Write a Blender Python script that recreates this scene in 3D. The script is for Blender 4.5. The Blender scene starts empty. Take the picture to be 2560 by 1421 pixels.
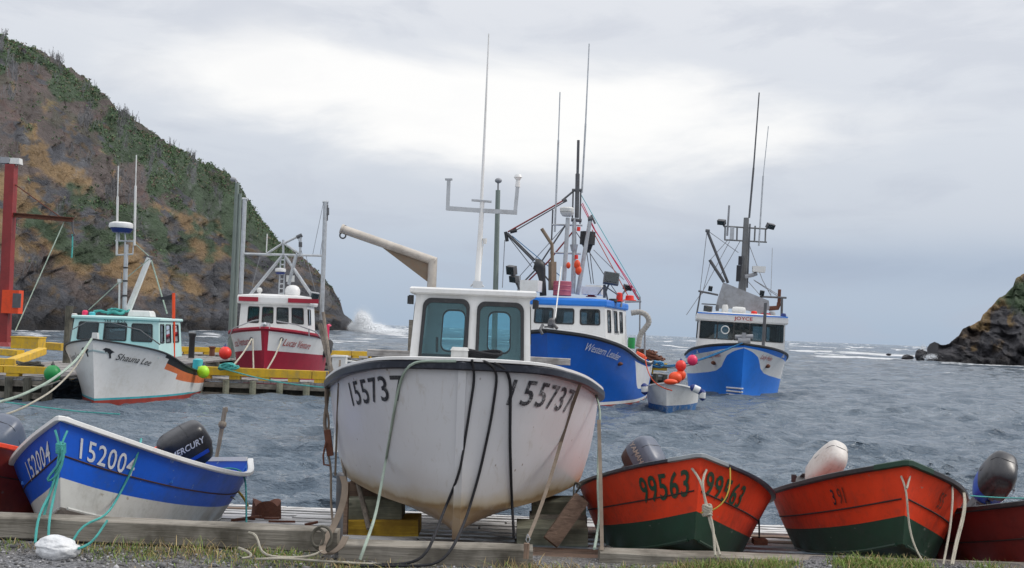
import bpy, bmesh, math, random
import numpy as np
from mathutils import Vector, Matrix
from mathutils.geometry import tessellate_polygon
from mathutils.bvhtree import BVHTree

SC = bpy.context.scene
COL = SC.collection
random.seed(4)
RNG = np.random.default_rng(7)
PI = math.pi

# ------------------------------------------------------------------ camera
F = 38 / 36 * 2560
CX, CY = 1280.0, 710.5
ROLL = math.atan(0.0394)
PITCH = math.atan((824.6 - 710.5) / F)
CAM = np.array([0.0, 0.0, 3.0])
_f = np.array([0, math.cos(PITCH), math.sin(PITCH)])
_r0 = np.array([1.0, 0, 0])
_u0 = np.cross(_r0, _f)
_r = math.cos(ROLL) * _r0 + math.sin(ROLL) * _u0
_u = -math.sin(ROLL) * _r0 + math.cos(ROLL) * _u0
cd = bpy.data.cameras.new('camera')
cam = bpy.data.objects.new('camera', cd)
COL.objects.link(cam)
cd.lens = 38
cd.sensor_width = 36
cd.clip_start = 0.1
cd.clip_end = 9000
cam.matrix_world = Matrix(((_r[0], _u[0], -_f[0], 0), (_r[1], _u[1], -_f[1], 0), (_r[2], _u[2], -_f[2], 3.0), (0, 0, 0, 1)))
SC.camera = cam

# ------------------------------------------------------------------ sky, sun, exposure
SUN_AZ = math.radians(86)      # clockwise from +Y
SUN_EL = math.radians(42)
w = bpy.data.worlds.new('World')
SC.world = w
w.use_nodes = True
nt = w.node_tree
nt.nodes.clear()


class NB:
    """small node helper"""
    def __init__(s, tree):
        s.t = tree

    def n(s, typ, **kw):
        nd = s.t.nodes.new(typ)
        for k, v in kw.items():
            if k.startswith('i_'):
                key = k[2:]
                key = int(key) if key.isdigit() else key
                s.put(nd.inputs[key], v)
            else:
                setattr(nd, k, v)
        return nd

    def put(s, sock, v):
        if isinstance(v, bpy.types.NodeSocket):
            s.t.links.new(v, sock)
        elif isinstance(v, bpy.types.Node):
            s.t.links.new(v.outputs[0], sock)
        else:
            sock.default_value = v

    def m(s, op, a, b=0.0, c=0.0, clamp=False):
        nd = s.t.nodes.new('ShaderNodeMath')
        nd.operation = op
        nd.use_clamp = clamp
        s.put(nd.inputs[0], a)
        s.put(nd.inputs[1], b)
        s.put(nd.inputs[2], c)
        return nd.outputs[0]

    def mix(s, f, a, b, mode='MIX'):
        nd = s.t.nodes.new('ShaderNodeMix')
        nd.data_type = 'RGBA'
        nd.blend_type = mode
        s.put(nd.inputs[0], f)
        s.put(nd.inputs[6], a if not isinstance(a, tuple) else c4(a))
        s.put(nd.inputs[7], b if not isinstance(b, tuple) else c4(b))
        return nd.outputs[2]

    def ramp(s, f, stops, interp='LINEAR'):
        nd = s.t.nodes.new('ShaderNodeValToRGB')
        nd.color_ramp.interpolation = interp
        e = nd.color_ramp.elements
        while len(e) > 1:
            e.remove(e[0])
        e[0].position = stops[0][0]
        e[0].color = c4(stops[0][1])
        for p, c in stops[1:]:
            x = e.new(p)
            x.color = c4(c)
        s.put(nd.inputs[0], f)
        return nd.outputs[0]

    def noise(s, vec, scale, detail=4, rough=.55, dist=0.0):
        nd = s.t.nodes.new('ShaderNodeTexNoise')
        s.put(nd.inputs['Vector'], vec)
        nd.inputs['Scale'].default_value = scale
        nd.inputs['Detail'].default_value = detail
        nd.inputs['Roughness'].default_value = rough
        nd.inputs['Distortion'].default_value = dist
        return nd.outputs[0]

    def mapping(s, vec, scale=(1, 1, 1), rot=(0, 0, 0), loc=(0, 0, 0)):
        nd = s.t.nodes.new('ShaderNodeMapping')
        s.put(nd.inputs[0], vec)
        nd.inputs['Scale'].default_value = scale
        nd.inputs['Rotation'].default_value = rot
        nd.inputs['Location'].default_value = loc
        return nd.outputs[0]


def c4(c):
    if isinstance(c, (int, float)):
        return (c, c, c, 1)
    return (c[0], c[1], c[2], 1)


def lin(r, g=None, b=None):
    """sRGB 0-255 to linear"""
    if g is None:
        g = b = r
    f = lambda v: (v / 255 / 12.92) if v / 255 <= .04045 else ((v / 255 + .055) / 1.055) ** 2.4
    return (f(r), f(g), f(b))


b = NB(nt)
tc = b.n('ShaderNodeTexCoord')
sep = b.n('ShaderNodeSeparateXYZ', i_0=tc.outputs['Generated'])
X, Y, Z = sep.outputs
az = b.m('ARCTAN2', X, Y)
el = b.m('ARCSINE', Z)
# cloud base: blue-grey low down, lighter above
base = b.ramp(b.m('MULTIPLY', el, 1.6), [(0, lin(169, 186, 206)), (.09, lin(182, 195, 212)), (.18, lin(201, 208, 219)), (.30, lin(214, 219, 227)), (.45, lin(223, 226, 232)), (.75, lin(238, 239, 243)), (1, (1.35, 1.37, 1.42))])
cv = b.n('ShaderNodeCombineXYZ', i_0=b.m('MULTIPLY', az, 3.0), i_1=b.m('MULTIPLY', el, 10.0), i_2=0.35)
n1 = b.noise(cv, 1.15, 7, .55, .35)
n2 = b.noise(b.mapping(cv, loc=(5.2, 1.3, 2.0)), 2.6, 6, .6, .5)
# the bright opening in the cloud deck
ad = b.m('SUBTRACT', az, -.01)
ed = b.m('SUBTRACT', el, b.m('ADD', .200, b.m('MULTIPLY', az, -.04)))
gz = b.m('ADD', b.m('POWER', b.m('DIVIDE', ad, .30), 2.0), b.m('POWER', b.m('DIVIDE', ed, .058), 2.0))
g1 = b.m('EXPONENT', b.m('MULTIPLY', gz, -1.0))
wob = b.m('ADD', g1, b.m('MULTIPLY', b.m('SUBTRACT', n1, .5), 1.6))
open_ = b.n('ShaderNodeMapRange', i_0=wob, i_1=.16, i_2=.70, interpolation_type='SMOOTHSTEP').outputs[0]
open_ = b.m('MULTIPLY', open_, b.m('MINIMUM', 1.0, b.m('MULTIPLY', g1, 2.2)))
c1 = b.mix(b.m('MULTIPLY', open_, .95), base, lin(255, 254, 252))
# darker bellies
dk = b.n('ShaderNodeMapRange', i_0=b.m('ADD', n2, b.m('MULTIPLY', b.m('SUBTRACT', n1, .5), .8)), i_1=.44, i_2=.70, interpolation_type='SMOOTHSTEP').outputs[0]
dk = b.m('MULTIPLY', dk, b.m('SUBTRACT', 1.0, b.m('MULTIPLY', open_, .8)))
c2 = b.mix(b.m('MULTIPLY', dk, .30), c1, lin(180, 187, 202))
# low slate-blue bar toward the right
gb = b.m('ADD', b.m('POWER', b.m('DIVIDE', b.m('SUBTRACT', az, .38), .30), 2.0), b.m('POWER', b.m('DIVIDE', b.m('SUBTRACT', el, .068), .022), 2.0))
gb = b.m('MULTIPLY', b.m('EXPONENT', b.m('MULTIPLY', gb, -1.0)), b.m('ADD', .35, n2))
c3 = b.mix(b.m('MULTIPLY', gb, .42), c2, lin(140, 160, 188))
sky = b.n('ShaderNodeTexSky', sky_type='NISHITA', sun_disc=False)
sky.sun_elevation = SUN_EL
sky.sun_rotation = SUN_AZ
sky.air_density = 1.0
sky.dust_density = 3.0
bg1 = b.n('ShaderNodeBackground', i_0=sky.outputs[0], i_1=.10)
bg2 = b.n('ShaderNodeBackground', i_0=c3, i_1=1.0)
ms = b.n('ShaderNodeMixShader', i_0=.93, i_1=bg1.outputs[0], i_2=bg2.outputs[0])
ow = b.n('ShaderNodeOutputWorld', i_0=ms.outputs[0])

sd = bpy.data.lights.new('sun', 'SUN')
sd.energy = 1.5
sd.angle = math.radians(18)
sd.color = (1.0, .95, .88)
sun = bpy.data.objects.new('sun', sd)
COL.objects.link(sun)
_sv = Vector((math.sin(SUN_AZ) * math.cos(SUN_EL), math.cos(SUN_AZ) * math.cos(SUN_EL), math.sin(SUN_EL)))
sun.rotation_euler = (-_sv).to_track_quat('-Z', 'Y').to_euler()
sun.location = (30, 0, 40)
SC.view_settings.view_transform = 'Standard'
SC.view_settings.look = 'None'
SC.view_settings.exposure = 0.10
SC.view_settings.gamma = 1


# ------------------------------------------------------------------ helpers
def W(px, py, d):
    """world point that lies at ground distance d (metres along +Y) in direction of a photo pixel"""
    v = _f + _r * (px - CX) / F - _u * (py - CY) / F
    return CAM + v * (d / v[1])


def horizon(px):
    a, c = W(px, 700, 1000)[2], W(px, 900, 1000)[2]
    return 700 + 200 * (a - 3) / (a - c)


def rot(yaw=0, pitch=0, roll=0):
    return np.array(Matrix.Rotation(yaw, 3, 'Z') @ Matrix.Rotation(pitch, 3, 'X') @ Matrix.Rotation(roll, 3, 'Y'))


def cr(T, K, t):
    K = np.asarray(K, float)
    T = np.asarray(T, float)
    m = np.gradient(K, T, axis=0)
    i = min(max(int(np.searchsorted(T, t)) - 1, 0), len(T) - 2)
    h = T[i + 1] - T[i]
    x = (t - T[i]) / h
    return (2 * x**3 - 3 * x**2 + 1) * K[i] + (x**3 - 2 * x**2 + x) * h * m[i] + (-2 * x**3 + 3 * x**2) * K[i + 1] + (x**3 - x**2) * h * m[i + 1]


def spline(pts, n):
    pts = np.asarray(pts, float)
    if len(pts) < 3:
        return np.array([pts[0] + (pts[-1] - pts[0]) * t for t in np.linspace(0, 1, n)])
    T = np.concatenate([[0], np.cumsum(np.linalg.norm(np.diff(pts, axis=0), axis=1) ** .5 + 1e-6)])
    T /= T[-1]
    return np.array([cr(T, pts, t) for t in np.linspace(0, 1, n)])


_tab = np.random.default_rng(3).random((256, 256))


def vnoise(x, y):
    xi = np.floor(x).astype(int)
    yi = np.floor(y).astype(int)
    fx = x - xi
    fy = y - yi
    fx = fx * fx * (3 - 2 * fx)
    fy = fy * fy * (3 - 2 * fy)
    g = lambda a, c: _tab[a & 255, c & 255]
    return (g(xi, yi) * (1 - fx) + g(xi + 1, yi) * fx) * (1 - fy) + (g(xi, yi + 1) * (1 - fx) + g(xi + 1, yi + 1) * fx) * fy


def fbm(x, y, o=5, g=.5):
    s = np.zeros_like(x, float)
    a = 1.0
    t = 0
    for k in range(o):
        s += a * vnoise(x * 2**k + 17.3 * k, y * 2**k + 9.1 * k)
        t += a
        a *= g
    return s / t


def sstep(a, c, x):
    t = np.clip((x - a) / (c - a), 0, 1)
    return t * t * (3 - 2 * t)


class MB:
    """collects shapes, then links them as ONE mesh object"""
    def __init__(s, thing=None):
        s.v = []
        s.f = []
        s.mi = []
        s.T = thing

    def L(s, px, py, d):
        p = W(px, py, d)
        return s.T.inv(p) if s.T else p

    def add(s, verts, faces, mi=0):
        o = len(s.v)
        s.v += [tuple(map(float, p)) for p in verts]
        s.f += [tuple(o + i for i in f) for f in faces]
        s.mi += [mi] * len(faces)

    def box(s, c, size, R=None, mi=0, taper=1.0):
        c = np.asarray(c, float)
        hx, hy, hz = [q / 2 for q in size]
        P = np.array([(-hx, -hy, -hz), (hx, -hy, -hz), (hx, hy, -hz), (-hx, hy, -hz), (-hx * taper, -hy * taper, hz), (hx * taper, -hy * taper, hz), (hx * taper, hy * taper, hz), (-hx * taper, hy * taper, hz)])
        if R is not None:
            P = P @ np.asarray(R).T
        s.add(P + c, [(0, 3, 2, 1), (4, 5, 6, 7), (0, 1, 5, 4), (1, 2, 6, 5), (2, 3, 7, 6), (3, 0, 4, 7)], mi)

    def bar(s, a, c, wd, hg, mi=0, up=(0, 0, 1)):
        """rectangular bar from a to c"""
        a = np.asarray(a, float)
        c = np.asarray(c, float)
        d = c - a
        l = np.linalg.norm(d)
        d = d / l
        up = np.asarray(up, float)
        if abs(d @ up) > .95:
            up = np.array([0, 1.0, 0])
        x = np.cross(d, up)
        x /= np.linalg.norm(x)
        z = np.cross(x, d)
        s.box((a + c) / 2, (wd, l, hg), np.array([x, d, z]).T, mi)

    def tube(s, pts, r, n=8, mi=0, cap=True):
        pts = np.asarray(pts, float)
        rr = np.broadcast_to(np.asarray(r, float), (len(pts),))
        t = np.gradient(pts, axis=0)
        t /= np.linalg.norm(t, axis=1)[:, None] + 1e-12
        ref = np.array([0, 0, 1.0]) if abs(t[0][2]) < .9 else np.array([1.0, 0, 0])
        x = np.cross(t[0], ref)
        x /= np.linalg.norm(x)
        V = []
        for k in range(len(pts)):
            x = x - (x @ t[k]) * t[k]
            x /= np.linalg.norm(x) + 1e-12
            y = np.cross(t[k], x)
            for j in range(n):
                a = 2 * PI * j / n
                V.append(pts[k] + rr[k] * (math.cos(a) * x + math.sin(a) * y))
        Fc = []
        for k in range(len(pts) - 1):
            for j in range(n):
                Fc.append((k * n + j, k * n + (j + 1) % n, (k + 1) * n + (j + 1) % n, (k + 1) * n + j))
        if cap:
            Fc.append(tuple(range(n - 1, -1, -1)))
            Fc.append(tuple((len(pts) - 1) * n + j for j in range(n)))
        s.add(V, Fc, mi)

    def rings(s, R, mi=0, cap=True, closed=True):
        """loft through rings of equal length"""
        n = len(R[0])
        V = [p for r in R for p in r]
        Fc = []
        for k in range(len(R) - 1):
            for j in range(n if closed else n - 1):
                Fc.append((k * n + j, k * n + (j + 1) % n, (k + 1) * n + (j + 1) % n, (k + 1) * n + j))
        if cap:
            Fc.append(tuple(range(n - 1, -1, -1)))
            Fc.append(tuple((len(R) - 1) * n + j for j in range(n)))
        s.add(V, Fc, mi)

    def lathe(s, c, prof, R=None, n=20, mi=0):
        c = np.asarray(c, float)
        R = np.eye(3) if R is None else np.asarray(R)
        s.rings([[c + R @ np.array([r * math.cos(2 * PI * j / n), r * math.sin(2 * PI * j / n), z]) for j in range(n)] for r, z in prof], mi)

    def ball(s, c, r, n=16, mi=0, sz=1.0):
        s.lathe(c, [(max(r * math.sin(PI * k / n), r * .02), -r * sz * math.cos(PI * k / n)) for k in range(n + 1)], None, n + 4, mi)

    def slab(s, poly, ext, mi=0):
        """polygon extruded along vector ext"""
        n = len(poly)
        P = [np.asarray(p, float) for p in poly]
        e = np.asarray(ext, float)
        s.add(P + [p + e for p in P], [tuple(range(n)), tuple(range(2 * n - 1, n - 1, -1))] + [(j, j + n, (j + 1) % n + n, (j + 1) % n) for j in range(n)], mi)

    # pixel-measured versions -------------------------------------------------
    def pt(s, pts, d, wpx, n=8, mi=0, smooth=0):
        q = [s.L(p[0], p[1], d + (p[2] if len(p) > 2 else 0)) for p in pts]
        if smooth:
            q = spline(q, smooth)
        s.tube(q, np.asarray(wpx) / 2 * d / F, n, mi)

    def pbox(s, cx, cy, wpx, hpx, d, dep, mi=0, R=None, taper=1.0):
        k = d / F
        s.box(s.L(cx, cy, d), (wpx * k, dep, hpx * k), R, mi, taper)

    def build(s, name, mats, parent=None, smooth=35, recalc=True, dbl=0, label=None):
        me = bpy.data.meshes.new(name)
        me.from_pydata(s.v, [], s.f)
        if not isinstance(mats, (list, tuple)):
            mats = [mats]
        for m in mats:
            me.materials.append(m)
        me.polygons.foreach_set('material_index', s.mi)
        if recalc or dbl:
            bm = bmesh.new()
            bm.from_mesh(me)
            if dbl:
                bmesh.ops.remove_doubles(bm, verts=bm.verts, dist=dbl)
            bmesh.ops.recalc_face_normals(bm, faces=bm.faces)
            bm.to_mesh(me)
            bm.free()
        if smooth:
            me.shade_smooth()
            me.set_sharp_from_angle(angle=math.radians(smooth))
        me.validate()
        o = bpy.data.objects.new(name, me)
        COL.objects.link(o)
        if parent is not None:
            o.parent = parent.o if isinstance(parent, Thing) else parent
        if label:
            o['label'] = label
        return o


class Thing:
    def __init__(s, name, label, cat, loc, R=None, group=None):
        s.R = np.eye(3) if R is None else np.asarray(R)
        s.loc = np.asarray(loc, float)
        s.o = bpy.data.objects.new(name, None)
        COL.objects.link(s.o)
        s.o.empty_display_size = .2
        s.o.matrix_world = Matrix.Translation(Vector(s.loc)) @ Matrix(s.R.tolist()).to_4x4()
        tag(s.o, label, cat, group)

    def inv(s, p):
        return s.R.T @ (np.asarray(p) - s.loc)

    def out(s, p):
        return s.R @ np.asarray(p) + s.loc

    def mb(s):
        return MB(s)


def tag(o, label=None, cat=None, group=None, kind=None):
    if label:
        o['label'] = label
    if cat:
        o['category'] = cat
    if group:
        o['group'] = group
    if kind:
        o['kind'] = kind
    return o


# ------------------------------------------------------------------ materials
def new_mat(name):
    m = bpy.data.materials.new(name)
    m.use_nodes = True
    t = m.node_tree
    t.nodes.clear()
    nb = NB(t)
    p = nb.n('ShaderNodeBsdfPrincipled')
    nb.n('ShaderNodeOutputMaterial', i_0=p.outputs[0])
    return m, nb, p


def M(name, col, rough=.5, var=.22, scale=2.5, col2=None, bump=.0, bscale=30, metal=0.0, stretch=(1, 1, 1), amt=.5, grime=.25, chips=None):
    """paint-like surface: broad weathering noise, fine speckle, a second colour for wear and optional bump"""
    m, nb, p = new_mat(name)
    tcn = nb.n('ShaderNodeTexCoord')
    v = nb.mapping(tcn.outputs['Object'], stretch)
    nA = nb.noise(v, scale, 5, .6, .3)
    nB = nb.noise(v, scale * 7, 4, .65)
    a = nb.mix(nb.n('ShaderNodeMapRange', i_0=nA, i_1=.35, i_2=.7).outputs[0], col, tuple(c * (1 - var) for c in col))
    if col2 is None:
        col2 = tuple(c * .55 + .012 for c in col)
    f = nb.n('ShaderNodeMapRange', i_0=nb.m('ADD', nb.m('MULTIPLY', nA, .5), nb.m('MULTIPLY', nB, .5)), i_1=.5, i_2=.68).outputs[0]
    a = nb.mix(nb.m('MULTIPLY', f, amt), a, col2)
    # thin run-down streaks
    st = nb.noise(nb.mapping(tcn.outputs['Object'], (9, 9, .7)), 2.2, 3, .6)
    sf = nb.n('ShaderNodeMapRange', i_0=st, i_1=.56, i_2=.72).outputs[0]
    a = nb.mix(nb.m('MULTIPLY', sf, grime), a, tuple(c * .5 + .02 for c in col))
    if chips:
        ch = nb.noise(nb.mapping(tcn.outputs['Object'], (1.0, .7, 1.2)), 11, 6, .72, .4)
        wr = nb.noise(tcn.outputs['Object'], 1.1, 3, .5)
        cf = nb.n('ShaderNodeMapRange', i_0=nb.m('ADD', ch, nb.m('MULTIPLY', wr, .28)), i_1=.80, i_2=.83).outputs[0]
        a = nb.mix(nb.m('MULTIPLY', cf, .8), a, chips)
    nb.put(p.inputs['Base Color'], a)
    r = nb.m('ADD', rough - .08, nb.m('MULTIPLY', nB, .22))
    nb.put(p.inputs['Roughness'], r)
    p.inputs['Metallic'].default_value = metal
    if bump:
        bp = nb.n('ShaderNodeBump', i_Strength=bump, i_Distance=.02, i_Height=nb.noise(v, bscale, 4, .6))
        nb.put(p.inputs['Normal'], bp.outputs[0])
    return m


def wood(name, col, col2, axis=0, scale=3.0, rough=.85):
    m, nb, p = new_mat(name)
    tcn = nb.n('ShaderNodeTexCoord')
    s = [14.0, 14.0, 14.0]
    s[axis] = .7
    v = nb.mapping(tcn.outputs['Object'], s)
    g = nb.noise(v, scale, 6, .65, .8)
    big = nb.noise(tcn.outputs['Object'], 2.3, 4, .6)
    a = nb.ramp(g, [(.28, col2), (.55, col), (.8, tuple(min(1, c * 1.35) for c in col))])
    a = nb.mix(nb.n('ShaderNodeMapRange', i_0=big, i_1=.45, i_2=.7).outputs[0], a, tuple(c * .7 for c in col2), 'MIX')
    kn = nb.n('ShaderNodeTexVoronoi', i_0=nb.mapping(tcn.outputs['Object'], (2.2, 5, 5)), i_Scale=1.0)
    kf = nb.n('ShaderNodeMapRange', i_0=kn.outputs[0], i_1=.10, i_2=.04).outputs[0]
    a = nb.mix(nb.m('MULTIPLY', kf, .7), a, tuple(c * .35 for c in col2))
    nb.put(p.inputs['Base Color'], a)
    p.inputs['Roughness'].default_value = rough
    bp = nb.n('ShaderNodeBump', i_Strength=.6, i_Distance=.012, i_Height=g)
    nb.put(p.inputs['Normal'], bp.outputs[0])
    return m


def rope_mat(name, col, col2, twist=60):
    m, nb, p = new_mat(name)
    tcn = nb.n('ShaderNodeTexCoord')
    wv = nb.n('ShaderNodeTexWave', i_0=tcn.outputs['Object'], i_Scale=twist, i_Distortion=1.5)
    wv.bands_direction = 'DIAGONAL'
    nz = nb.noise(tcn.outputs['Object'], 6, 4)
    a = nb.mix(nb.m('MULTIPLY', wv.outputs[1], .5), col, col2)
    a = nb.mix(nb.n('ShaderNodeMapRange', i_0=nz, i_1=.45, i_2=.75).outputs[0], a, tuple(c * .6 for c in col))
    nb.put(p.inputs['Base Color'], a)
    p.inputs['Roughness'].default_value = .8
    nb.put(p.inputs['Normal'], nb.n('ShaderNodeBump', i_Strength=.7, i_Distance=.01, i_Height=wv.outputs[1]).outputs[0])
    return m


def glass_mat(name, tint, clear=.45):
    m = bpy.data.materials.new(name)
    m.use_nodes = True
    t = m.node_tree
    t.nodes.clear()
    nb = NB(t)
    tr = nb.n('ShaderNodeBsdfTransparent', i_0=c4(tint))
    gl = nb.n('ShaderNodeBsdfGlossy', i_0=c4(.9), i_1=.03)
    df = nb.n('ShaderNodeBsdfPrincipled')
    df.inputs['Base Color'].default_value = c4(tuple(c * .12 for c in tint))
    df.inputs['Roughness'].default_value = .08
    m1 = nb.n('ShaderNodeMixShader', i_0=clear, i_1=df.outputs[0], i_2=tr.outputs[0])
    fr = nb.n('ShaderNodeFresnel', i_0=1.5)
    m2 = nb.n('ShaderNodeMixShader', i_0=nb.m('MULTIPLY', fr.outputs[0], .9), i_1=m1.outputs[0], i_2=gl.outputs[0])
    nb.n('ShaderNodeOutputMaterial', i_0=m2.outputs[0])
    return m


MT = dict(
    white=M('white_gloss_paint', (.74, .74, .73), .32, .08, 1.2, (.50, .47, .40), amt=.35, grime=.18),
    offwhite=M('chalky_white_paint', (.68, .68, .66), .5, .12, 2, (.42, .38, .32), amt=.4, grime=.3),
    black=M('black_rubber', (.02, .021, .024), .45, .3, 4, (.10, .10, .10), amt=.35),
    navy=M('navy_black_rubber', (.012, .015, .026), .32, .3, 3, (.12, .13, .16), amt=.4),
    grey=M('grey_painted_steel', (.30, .31, .33), .5, .2, 3, (.16, .13, .10), amt=.4),
    lgrey=M('galvanised_steel', (.52, .54, .56), .42, .2, 5, (.32, .31, .30), metal=.45),
    dgrey=M('dark_steel', (.10, .105, .115), .5, .3, 4, (.16, .09, .05), amt=.35),
    blue=M('royal_blue_paint', (.006, .11, .50), .36, .18, 1.3, (.03, .12, .40), amt=.5, grime=.25),
    lblue=M('bright_blue_paint', (.012, .20, .72), .4, .15, 1.5, (.04, .22, .6), amt=.3),
    skiffblue=M('blue_skiff_paint', (.004, .10, .60), .42, .25, 2.0, (.03, .09, .28), amt=.5, grime=.2, chips=(.20, .30, .45)),
    ladyblue=M('cobalt_hull_paint', (.010, .19, .74), .4, .12, 1.0, (.02, .14, .5), amt=.4, grime=.15),
    bluein=M('blue_inner_paint', (.012, .14, .55), .5, .25, 3, (.05, .14, .35), amt=.5),
    skiffbot=M('weathered_white_bottom', (.55, .56, .54), .6, .15, 3, (.36, .36, .33), amt=.6, grime=.3, chips=(.30, .27, .22)),
    orange=M('orange_red_paint', (.80, .050, .008), .55, .25, 1.8, (.34, .045, .022), amt=.6, grime=.3, chips=(.34, .20, .15)),
    dkred=M('deep_red_paint', (.22, .022, .016), .55, .3, 2, (.10, .014, .012), amt=.6, grime=.3, chips=(.16, .10, .09)),
    green=M('dark_green_bottom', (.012, .052, .030), .55, .3, 2.5, (.03, .055, .045), amt=.6, grime=.2, chips=(.16, .17, .15)),
    crimson=M('crimson_hull_paint', (.36, .012, .035), .42, .2, 1.5, (.26, .02, .03), amt=.5, grime=.3),
    teal=M('teal_paint', (.06, .42, .48), .45, .15, 3),
    mint=M('pale_mint_cabin_paint', (.50, .72, .70), .42, .08, 1.5, (.38, .52, .48), amt=.3),
    redoxide=M('red_antifouling', (.35, .045, .03), .7, .3, 3),
    bluefoul=M('blue_antifouling', (.02, .13, .35), .7, .4, 5, (.45, .47, .48), amt=.8),
    redpost=M('red_steel', (.27, .026, .026), .5, .25, 1.5, (.16, .022, .02), amt=.6),
    rust=M('rusty_steel', (.16, .06, .035), .85, .35, 5, (.07, .03, .022), bump=.5),
    signal=M('signal_orange', (.80, .07, .008), .45, .15, 3),
    stripe=M('orange_stripe', (.70, .18, .06), .5, .15, 3),
    ballred=M('red_buoy_vinyl', (.80, .035, .02), .38, .12, 4),
    drum=M('faded_pink_drum', (.42, .09, .13), .5, .2, 4),
    ballpink=M('pink_buoy_vinyl', (.80, .03, .12), .38, .12, 4),
    balllime=M('lime_buoy_vinyl', (.42, .78, .02), .38, .12, 4),
    ballgreen=M('green_buoy_vinyl', (.01, .26, .06), .38, .12, 4),
    fenblue=M('navy_fender_end', (.01, .03, .18), .4, .12, 4),
    yellow=M('yellow_kerb_paint', (.72, .44, .02), .6, .22, 3, (.36, .26, .12), amt=.8, grime=.4, bump=.4, chips=(.22, .19, .15)),
    brass=M('tan_weathered_steel', (.22, .165, .115), .6, .3, 3, (.24, .12, .05), amt=.6),
    davit=M('bare_aluminium_tube', (.55, .50, .44), .42, .25, 5, (.36, .30, .24), metal=.35, amt=.5),
    cloth=M('dark_canvas', (.03, .032, .04), .8, .3, 6),
    tyre=M('rubber_tyre', (.025, .025, .027), .7, .3, 6),
    hose=M('ribbed_grey_hose', (.42, .40, .37), .75, .25, 8, bump=.6, bscale=60),
    inred=M('orange_inner_paint', (.50, .06, .02), .6, .3, 3, (.25, .10, .07), amt=.6),
    ingrey=M('grey_inner_paint', (.30, .33, .35), .6, .2, 3),
    dark=M('dark_interior', (.045, .055, .06), .7, .2, 3),
    cabin_in=M('teal_grey_lining', (.42, .55, .58), .7, .12, 2),
    cowlgrey=M('slate_grey_cowl', (.105, .125, .17), .32, .12, 5, (.20, .21, .25), amt=.4),
    cowlblack=M('black_cowl', (.018, .019, .024), .28, .2, 5, (.07, .07, .08), amt=.4),
    cowlwhite=M('off_white_cowl', (.60, .575, .54), .45, .12, 4, (.36, .29, .22), amt=.6, grime=.4),
    cowlbrown=M('brown_cowl_band', (.06, .025, .022), .4, .2, 5),
    cowlblue=M('blue_cowl_band', (.01, .06, .40), .3, .15, 5),
    textwhite=M('white_lettering', (.66, .68, .72), .6, .2, 9, (.25, .32, .5), amt=.6),
    textblack=M('black_lettering', (.012, .014, .02), .55, .2, 9, (.45, .45, .45), amt=.35),
    textworn=M('worn_black_lettering', (.02, .022, .03), .6, .2, 11, (.52, .52, .53), amt=1.0, chips=(.55, .55, .56)),
    textgreen=M('green_lettering', (.008, .06, .035), .6, .2, 9, (.20, .04, .015), amt=.4),
    textred=M('red_lettering', (.42, .03, .03), .6, .2, 9),
    textgrey=M('faded_black_lettering', (.12, .035, .02), .7, .3, 14, (.5, .05, .02), amt=.9),
    bag=M('crumpled_white_plastic', (.70, .71, .72), .35, .12, 5, (.5, .5, .5), bump=.9, bscale=9),
    rope_teal=rope_mat('teal_rope', (.10, .50, .46), (.04, .30, .29)),
    rope_white=rope_mat('off_white_rope', (.60, .56, .46), (.36, .32, .25)),
    rope_pale=rope_mat('pale_green_rope', (.50, .60, .50), (.28, .38, .33)),
    rope_black=rope_mat('black_rope', (.012, .013, .017), (.05, .05, .06)),
    rope_yellow=rope_mat('yellow_rope', (.66, .46, .06), (.35, .22, .04)),
    rope_blue=rope_mat('blue_rope', (.06, .28, .55), (.03, .15, .32)),
    rope_orange=rope_mat('orange_rope', (.75, .10, .03), (.4, .05, .02)),
    rope_brown=rope_mat('brown_rope', (.15, .14, .11), (.07, .06, .05)),
    strap=M('tan_webbing', (.185, .145, .11), .8, .25, 8, (.13, .10, .07), amt=.5),
    wood_grey=wood('weathered_grey_timber', (.28, .255, .215), (.125, .11, .085)),
    wood_brown=wood('brown_timber', (.25, .17, .12), (.11, .07, .05)),
    wood_green=wood('green_grey_timber', (.27, .27, .20), (.13, .135, .095)),
    wood_yellow=wood('old_yellow_timber', (.55, .34, .03), (.32, .18, .02)),
    wood_pale=wood('bleached_plank', (.46, .44, .42), (.20, .18, .165)),
    wood_deck=wood('grey_deck_boards', (.30, .29, .28), (.14, .13, .125), axis=1),
    wood_pile=wood('dark_wet_pile', (.12, .115, .09), (.035, .035, .03), axis=2),
    wood_post=wood('weathered_pole', (.26, .22, .18), (.12, .10, .08), axis=2),
    pole=M('grey_green_pole', (.20, .24, .22), .8, .25, 2, stretch=(4, 4, .5)),
    mastgrey=M('dull_grey_mast', (.17, .175, .18), .55, .25, 4, (.24, .2, .16), amt=.4),
    seam=M('lap_shadow_line', (.05, .02, .018), .8, .3, 5),  # shadow under the skiffs' plank lap, put into a dark line colour
    glass=glass_mat('tinted_cabin_glass', (.70, .88, .92), .95),
    dglass=glass_mat('dark_wheelhouse_glass', (.60, .72, .76), .78),
)


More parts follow.
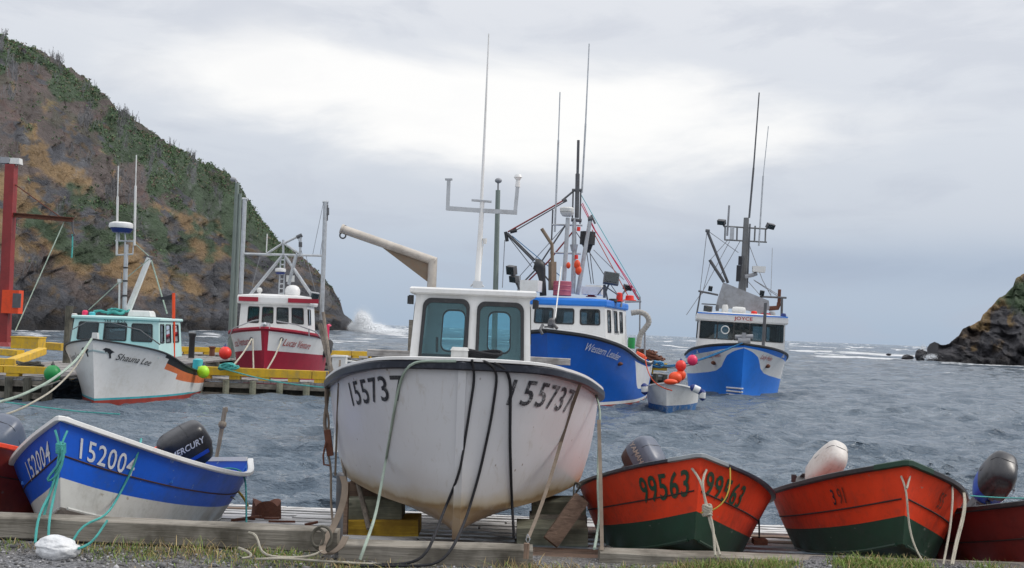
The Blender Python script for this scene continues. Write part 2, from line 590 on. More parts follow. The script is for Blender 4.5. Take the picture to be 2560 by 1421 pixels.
# ------------------------------------------------------------------ lettering
def text_bm(txt, size, slant=0.0, squeeze=1.0, bold=0.0, maxedge=.06, space=1.0):
    """flat triangulated glyphs; x right from 0, y up from 0"""
    c = bpy.data.curves.new('lettering', 'FONT')
    c.body = txt
    c.size = size * 1.38
    c.shear = slant
    c.offset = bold * size
    c.resolution_u = 3
    c.space_character = space
    o = bpy.data.objects.new('lettering', c)
    me = bpy.data.meshes.new_from_object(o)
    bpy.data.objects.remove(o)
    bm = bmesh.new()
    bm.from_mesh(me)
    bpy.data.meshes.remove(me)
    bpy.data.curves.remove(c)
    bmesh.ops.remove_doubles(bm, verts=bm.verts, dist=size * .002)
    bmesh.ops.triangulate(bm, faces=bm.faces)
    for _ in range(4):
        le = [e for e in bm.edges if e.calc_length() > maxedge]
        if not le:
            break
        bmesh.ops.subdivide_edges(bm, edges=le, cuts=1)
        bmesh.ops.triangulate(bm, faces=bm.faces)
    x0 = min(v.co.x for v in bm.verts)
    for v in bm.verts:
        v.co.x = (v.co.x - x0) * squeeze
    return bm


def bm_arrays(bm):
    bm.verts.index_update()
    V = np.array([v.co[:] for v in bm.verts])
    Fc = [tuple(v.index for v in f.verts) for f in bm.faces]
    bm.free()
    return V, Fc


def flat_text(parent, name, txt, size, org, ex, ey, mat, off=.004, drop=None, **kw):
    """lettering on a flat face: org = lower left, ex/ey = unit directions in the parent's frame"""
    V, Fc = bm_arrays(text_bm(txt, size, **kw))
    ex, ey = np.asarray(ex, float), np.asarray(ey, float)
    n = np.cross(ex, ey)
    mb = MB()
    mb.add(np.asarray(org) + V[:, :1] * ex + V[:, 1:2] * ey + n * off, Fc)
    return mb.build(name, mat, parent, smooth=0, recalc=False)


# ------------------------------------------------------------------ hulls
SURF = {}


class Hull:
    """two sides lofted through sheer, chine and keel lines. Local frame: bow at y=0, aft +y, x to the viewer's right"""
    def __init__(s, T, sheer, chine, keel, bulge=(0, 0, 0, 0, 0, 0), scale=(1, 1, 1), belly=.0):
        tt = np.linspace(0, 1, 161)
        sc = np.asarray(scale, float)
        s.t = tt
        s.C = [np.array([cr(T, K, t) for t in tt]) * sc for K in (sheer, chine, keel)]
        s.bul = np.array([cr(T, np.asarray(bulge, float)[:, None], t)[0] for t in tt])
        s.belly = belly

    def S(s, u, v, side=1):
        g = [np.array([np.interp(u, s.t, K[:, k]) for k in range(3)]) for K in s.C]
        if v <= 1:
            p = g[0] * (1 - v) + g[1] * v
            p[0] += np.interp(u, s.t, s.bul) * 4 * v * (1 - v) * (1 + .5 * (v - .5))
        else:
            q = v - 1
            p = g[1] * (1 - q) + g[2] * q
            p[2] -= s.belly * 4 * q * (1 - q) * min(1, u * 3)
        p[0] = max(p[0], 0) * side
        return p

    def nrm(s, u, v, side=1):
        e = 4e-3
        du = s.S(min(1, u + e), v, side) - s.S(max(0, u - e), v, side)
        dv = s.S(u, min(2, v + e), side) - s.S(u, max(0, v - e), side)
        n = np.cross(du, dv)
        n /= np.linalg.norm(n) + 1e-12
        if n[0] * side < 0:
            n = -n
        return n

    def grid(s, mb, us, vl, matf, side, inset=0.0):
        R = []
        for u in us:
            row = []
            for v in vl:
                vv = v(u) if callable(v) else v
                p = s.S(u, vv, side)
                if inset:
                    x = max(abs(p[0]) - inset, 0) * side
                    p = np.array([x, p[1] + (inset if u < .05 else 0), p[2] + inset * .6 * min(1, vv)])
                row.append(p)
            R.append(row)
        o = len(mb.v)
        n = len(vl)
        for row in R:
            mb.v += [tuple(p) for p in row]
        for i in range(len(us) - 1):
            for j in range(n - 1):
                um = (us[i] + us[i + 1]) / 2
                mb.f.append((o + i * n + j, o + i * n + j + 1, o + (i + 1) * n + j + 1, o + (i + 1) * n + j))
                mb.mi.append(matf(um, j))

    def shell(s, thing, mats, vl, matf, us=None, th=.04, inner=None, vin=1.0, name='hull', stern=True, sternmat=0):
        us = us if us is not None else sorted(set(list(np.linspace(0, .2, 13)) + list(np.linspace(.2, 1, 22))))
        mb = MB(thing)
        for side in (-1, 1):
            s.grid(mb, us, vl, matf, side)
        if stern:
            sec = [s.S(1, v, -1) for v in np.linspace(0, 2, 13)] + [s.S(1, v, 1) for v in np.linspace(2, 0, 13)[1:]]
            n = len(sec)
            o = len(mb.v)
            a = np.array([0, -.05, 0])
            mb.v += [tuple(p) for p in sec] + [tuple(p + a) for p in sec]
            mb.f += [tuple(o + i for i in range(n)), tuple(o + n + i for i in range(n - 1, -1, -1))]
            mb.mi += [sternmat, sternmat]
            mb.f.append((o, o + n, o + 2 * n - 1, o + n - 1))
            mb.mi.append(sternmat)
        ob = mb.build(name, mats, thing, smooth=40, dbl=1e-4)
        V = [Vector(thing.out(p)) for p in mb.v]
        SURF.setdefault('hulls', []).append(BVHTree.FromPolygons(V, mb.f))
        SURF[thing.o.name] = SURF['hulls'][-1]
        if inner is not None:
            mi = MB(thing)
            for side in (-1, 1):
                s.grid(mi, us, [0, .25, .5, .75, 1.0][:max(2, int(vin * 4) + 1)] + ([1.5, 2.0] if vin >= 1 else []), lambda u, j: 0, side, th)
            mi.build('inner_lining', inner, thing, smooth=40, recalc=False, dbl=1e-4)
        return ob

    def rail(s, thing, name, mat, wd, hg, up=.0, out=0.0, u0=0.0, u1=1.0, n=44, rnd=False):
        """a rail that follows both sheers round the bow"""
        us = np.linspace(u1, u0, n) ** 1.0
        if u0 == 0:
            us = 1 - (1 - np.linspace(1, 0, n) ** 1.6)
            us = us * u1
        mb = MB(thing)
        paths = [[s.S(u, 0, -1) + np.array([-out, 0, up]) for u in us], [s.S(u, 0, 1) + np.array([out, 0, up]) for u in us[::-1]]]
        if u0 == 0:
            k = paths[0][-1]
            paths = [paths[0][:-1] + [np.array([0, k[1] - out, k[2]])] + paths[1][1:]]
        for P in paths:
            P = np.array(P)
            if rnd:
                mb.tube(P, wd / 2, 10)
            else:
                t = np.gradient(P, axis=0)
                t[:, 2] = 0
                t /= np.linalg.norm(t, axis=1)[:, None]
                x = np.stack([t[:, 1], -t[:, 0], t[:, 2] * 0], 1)
                z = np.array([0, 0, 1.0])
                k = .3
                prof = [(-.5, -.5 + k * .5), (-.5 + k * .5, -.5), (.5 - k * .5, -.5), (.5, -.5 + k * .5), (.5, .5 - k * .5), (.5 - k * .5, .5), (-.5 + k * .5, .5), (-.5, .5 - k * .5)]
                mb.rings([[P[i] + x[i] * wd * a + z * hg * c for a, c in prof] for i in range(len(P))])
        SURF.setdefault(thing.o.name + '/rail', []).append(BVHTree.FromPolygons([Vector(thing.out(p)) for p in mb.v], mb.f))
        return mb.build(name, mat, thing)

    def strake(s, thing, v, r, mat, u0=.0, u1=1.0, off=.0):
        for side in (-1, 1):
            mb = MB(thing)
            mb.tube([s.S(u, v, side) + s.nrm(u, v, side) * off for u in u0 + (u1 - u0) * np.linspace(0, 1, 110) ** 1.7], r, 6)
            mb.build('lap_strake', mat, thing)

    def deck(s, thing, mat, drop=.12, u0=.0, u1=1.0, name='deck', camber=.0, inset=.03):
        mb = MB(thing)
        R = []
        for u in np.linspace(u0, u1, 24):
            p = s.S(u, 0, 1)
            vd = drop / max(.05, p[2] - s.S(u, 1, 1)[2])
            x = max(min(s.S(u, min(vd + k_, .99), 1)[0] for k_ in (-vd * .5, 0, .04)) - inset, .004)
            R.append([np.array([x * k, p[1] + (inset if u < .02 else 0), p[2] - drop + camber * (1 - k * k)]) for k in (-1, -.5, 0, .5, 1)])
        mb.rings(R, cap=False, closed=False)
        Z = np.array([0, 0, -.03])
        mb.rings([[p + Z for p in r] for r in R], cap=False, closed=False)
        return mb.build(name, mat, thing, smooth=40, recalc=False)

    def text(s, thing, txt, side, s0, drop, h, mat, name='registration_number', off=.007, **kw):
        V, Fc = bm_arrays(text_bm(txt, h, maxedge=.05, **kw))
        wd = V[:, 0].max()
        us = np.linspace(0, 1, 201)
        P = np.array([s.S(u, .25, 1) for u in us])
        arc = np.concatenate([[0], np.cumsum(np.linalg.norm(np.diff(P, axis=0), axis=1))])
        out = []
        for x, y, _ in V:
            a = s0 + (x if side > 0 else wd - x)
            u = float(np.interp(a, arc, us))
            ln = np.linalg.norm(s.S(u, 0, 1) - s.S(u, 1, 1))
            v = (drop + h - y) / ln
            p = s.S(u, v, side)
            nn = s.nrm(u, v, side)
            hit = SURF[thing.o.name].find_nearest(Vector(thing.out(p)))
            if hit[0] is not None:
                hn = np.array(hit[1])
                hn = hn if hn @ (thing.R @ nn) > 0 else -hn
                p = thing.inv(np.array(hit[0]) + hn * off)
            else:
                p = p + nn * off
            out.append(p)
        mb = MB(thing)
        mb.add(out, Fc)
        return mb.build(name, mat, thing, smooth=0, recalc=False)


def zline(h, z0):
    """v as a function of u where the topside crosses height z0"""
    def f(u):
        lo, hi = 0.0, 1.999
        if h.S(u, 2, 1)[2] > z0:
            return 1.999
        for _ in range(24):
            m = (lo + hi) / 2
            if h.S(u, m, 1)[2] > z0:
                lo = m
            else:
                hi = m
        return lo
    return f


# ------------------------------------------------------------------ cabins
def rrect(u0, v0, u1, v1, r, n=5):
    P = []
    for cx, cy, a in ((u1 - r, v1 - r, 0), (u0 + r, v1 - r, 90), (u0 + r, v0 + r, 180), (u1 - r, v0 + r, 270)):
        for k in range(n + 1):
            t = math.radians(a + 90 * k / n)
            P.append((cx + r * math.cos(t), cy + r * math.sin(t)))
    return P


def cabin(thing, bot, top, walls, wall_mat, in_mat, frame_mat, gl_mat, name='cabin', roof=None, fw=.05, wname='window'):
    """walls of a wheelhouse. bot/top: four corners each (front-left, front-right, back-right, back-left) in the local frame.
    walls[k] = list of window rectangles (u0, v0, u1, v1, r) in metres-free 0..1 wall units; the openings are real"""
    bot = [np.asarray(p, float) for p in bot]
    top = [np.asarray(p, float) for p in top]
    cen = sum(bot + top) / 8
    mb = MB(thing)
    wins = []
    for k in range(4):
        a, c = bot[k], bot[(k + 1) % 4]
        d, e = top[k], top[(k + 1) % 4]
        W_ = np.linalg.norm(c - a)
        H_ = np.linalg.norm(d - a)
        P = lambda q: (a * (1 - q[0]) + c * q[0]) * (1 - q[1]) + (d * (1 - q[0]) + e * q[0]) * q[1]
        n = np.cross(c - a, d - a)
        n /= np.linalg.norm(n)
        if n @ ((a + c + d + e) / 4 - cen) < 0:
            n = -n
        loops = [[(0, 0), (1, 0), (1, 1), (0, 1)]]
        for (u0, v0, u1, v1, r) in walls.get(k, []):
            Q = [(x / W_, y / H_) for x, y in rrect(u0 * W_, v0 * H_, u1 * W_, v1 * H_, r)]
            loops.append(Q)
            wins.append((k, [P(q) for q in Q], n))
        tri = tessellate_polygon([[Vector((x * W_, y * H_, 0)) for x, y in lp] for lp in loops])
        flat = [q for lp in loops for q in lp]
        out = [P(q) for q in flat]
        mb.add(out, [tuple(t) for t in tri], 0)
        inn = [p - n * .04 for p in out]
        mb.add(inn, [tuple(t) for t in tri], 1)
        o = 0
        for lp in loops:          # reveals
            m = len(lp)
            if o:
                mb.add([out[o + i] for i in range(m)] + [inn[o + i] for i in range(m)], [(i, (i + 1) % m, (i + 1) % m + m, i + m) for i in range(m)], 0)
            o += m
    if roof:
        mb.slab([p + np.array([0, 0, -.02]) for p in top], (0, 0, -.03), 1)
    ob = mb.build(name, [wall_mat, in_mat], thing, smooth=0, recalc=False)
    for k, P, n in wins:
        c = sum(P) / len(P)
        g = []
        for scl, o in ((1.0, .0), (1.0, .018), (1.0 - 0, .018)):
            pass
        size = np.mean([np.linalg.norm(p - c) for p in P])
        outr = [p + (p - c) / np.linalg.norm(p - c) * fw * .55 for p in P]
        innr = [p - (p - c) / np.linalg.norm(p - c) * fw * .45 for p in P]
        m = MB(thing)
        m.rings([[p + n * .003 for p in outr], [p + n * .02 for p in outr], [p + n * .02 for p in innr], [p - n * .012 for p in innr]], cap=False)
        wo = m.build(wname, frame_mat, ob, smooth=30)
        pm = MB(thing)
        pm.add([p - n * .006 for p in innr], [tuple(range(len(innr)))])
        pm.add([p - n * .012 for p in innr], [tuple(range(len(innr)))])
        pm.build('pane', gl_mat, wo, smooth=0)
    return ob


def roof_slab(thing, corners, th, mat, over=.1, name='roof', parent=None, bev=.25):
    c = sum(np.asarray(p, float) for p in corners) / 4
    P = []
    for p in corners:
        p = np.asarray(p, float)
        d = p - c
        d[2] = 0
        P.append(p + np.array([np.sign(d[0]) * over, np.sign(d[1]) * over, 0]))
    mb = MB(thing)
    Zv = np.array([0, 0, 1.0])
    ins = lambda q, k: c * k + q * (1 - k)
    flat = lambda q, k: np.array([q[0] + (c[0] - q[0]) * k, q[1] + (c[1] - q[1]) * k, q[2]])
    mb.rings([[flat(p, .02) for p in P], [p + Zv * th * .2 for p in P], [p + Zv * th * .75 for p in P], [flat(p, .02) + Zv * th for p in P], [flat(p, .5) + Zv * (th * 1.25) for p in P]])
    return mb.build(name, mat, parent or thing, smooth=20)


# ------------------------------------------------------------------ ropes and draping
def cast(px, py, trees, off=.0):
    d = Vector(W(px, py, 1.0) - CAM).normalized()
    best = None
    for t in trees:
        h = t.ray_cast(Vector(CAM), d, 200)
        if h[0] is not None and (best is None or h[3] < best):
            best = h[3]
    if best is None:
        return None
    return np.array(Vector(CAM) + d * (best - off))


def drape(pts, trees, off=.015, step=14):
    """pts: (px, py, d); where the ray meets one of the surfaces the rope lies on it, else it hangs at the given depth"""
    pts = [tuple(map(float, p)) for p in pts]
    out = []
    for k in range(len(pts) - 1):
        a, c = np.array(pts[k]), np.array(pts[k + 1])
        n = max(1, int(np.linalg.norm((c - a)[:2]) / step))
        for j in range(n):
            out.append(a + (c - a) * j / n)
    out.append(np.array(pts[-1]))
    P = np.array(out)
    if len(P) > 4:
        for _ in range(3):
            P[1:-1] = (P[:-2] + 2 * P[1:-1] + P[2:]) / 4
    res = []
    for p in P:
        h = cast(p[0], p[1], trees, off) if trees else None
        q = W(p[0], p[1], p[2])
        if h is not None and h[1] < p[2] + .6:
            q = h
        res.append(q)
    R_ = np.array(res)
    for _ in range(2):
        R_[1:-1] = (R_[:-2] + 2 * R_[1:-1] + R_[2:]) / 4
    return R_


def rope(label, pts, r, mat, trees=(), cat='rope', name='rope', n=6, group=None, off=None):
    """a rope is one mesh of its own; r in metres. pts may be one path or a list of paths"""
    if not isinstance(pts[0], list):
        pts = [pts]
    mb = MB()
    for path in pts:
        P = drape(path, list(trees), off if off is not None else r * 1.05)
        mb.tube(spline(P, max(len(P), 12)) if len(P) < 12 else P, r, n)
    o = mb.build(name, MT[mat], None, smooth=60)
    # origin at the rope's own place
    c = Vector(np.mean(np.array(mb.v), axis=0))
    o.data.transform(Matrix.Translation(-c))
    o.location = c
    return tag(o, label, cat, group)


def single(mb, name, mat, label, cat, smooth=35, group=None):
    """a thing that is one mesh: its origin goes to its own base"""
    o = mb.build(name, mat, None, smooth)
    V = np.array(mb.v)
    c = Vector((V[:, 0].mean(), V[:, 1].mean(), V[:, 2].min()))
    o.data.transform(Matrix.Translation(-c))
    o.location = c
    return tag(o, label, cat, group)


def buoy(px, py, rpx, d, mat, label, knob=(0, 0, 1)):
    r = rpx * d / F
    p = W(px, py, d)
    T = Thing('buoy', label, 'buoy', p - np.array([0, 0, r]), None, 'round boat buoys')
    m = T.mb()
    m.ball((0, 0, r), r, 16, sz=1.06)
    m.build('float', MT[mat], T, smooth=60)
    m = T.mb()
    m.lathe((0, 0, 2 * r * .98), [(r * .26, 0), (r * .22, r * .2), (r * .12, r * .3)], n=12)
    m.tube([(-r * .12, 0, 2.2 * r), (0, 0, 2.5 * r), (r * .12, 0, 2.2 * r)], r * .05, 6)
    m.build('eye', MT['fenblue' if mat != 'ballgreen' else 'black'], T)
    return T


# ================================================================== THE SETTING
def np_mesh(name, V, Fq, mats, smooth=True, attrs=None, kind='structure'):
    me = bpy.data.meshes.new(name)
    V = np.asarray(V, np.float32)
    Fq = np.asarray(Fq, np.int32)
    me.vertices.add(len(V))
    me.vertices.foreach_set('co', V.ravel())
    k = Fq.shape[1]
    me.loops.add(Fq.size)
    me.loops.foreach_set('vertex_index', Fq.ravel())
    me.polygons.add(len(Fq))
    me.polygons.foreach_set('loop_start', np.arange(0, Fq.size, k, dtype=np.int32))
    if smooth:
        me.polygons.foreach_set('use_smooth', np.ones(len(Fq), bool))
    for an, (typ, arr) in (attrs or {}).items():
        a = me.attributes.new(an, typ, 'POINT')
        a.data.foreach_set('color' if typ == 'FLOAT_COLOR' else 'value', np.asarray(arr, np.float32).ravel())
    me.update()
    me.validate()
    for m in mats:
        me.materials.append(m)
    o = bpy.data.objects.new(name, me)
    COL.objects.link(o)
    if kind:
        o['kind'] = kind
    return o


def quads(nr, nc, o=0):
    i = np.arange(nr - 1)[:, None] * nc + np.arange(nc - 1)[None, :] + o
    return np.stack([i, i + 1, i + nc + 1, i + nc], -1).reshape(-1, 4)


# ---- headlands: skyline read from the photograph, each column given its own shore and ridge distance
RIDGE_L = np.array([(-1100, -330), (-700, -230), (-350, -70), (-150, 35), (0, 105), (60, 125), (120, 158), (175, 190), (230, 235), (265, 275), (300, 290), (345, 325), (430, 375), (500, 410), (545, 430), (580, 460), (640, 545), (690, 605), (760, 650), (800, 690), (830, 725), (848, 750), (858, 782), (880, 803), (897, 822), (904, 836)], float)
hl_x = np.arange(-1100, 905, 3.0)


def shore_l(px):
    return np.interp(px, [-1100, 0, 450, 865, 904], [95, 150, 215, 345, 362])


def hill_colour(X, Yp, steep, seed=0.0):
    """albedo zones over the slope: rock, dry grass, scrub, heath"""
    sx, sy = X / 90.0 + seed, Yp / 90.0
    nA = fbm(sx, sy, 5)
    nB = fbm(sx * 3.1 + 40, sy * 3.1 + 7, 4)
    nC = fbm(sx * .8 + 9 + sy * .5, sy * 2.3 - sx * 1.9, 5)
    return nA, nB, nC


def build_hill_left():
    nt_ = 170
    t = np.concatenate([np.linspace(0, 1, nt_ - 20), np.linspace(1.02, 1.6, 20)])
    px = hl_x
    yr = np.interp(px, RIDGE_L[:, 0], RIDGE_L[:, 1])
    yr = yr - 7 * (fbm(px / 16, px * 0 + 3, 4) - .5) * np.interp(px, [800, 880], [1, .3]) * 2
    ds = shore_l(px)
    delta = np.interp(px, [-1100, 0, 450, 700, 850, 904], [120, 95, 75, 48, 18, 5])
    V = np.zeros((len(px), len(t), 3))
    for i, x in enumerate(px):
        zr = W(x, yr[i], ds[i] + delta[i])[2]
        zt = np.where(t <= 1, zr * (t ** .88), zr * (1 - .5 * (t - 1) ** 1.3))
        d = ds[i] + delta[i] * t
        p0 = W(x, 800, 1.0)
        V[i, :, 0] = p0[0] * d
        V[i, :, 1] = d
        V[i, :, 2] = zt - 1.2 * (1 - np.minimum(t, 1)) ** 6
    I, J = np.meshgrid(px, t, indexing='ij')
    H_ = V[:, :, 2].max(axis=1)[:, None]
    # distance along the shore, and the slope's outward direction
    sh = V[:, 0, :2]
    tg = np.gradient(sh, axis=0)
    ln_ = np.linalg.norm(tg, axis=1)
    along = np.cumsum(ln_)
    tg = np.stack([np.convolve(np.pad(tg[:, k] / ln_, 20, 'edge'), np.ones(41) / 41, 'valid') for k in range(2)], 1)
    out_n = np.stack([tg[:, 1], -tg[:, 0]], 1)
    wx, wz = along[:, None] / 9.0 + J * 0, V[:, :, 2] / 9.0
    low = sstep(.75, .1, J)
    fade = sstep(1.0, .86, J) * np.minimum(1, H_ / 14)
    # tilted rock beds on the lower slope, gullies and lumps above
    _al, _ac = wx * .86 - wz * .5, wx * .5 + wz * .86
    beds = np.abs(fbm(_al * .9, _ac * 1.7, 5) - .5) * 2
    crag = np.abs(fbm(wx * 1.3 + 70, wz * 1.5 + 5, 5) - .5) * 2
    lump = fbm(wx * .95 + wz * .35 + 3, wz * .30 + 11, 5) - .5
    fine = fbm(_al * 2.6, _ac * 4.2, 5) - .5
    dy = -(beds * 2.6 * (0.3 + low) + crag * 3.4 * (.4 + low) + lump * 9 + fine * 2.6) * fade
    dz = (lump * 3 - beds * 1.2 * low + fine * 2.2) * fade + (J > .84) * (fbm(wx * 6, wz * 0 + 5, 3) - .5) * 1.2 * np.minimum(1, H_ / 20)
    V[:, :, 0] += dy * out_n[:, None, 0]
    V[:, :, 1] += dy * out_n[:, None, 1]
    V[:, :, 2] += dz
    # ---- colour zones in the photograph's own coordinates on the slope
    dv = V - CAM
    zc = dv @ _f
    PX = CX + F * (dv @ _r) / zc
    PY = CY - F * (dv @ _u) / zc
    nA, nB, nC = hill_colour(PX, PY, None)

    def band(x0, y0, x1, y1, wd, wob=60):
        """soft band along a line"""
        dx, dy_ = x1 - x0, y1 - y0
        ln = math.hypot(dx, dy_)
        a = ((PX - x0) * dx + (PY - y0) * dy_) / ln
        q = ((PX - x0) * dy_ - (PY - y0) * dx) / ln + (nA - .5) * wob * 2
        return np.exp(-(q / wd) ** 2) * sstep(-60, 20, a) * sstep(ln + 60, ln - 20, a)
    ridge_d = PY - np.interp(PX, RIDGE_L[:, 0], RIDGE_L[:, 1])
    col = np.zeros(PX.shape + (3,))
    heath = np.array([.165, .132, .122])
    col[:] = heath
    col *= (.65 + .8 * nB)[..., None]
    red = np.array([.185, .115, .105])

    def lay(mask, c, var=.6):
        nonlocal col
        mk = np.clip(mask, 0, 1)[..., None]
        cc = np.array(c) * (1 - var / 2 + var * nB)[..., None]
        col = col * (1 - mk) + cc * mk
    lay(sstep(.52, .64, nC) * .7, red)
    ochre = np.maximum.reduce([band(-20, 470, 250, 640, 60), band(230, 640, 480, 740, 52), band(60, 330, 190, 470, 36), band(-60, 560, 60, 640, 40), band(380, 570, 640, 610, 44), band(470, 490, 600, 560, 30)])
    lay(sstep(.22, .50, ochre + (nB - .5) * .75), (.34, .225, .115))
    lay(sstep(.60, .68, nB) * sstep(.5, .6, nA), (.36, .23, .11))
    green = np.maximum.reduce([band(275, 300, 440, 420, 50), band(400, 420, 640, 600, 85), band(160, 520, 460, 610, 58), band(-10, 130, 230, 240, 26), band(70, 560, 260, 620, 30), band(560, 560, 700, 640, 50)])
    green = np.maximum(green, sstep(26, 6, ridge_d) * .42)
    lay(sstep(.34, .6, green + (nB - .5) * 1.0 + (nA - .5) * .6), (.075, .116, .064), .9)
    lay(sstep(.55, .62, nA + .12 * (nB - .5)) * sstep(.35, .6, nC) * .45, (.085, .120, .070), .9)
    # rock: the cliff foot and outcrops
    foot = np.interp(PX, [-200, 0, 200, 380, 470, 600, 700, 850], [640, 640, 700, 745, 760, 650, 650, 720])
    rock = sstep(-25, 30, PY - foot + (nC - .5) * 190)
    rock = np.maximum(rock, band(20, 340, 210, 400, 34) * 1.2 * sstep(.4, .5, nB))
    rock = np.maximum(rock, band(80, 470, 260, 560, 26) * sstep(.42, .5, nB))
    rock = np.maximum(rock, sstep(.60, .68, nC) * .7)
    rock = np.maximum(rock, band(440, 640, 640, 700, 26) * 1.1)
    lay(sstep(.35, .65, rock), (.105, .108, .124), 1.1)
    lay(sstep(.35, .65, rock) * sstep(.56, .66, fbm(PX / 26 + PY / 60, PY / 14 - PX / 40, 4)) * .75, (.19, .125, .060))
    lay(sstep(.35, .65, rock) * sstep(.60, .66, fbm(PX / 34 + 80, PY / 22, 4)) * .5, (.16, .16, .165))
    # pale dead spruce
    dead = sstep(.60, .72, fbm(PX / 30, PY / 60 + 31, 4)) * sstep(.44, .60, fbm(PX / 5, PY / 13, 3))
    lay(dead * .55 * (PY < foot), (.26, .26, .27), .3)
    wet = sstep(5.0, .5, V[:, :, 2])
    lay(wet * .9, (.022, .022, .026))
    C = np.concatenate([col, np.ones(col.shape[:2] + (1,))], -1)
    global HILL_PTS
    sel = (J < 1.01) & (J > .12)
    HILL_PTS = (V[sel], PX[sel], PY[sel], (sstep(.34, .6, green + (nB - .5) * 1.0 + (nA - .5) * .6) * (1 - .9 * sstep(.2, .5, ochre)))[sel], np.maximum(rock, 1.0 * sstep(.3, .5, ochre))[sel], dead[sel], J[sel], ridge_d[sel])
    return np_mesh('headland', V.reshape(-1, 3), quads(len(px), len(t)), [hill_mat()], attrs={'tint': ('FLOAT_COLOR', C.reshape(-1, 4))})


def hill_mat():
    if 'hill_ground' in bpy.data.materials:
        return bpy.data.materials['hill_ground']
    m, nb, p = new_mat('hill_ground')
    at = nb.n('ShaderNodeAttribute', attribute_name='tint')
    tcn = nb.n('ShaderNodeTexCoord')
    n1_ = nb.noise(tcn.outputs['Object'], .55, 8, .68)
    n2_ = nb.noise(nb.mapping(tcn.outputs['Object'], (.6, .6, 1.1), (0, .55, 0)), 1.4, 8, .72, .8)
    k = nb.m('ADD', .35, nb.m('MULTIPLY', nb.m('ADD', n1_, n2_), .68))
    a = nb.mix(1.0, at.outputs[0], nb.n('ShaderNodeCombineColor', i_0=k, i_1=k, i_2=k).outputs[0], 'MULTIPLY')
    nb.put(p.inputs['Base Color'], a)
    p.inputs['Roughness'].default_value = .9
    nb.put(p.inputs['Normal'], nb.n('ShaderNodeBump', i_Strength=1.0, i_Distance=2.2, i_Height=nb.m('ADD', n1_, n2_)).outputs[0])
    return m


build_hill_left()

RIDGE_R = np.array([(2318, 872), (2324, 862), (2335, 858), (2372, 860), (2385, 848), (2402, 830), (2420, 814), (2450, 800), (2456, 784), (2480, 762), (2505, 740), (2530, 714), (2536, 696), (2560, 686), (2620, 640), (2720, 580), (2900, 500), (3200, 380), (3700, 250)], float)


def shore_r(px):
    y = np.interp(px, [2316, 2345, 2400, 2560, 2900, 3700], [893, 908, 911, 918, 931, 965])
    return np.array([3 * F / (a - horizon(c)) for a, c in zip(y, px)])


def build_hill_right():
    px = np.concatenate([np.arange(2316, 2700, 2.0), np.arange(2700, 3700, 8.0)])
    t = np.concatenate([np.linspace(0, 1, 90), np.linspace(1.03, 1.6, 12)])
    yr = np.interp(px, RIDGE_R[:, 0], RIDGE_R[:, 1]) - 6 * (fbm(px / 14, px * 0 + 8, 4) - .5) * 2
    ds = shore_r(px)
    delta = np.interp(px, [2316, 2380, 2560, 3000, 3700], [4, 9, 34, 70, 90])
    V = np.zeros((len(px), len(t), 3))
    for i, x in enumerate(px):
        d = ds[i] + delta[i] * t
        zr = W(x, yr[i], ds[i] + delta[i])[2]
        p0 = W(x, 860, 1.0)
        V[i, :, 0] = p0[0] * d
        V[i, :, 1] = d
        V[i, :, 2] = np.where(t <= 1, zr * t ** .72, zr * (1 - .5 * (t - 1))) - .8 * (1 - np.minimum(t, 1)) ** 6
    V[0, :, 2] = -1.0
    I, J = np.meshgrid(px, t, indexing='ij')
    H_ = V[:, :, 2].max(axis=1)[:, None]
    wx, wz = V[:, :, 0] / 5.0, V[:, :, 2] / 5.0
    fade = sstep(1.02, .85, J) * np.clip(H_ / 6, 0, 1)
    beds = np.abs(fbm(wx * .5 - wz * .6, wz * 2.2 + wx * .8, 5) - .5) * 2
    lump = fbm(wx * .6 + 3, wz * .8 + 51, 5) - .5
    fine = fbm(wx * 3.2, wz * 3.6 + 9, 5) - .5
    crag = np.abs(fbm(wx * 1.5 + 31, wz * 1.7 + 3, 5) - .5) * 2
    dy = (beds * 2.5 + crag * 5 + lump * 8 + fine * 3.4) * fade
    V[:, :, 1] += dy
    V[:, :, 0] += dy * V[:, :, 0] / V[:, :, 1]
    V[:, :, 2] += (lump * 2.2 - beds - crag * 1.2 + fine * 2.0) * fade
    dv = V - CAM
    zc = dv @ _f
    PX = CX + F * (dv @ _r) / zc
    PY = CY - F * (dv @ _u) / zc
    nA, nB, nC = hill_colour(PX, PY, None, 30.0)
    col = np.zeros(PX.shape + (3,)) + np.array([.080, .078, .088]) * (.6 + .9 * nB)[..., None]

    def lay(mask, c, var=.7):
        nonlocal col
        mk = np.clip(mask, 0, 1)[..., None]
        col = col * (1 - mk) + np.array(c) * (1 - var / 2 + var * nB)[..., None] * mk
    rd = PY - np.interp(PX, RIDGE_R[:, 0], RIDGE_R[:, 1])
    up = sstep(70, 0, rd) * sstep(2380, 2480, PX)
    lay(sstep(.45, .62, nA + .3 * (up - .4)), (.085, .062, .050))
    lay(sstep(.50, .62, nB + .2 * up - .05) * sstep(2390, 2430, PX) * sstep(150, 90, rd), (.28, .185, .085))
    lay(sstep(.1, .5, np.exp(-((PX - 2575) / 60) ** 2 - ((PY - 745 - (PX - 2560) * .35) / 42) ** 2) + (nB - .5) * .8), (.060, .10, .045))
    lay(sstep(2.6, .4, V[:, :, 2]) * .9, (.020, .020, .024))
    C = np.concatenate([col, np.ones(col.shape[:2] + (1,))], -1)
    return np_mesh('headland', V.reshape(-1, 3), quads(len(px), len(t)), [hill_mat()], attrs={'tint': ('FLOAT_COLOR', C.reshape(-1, 4))})


build_hill_right()


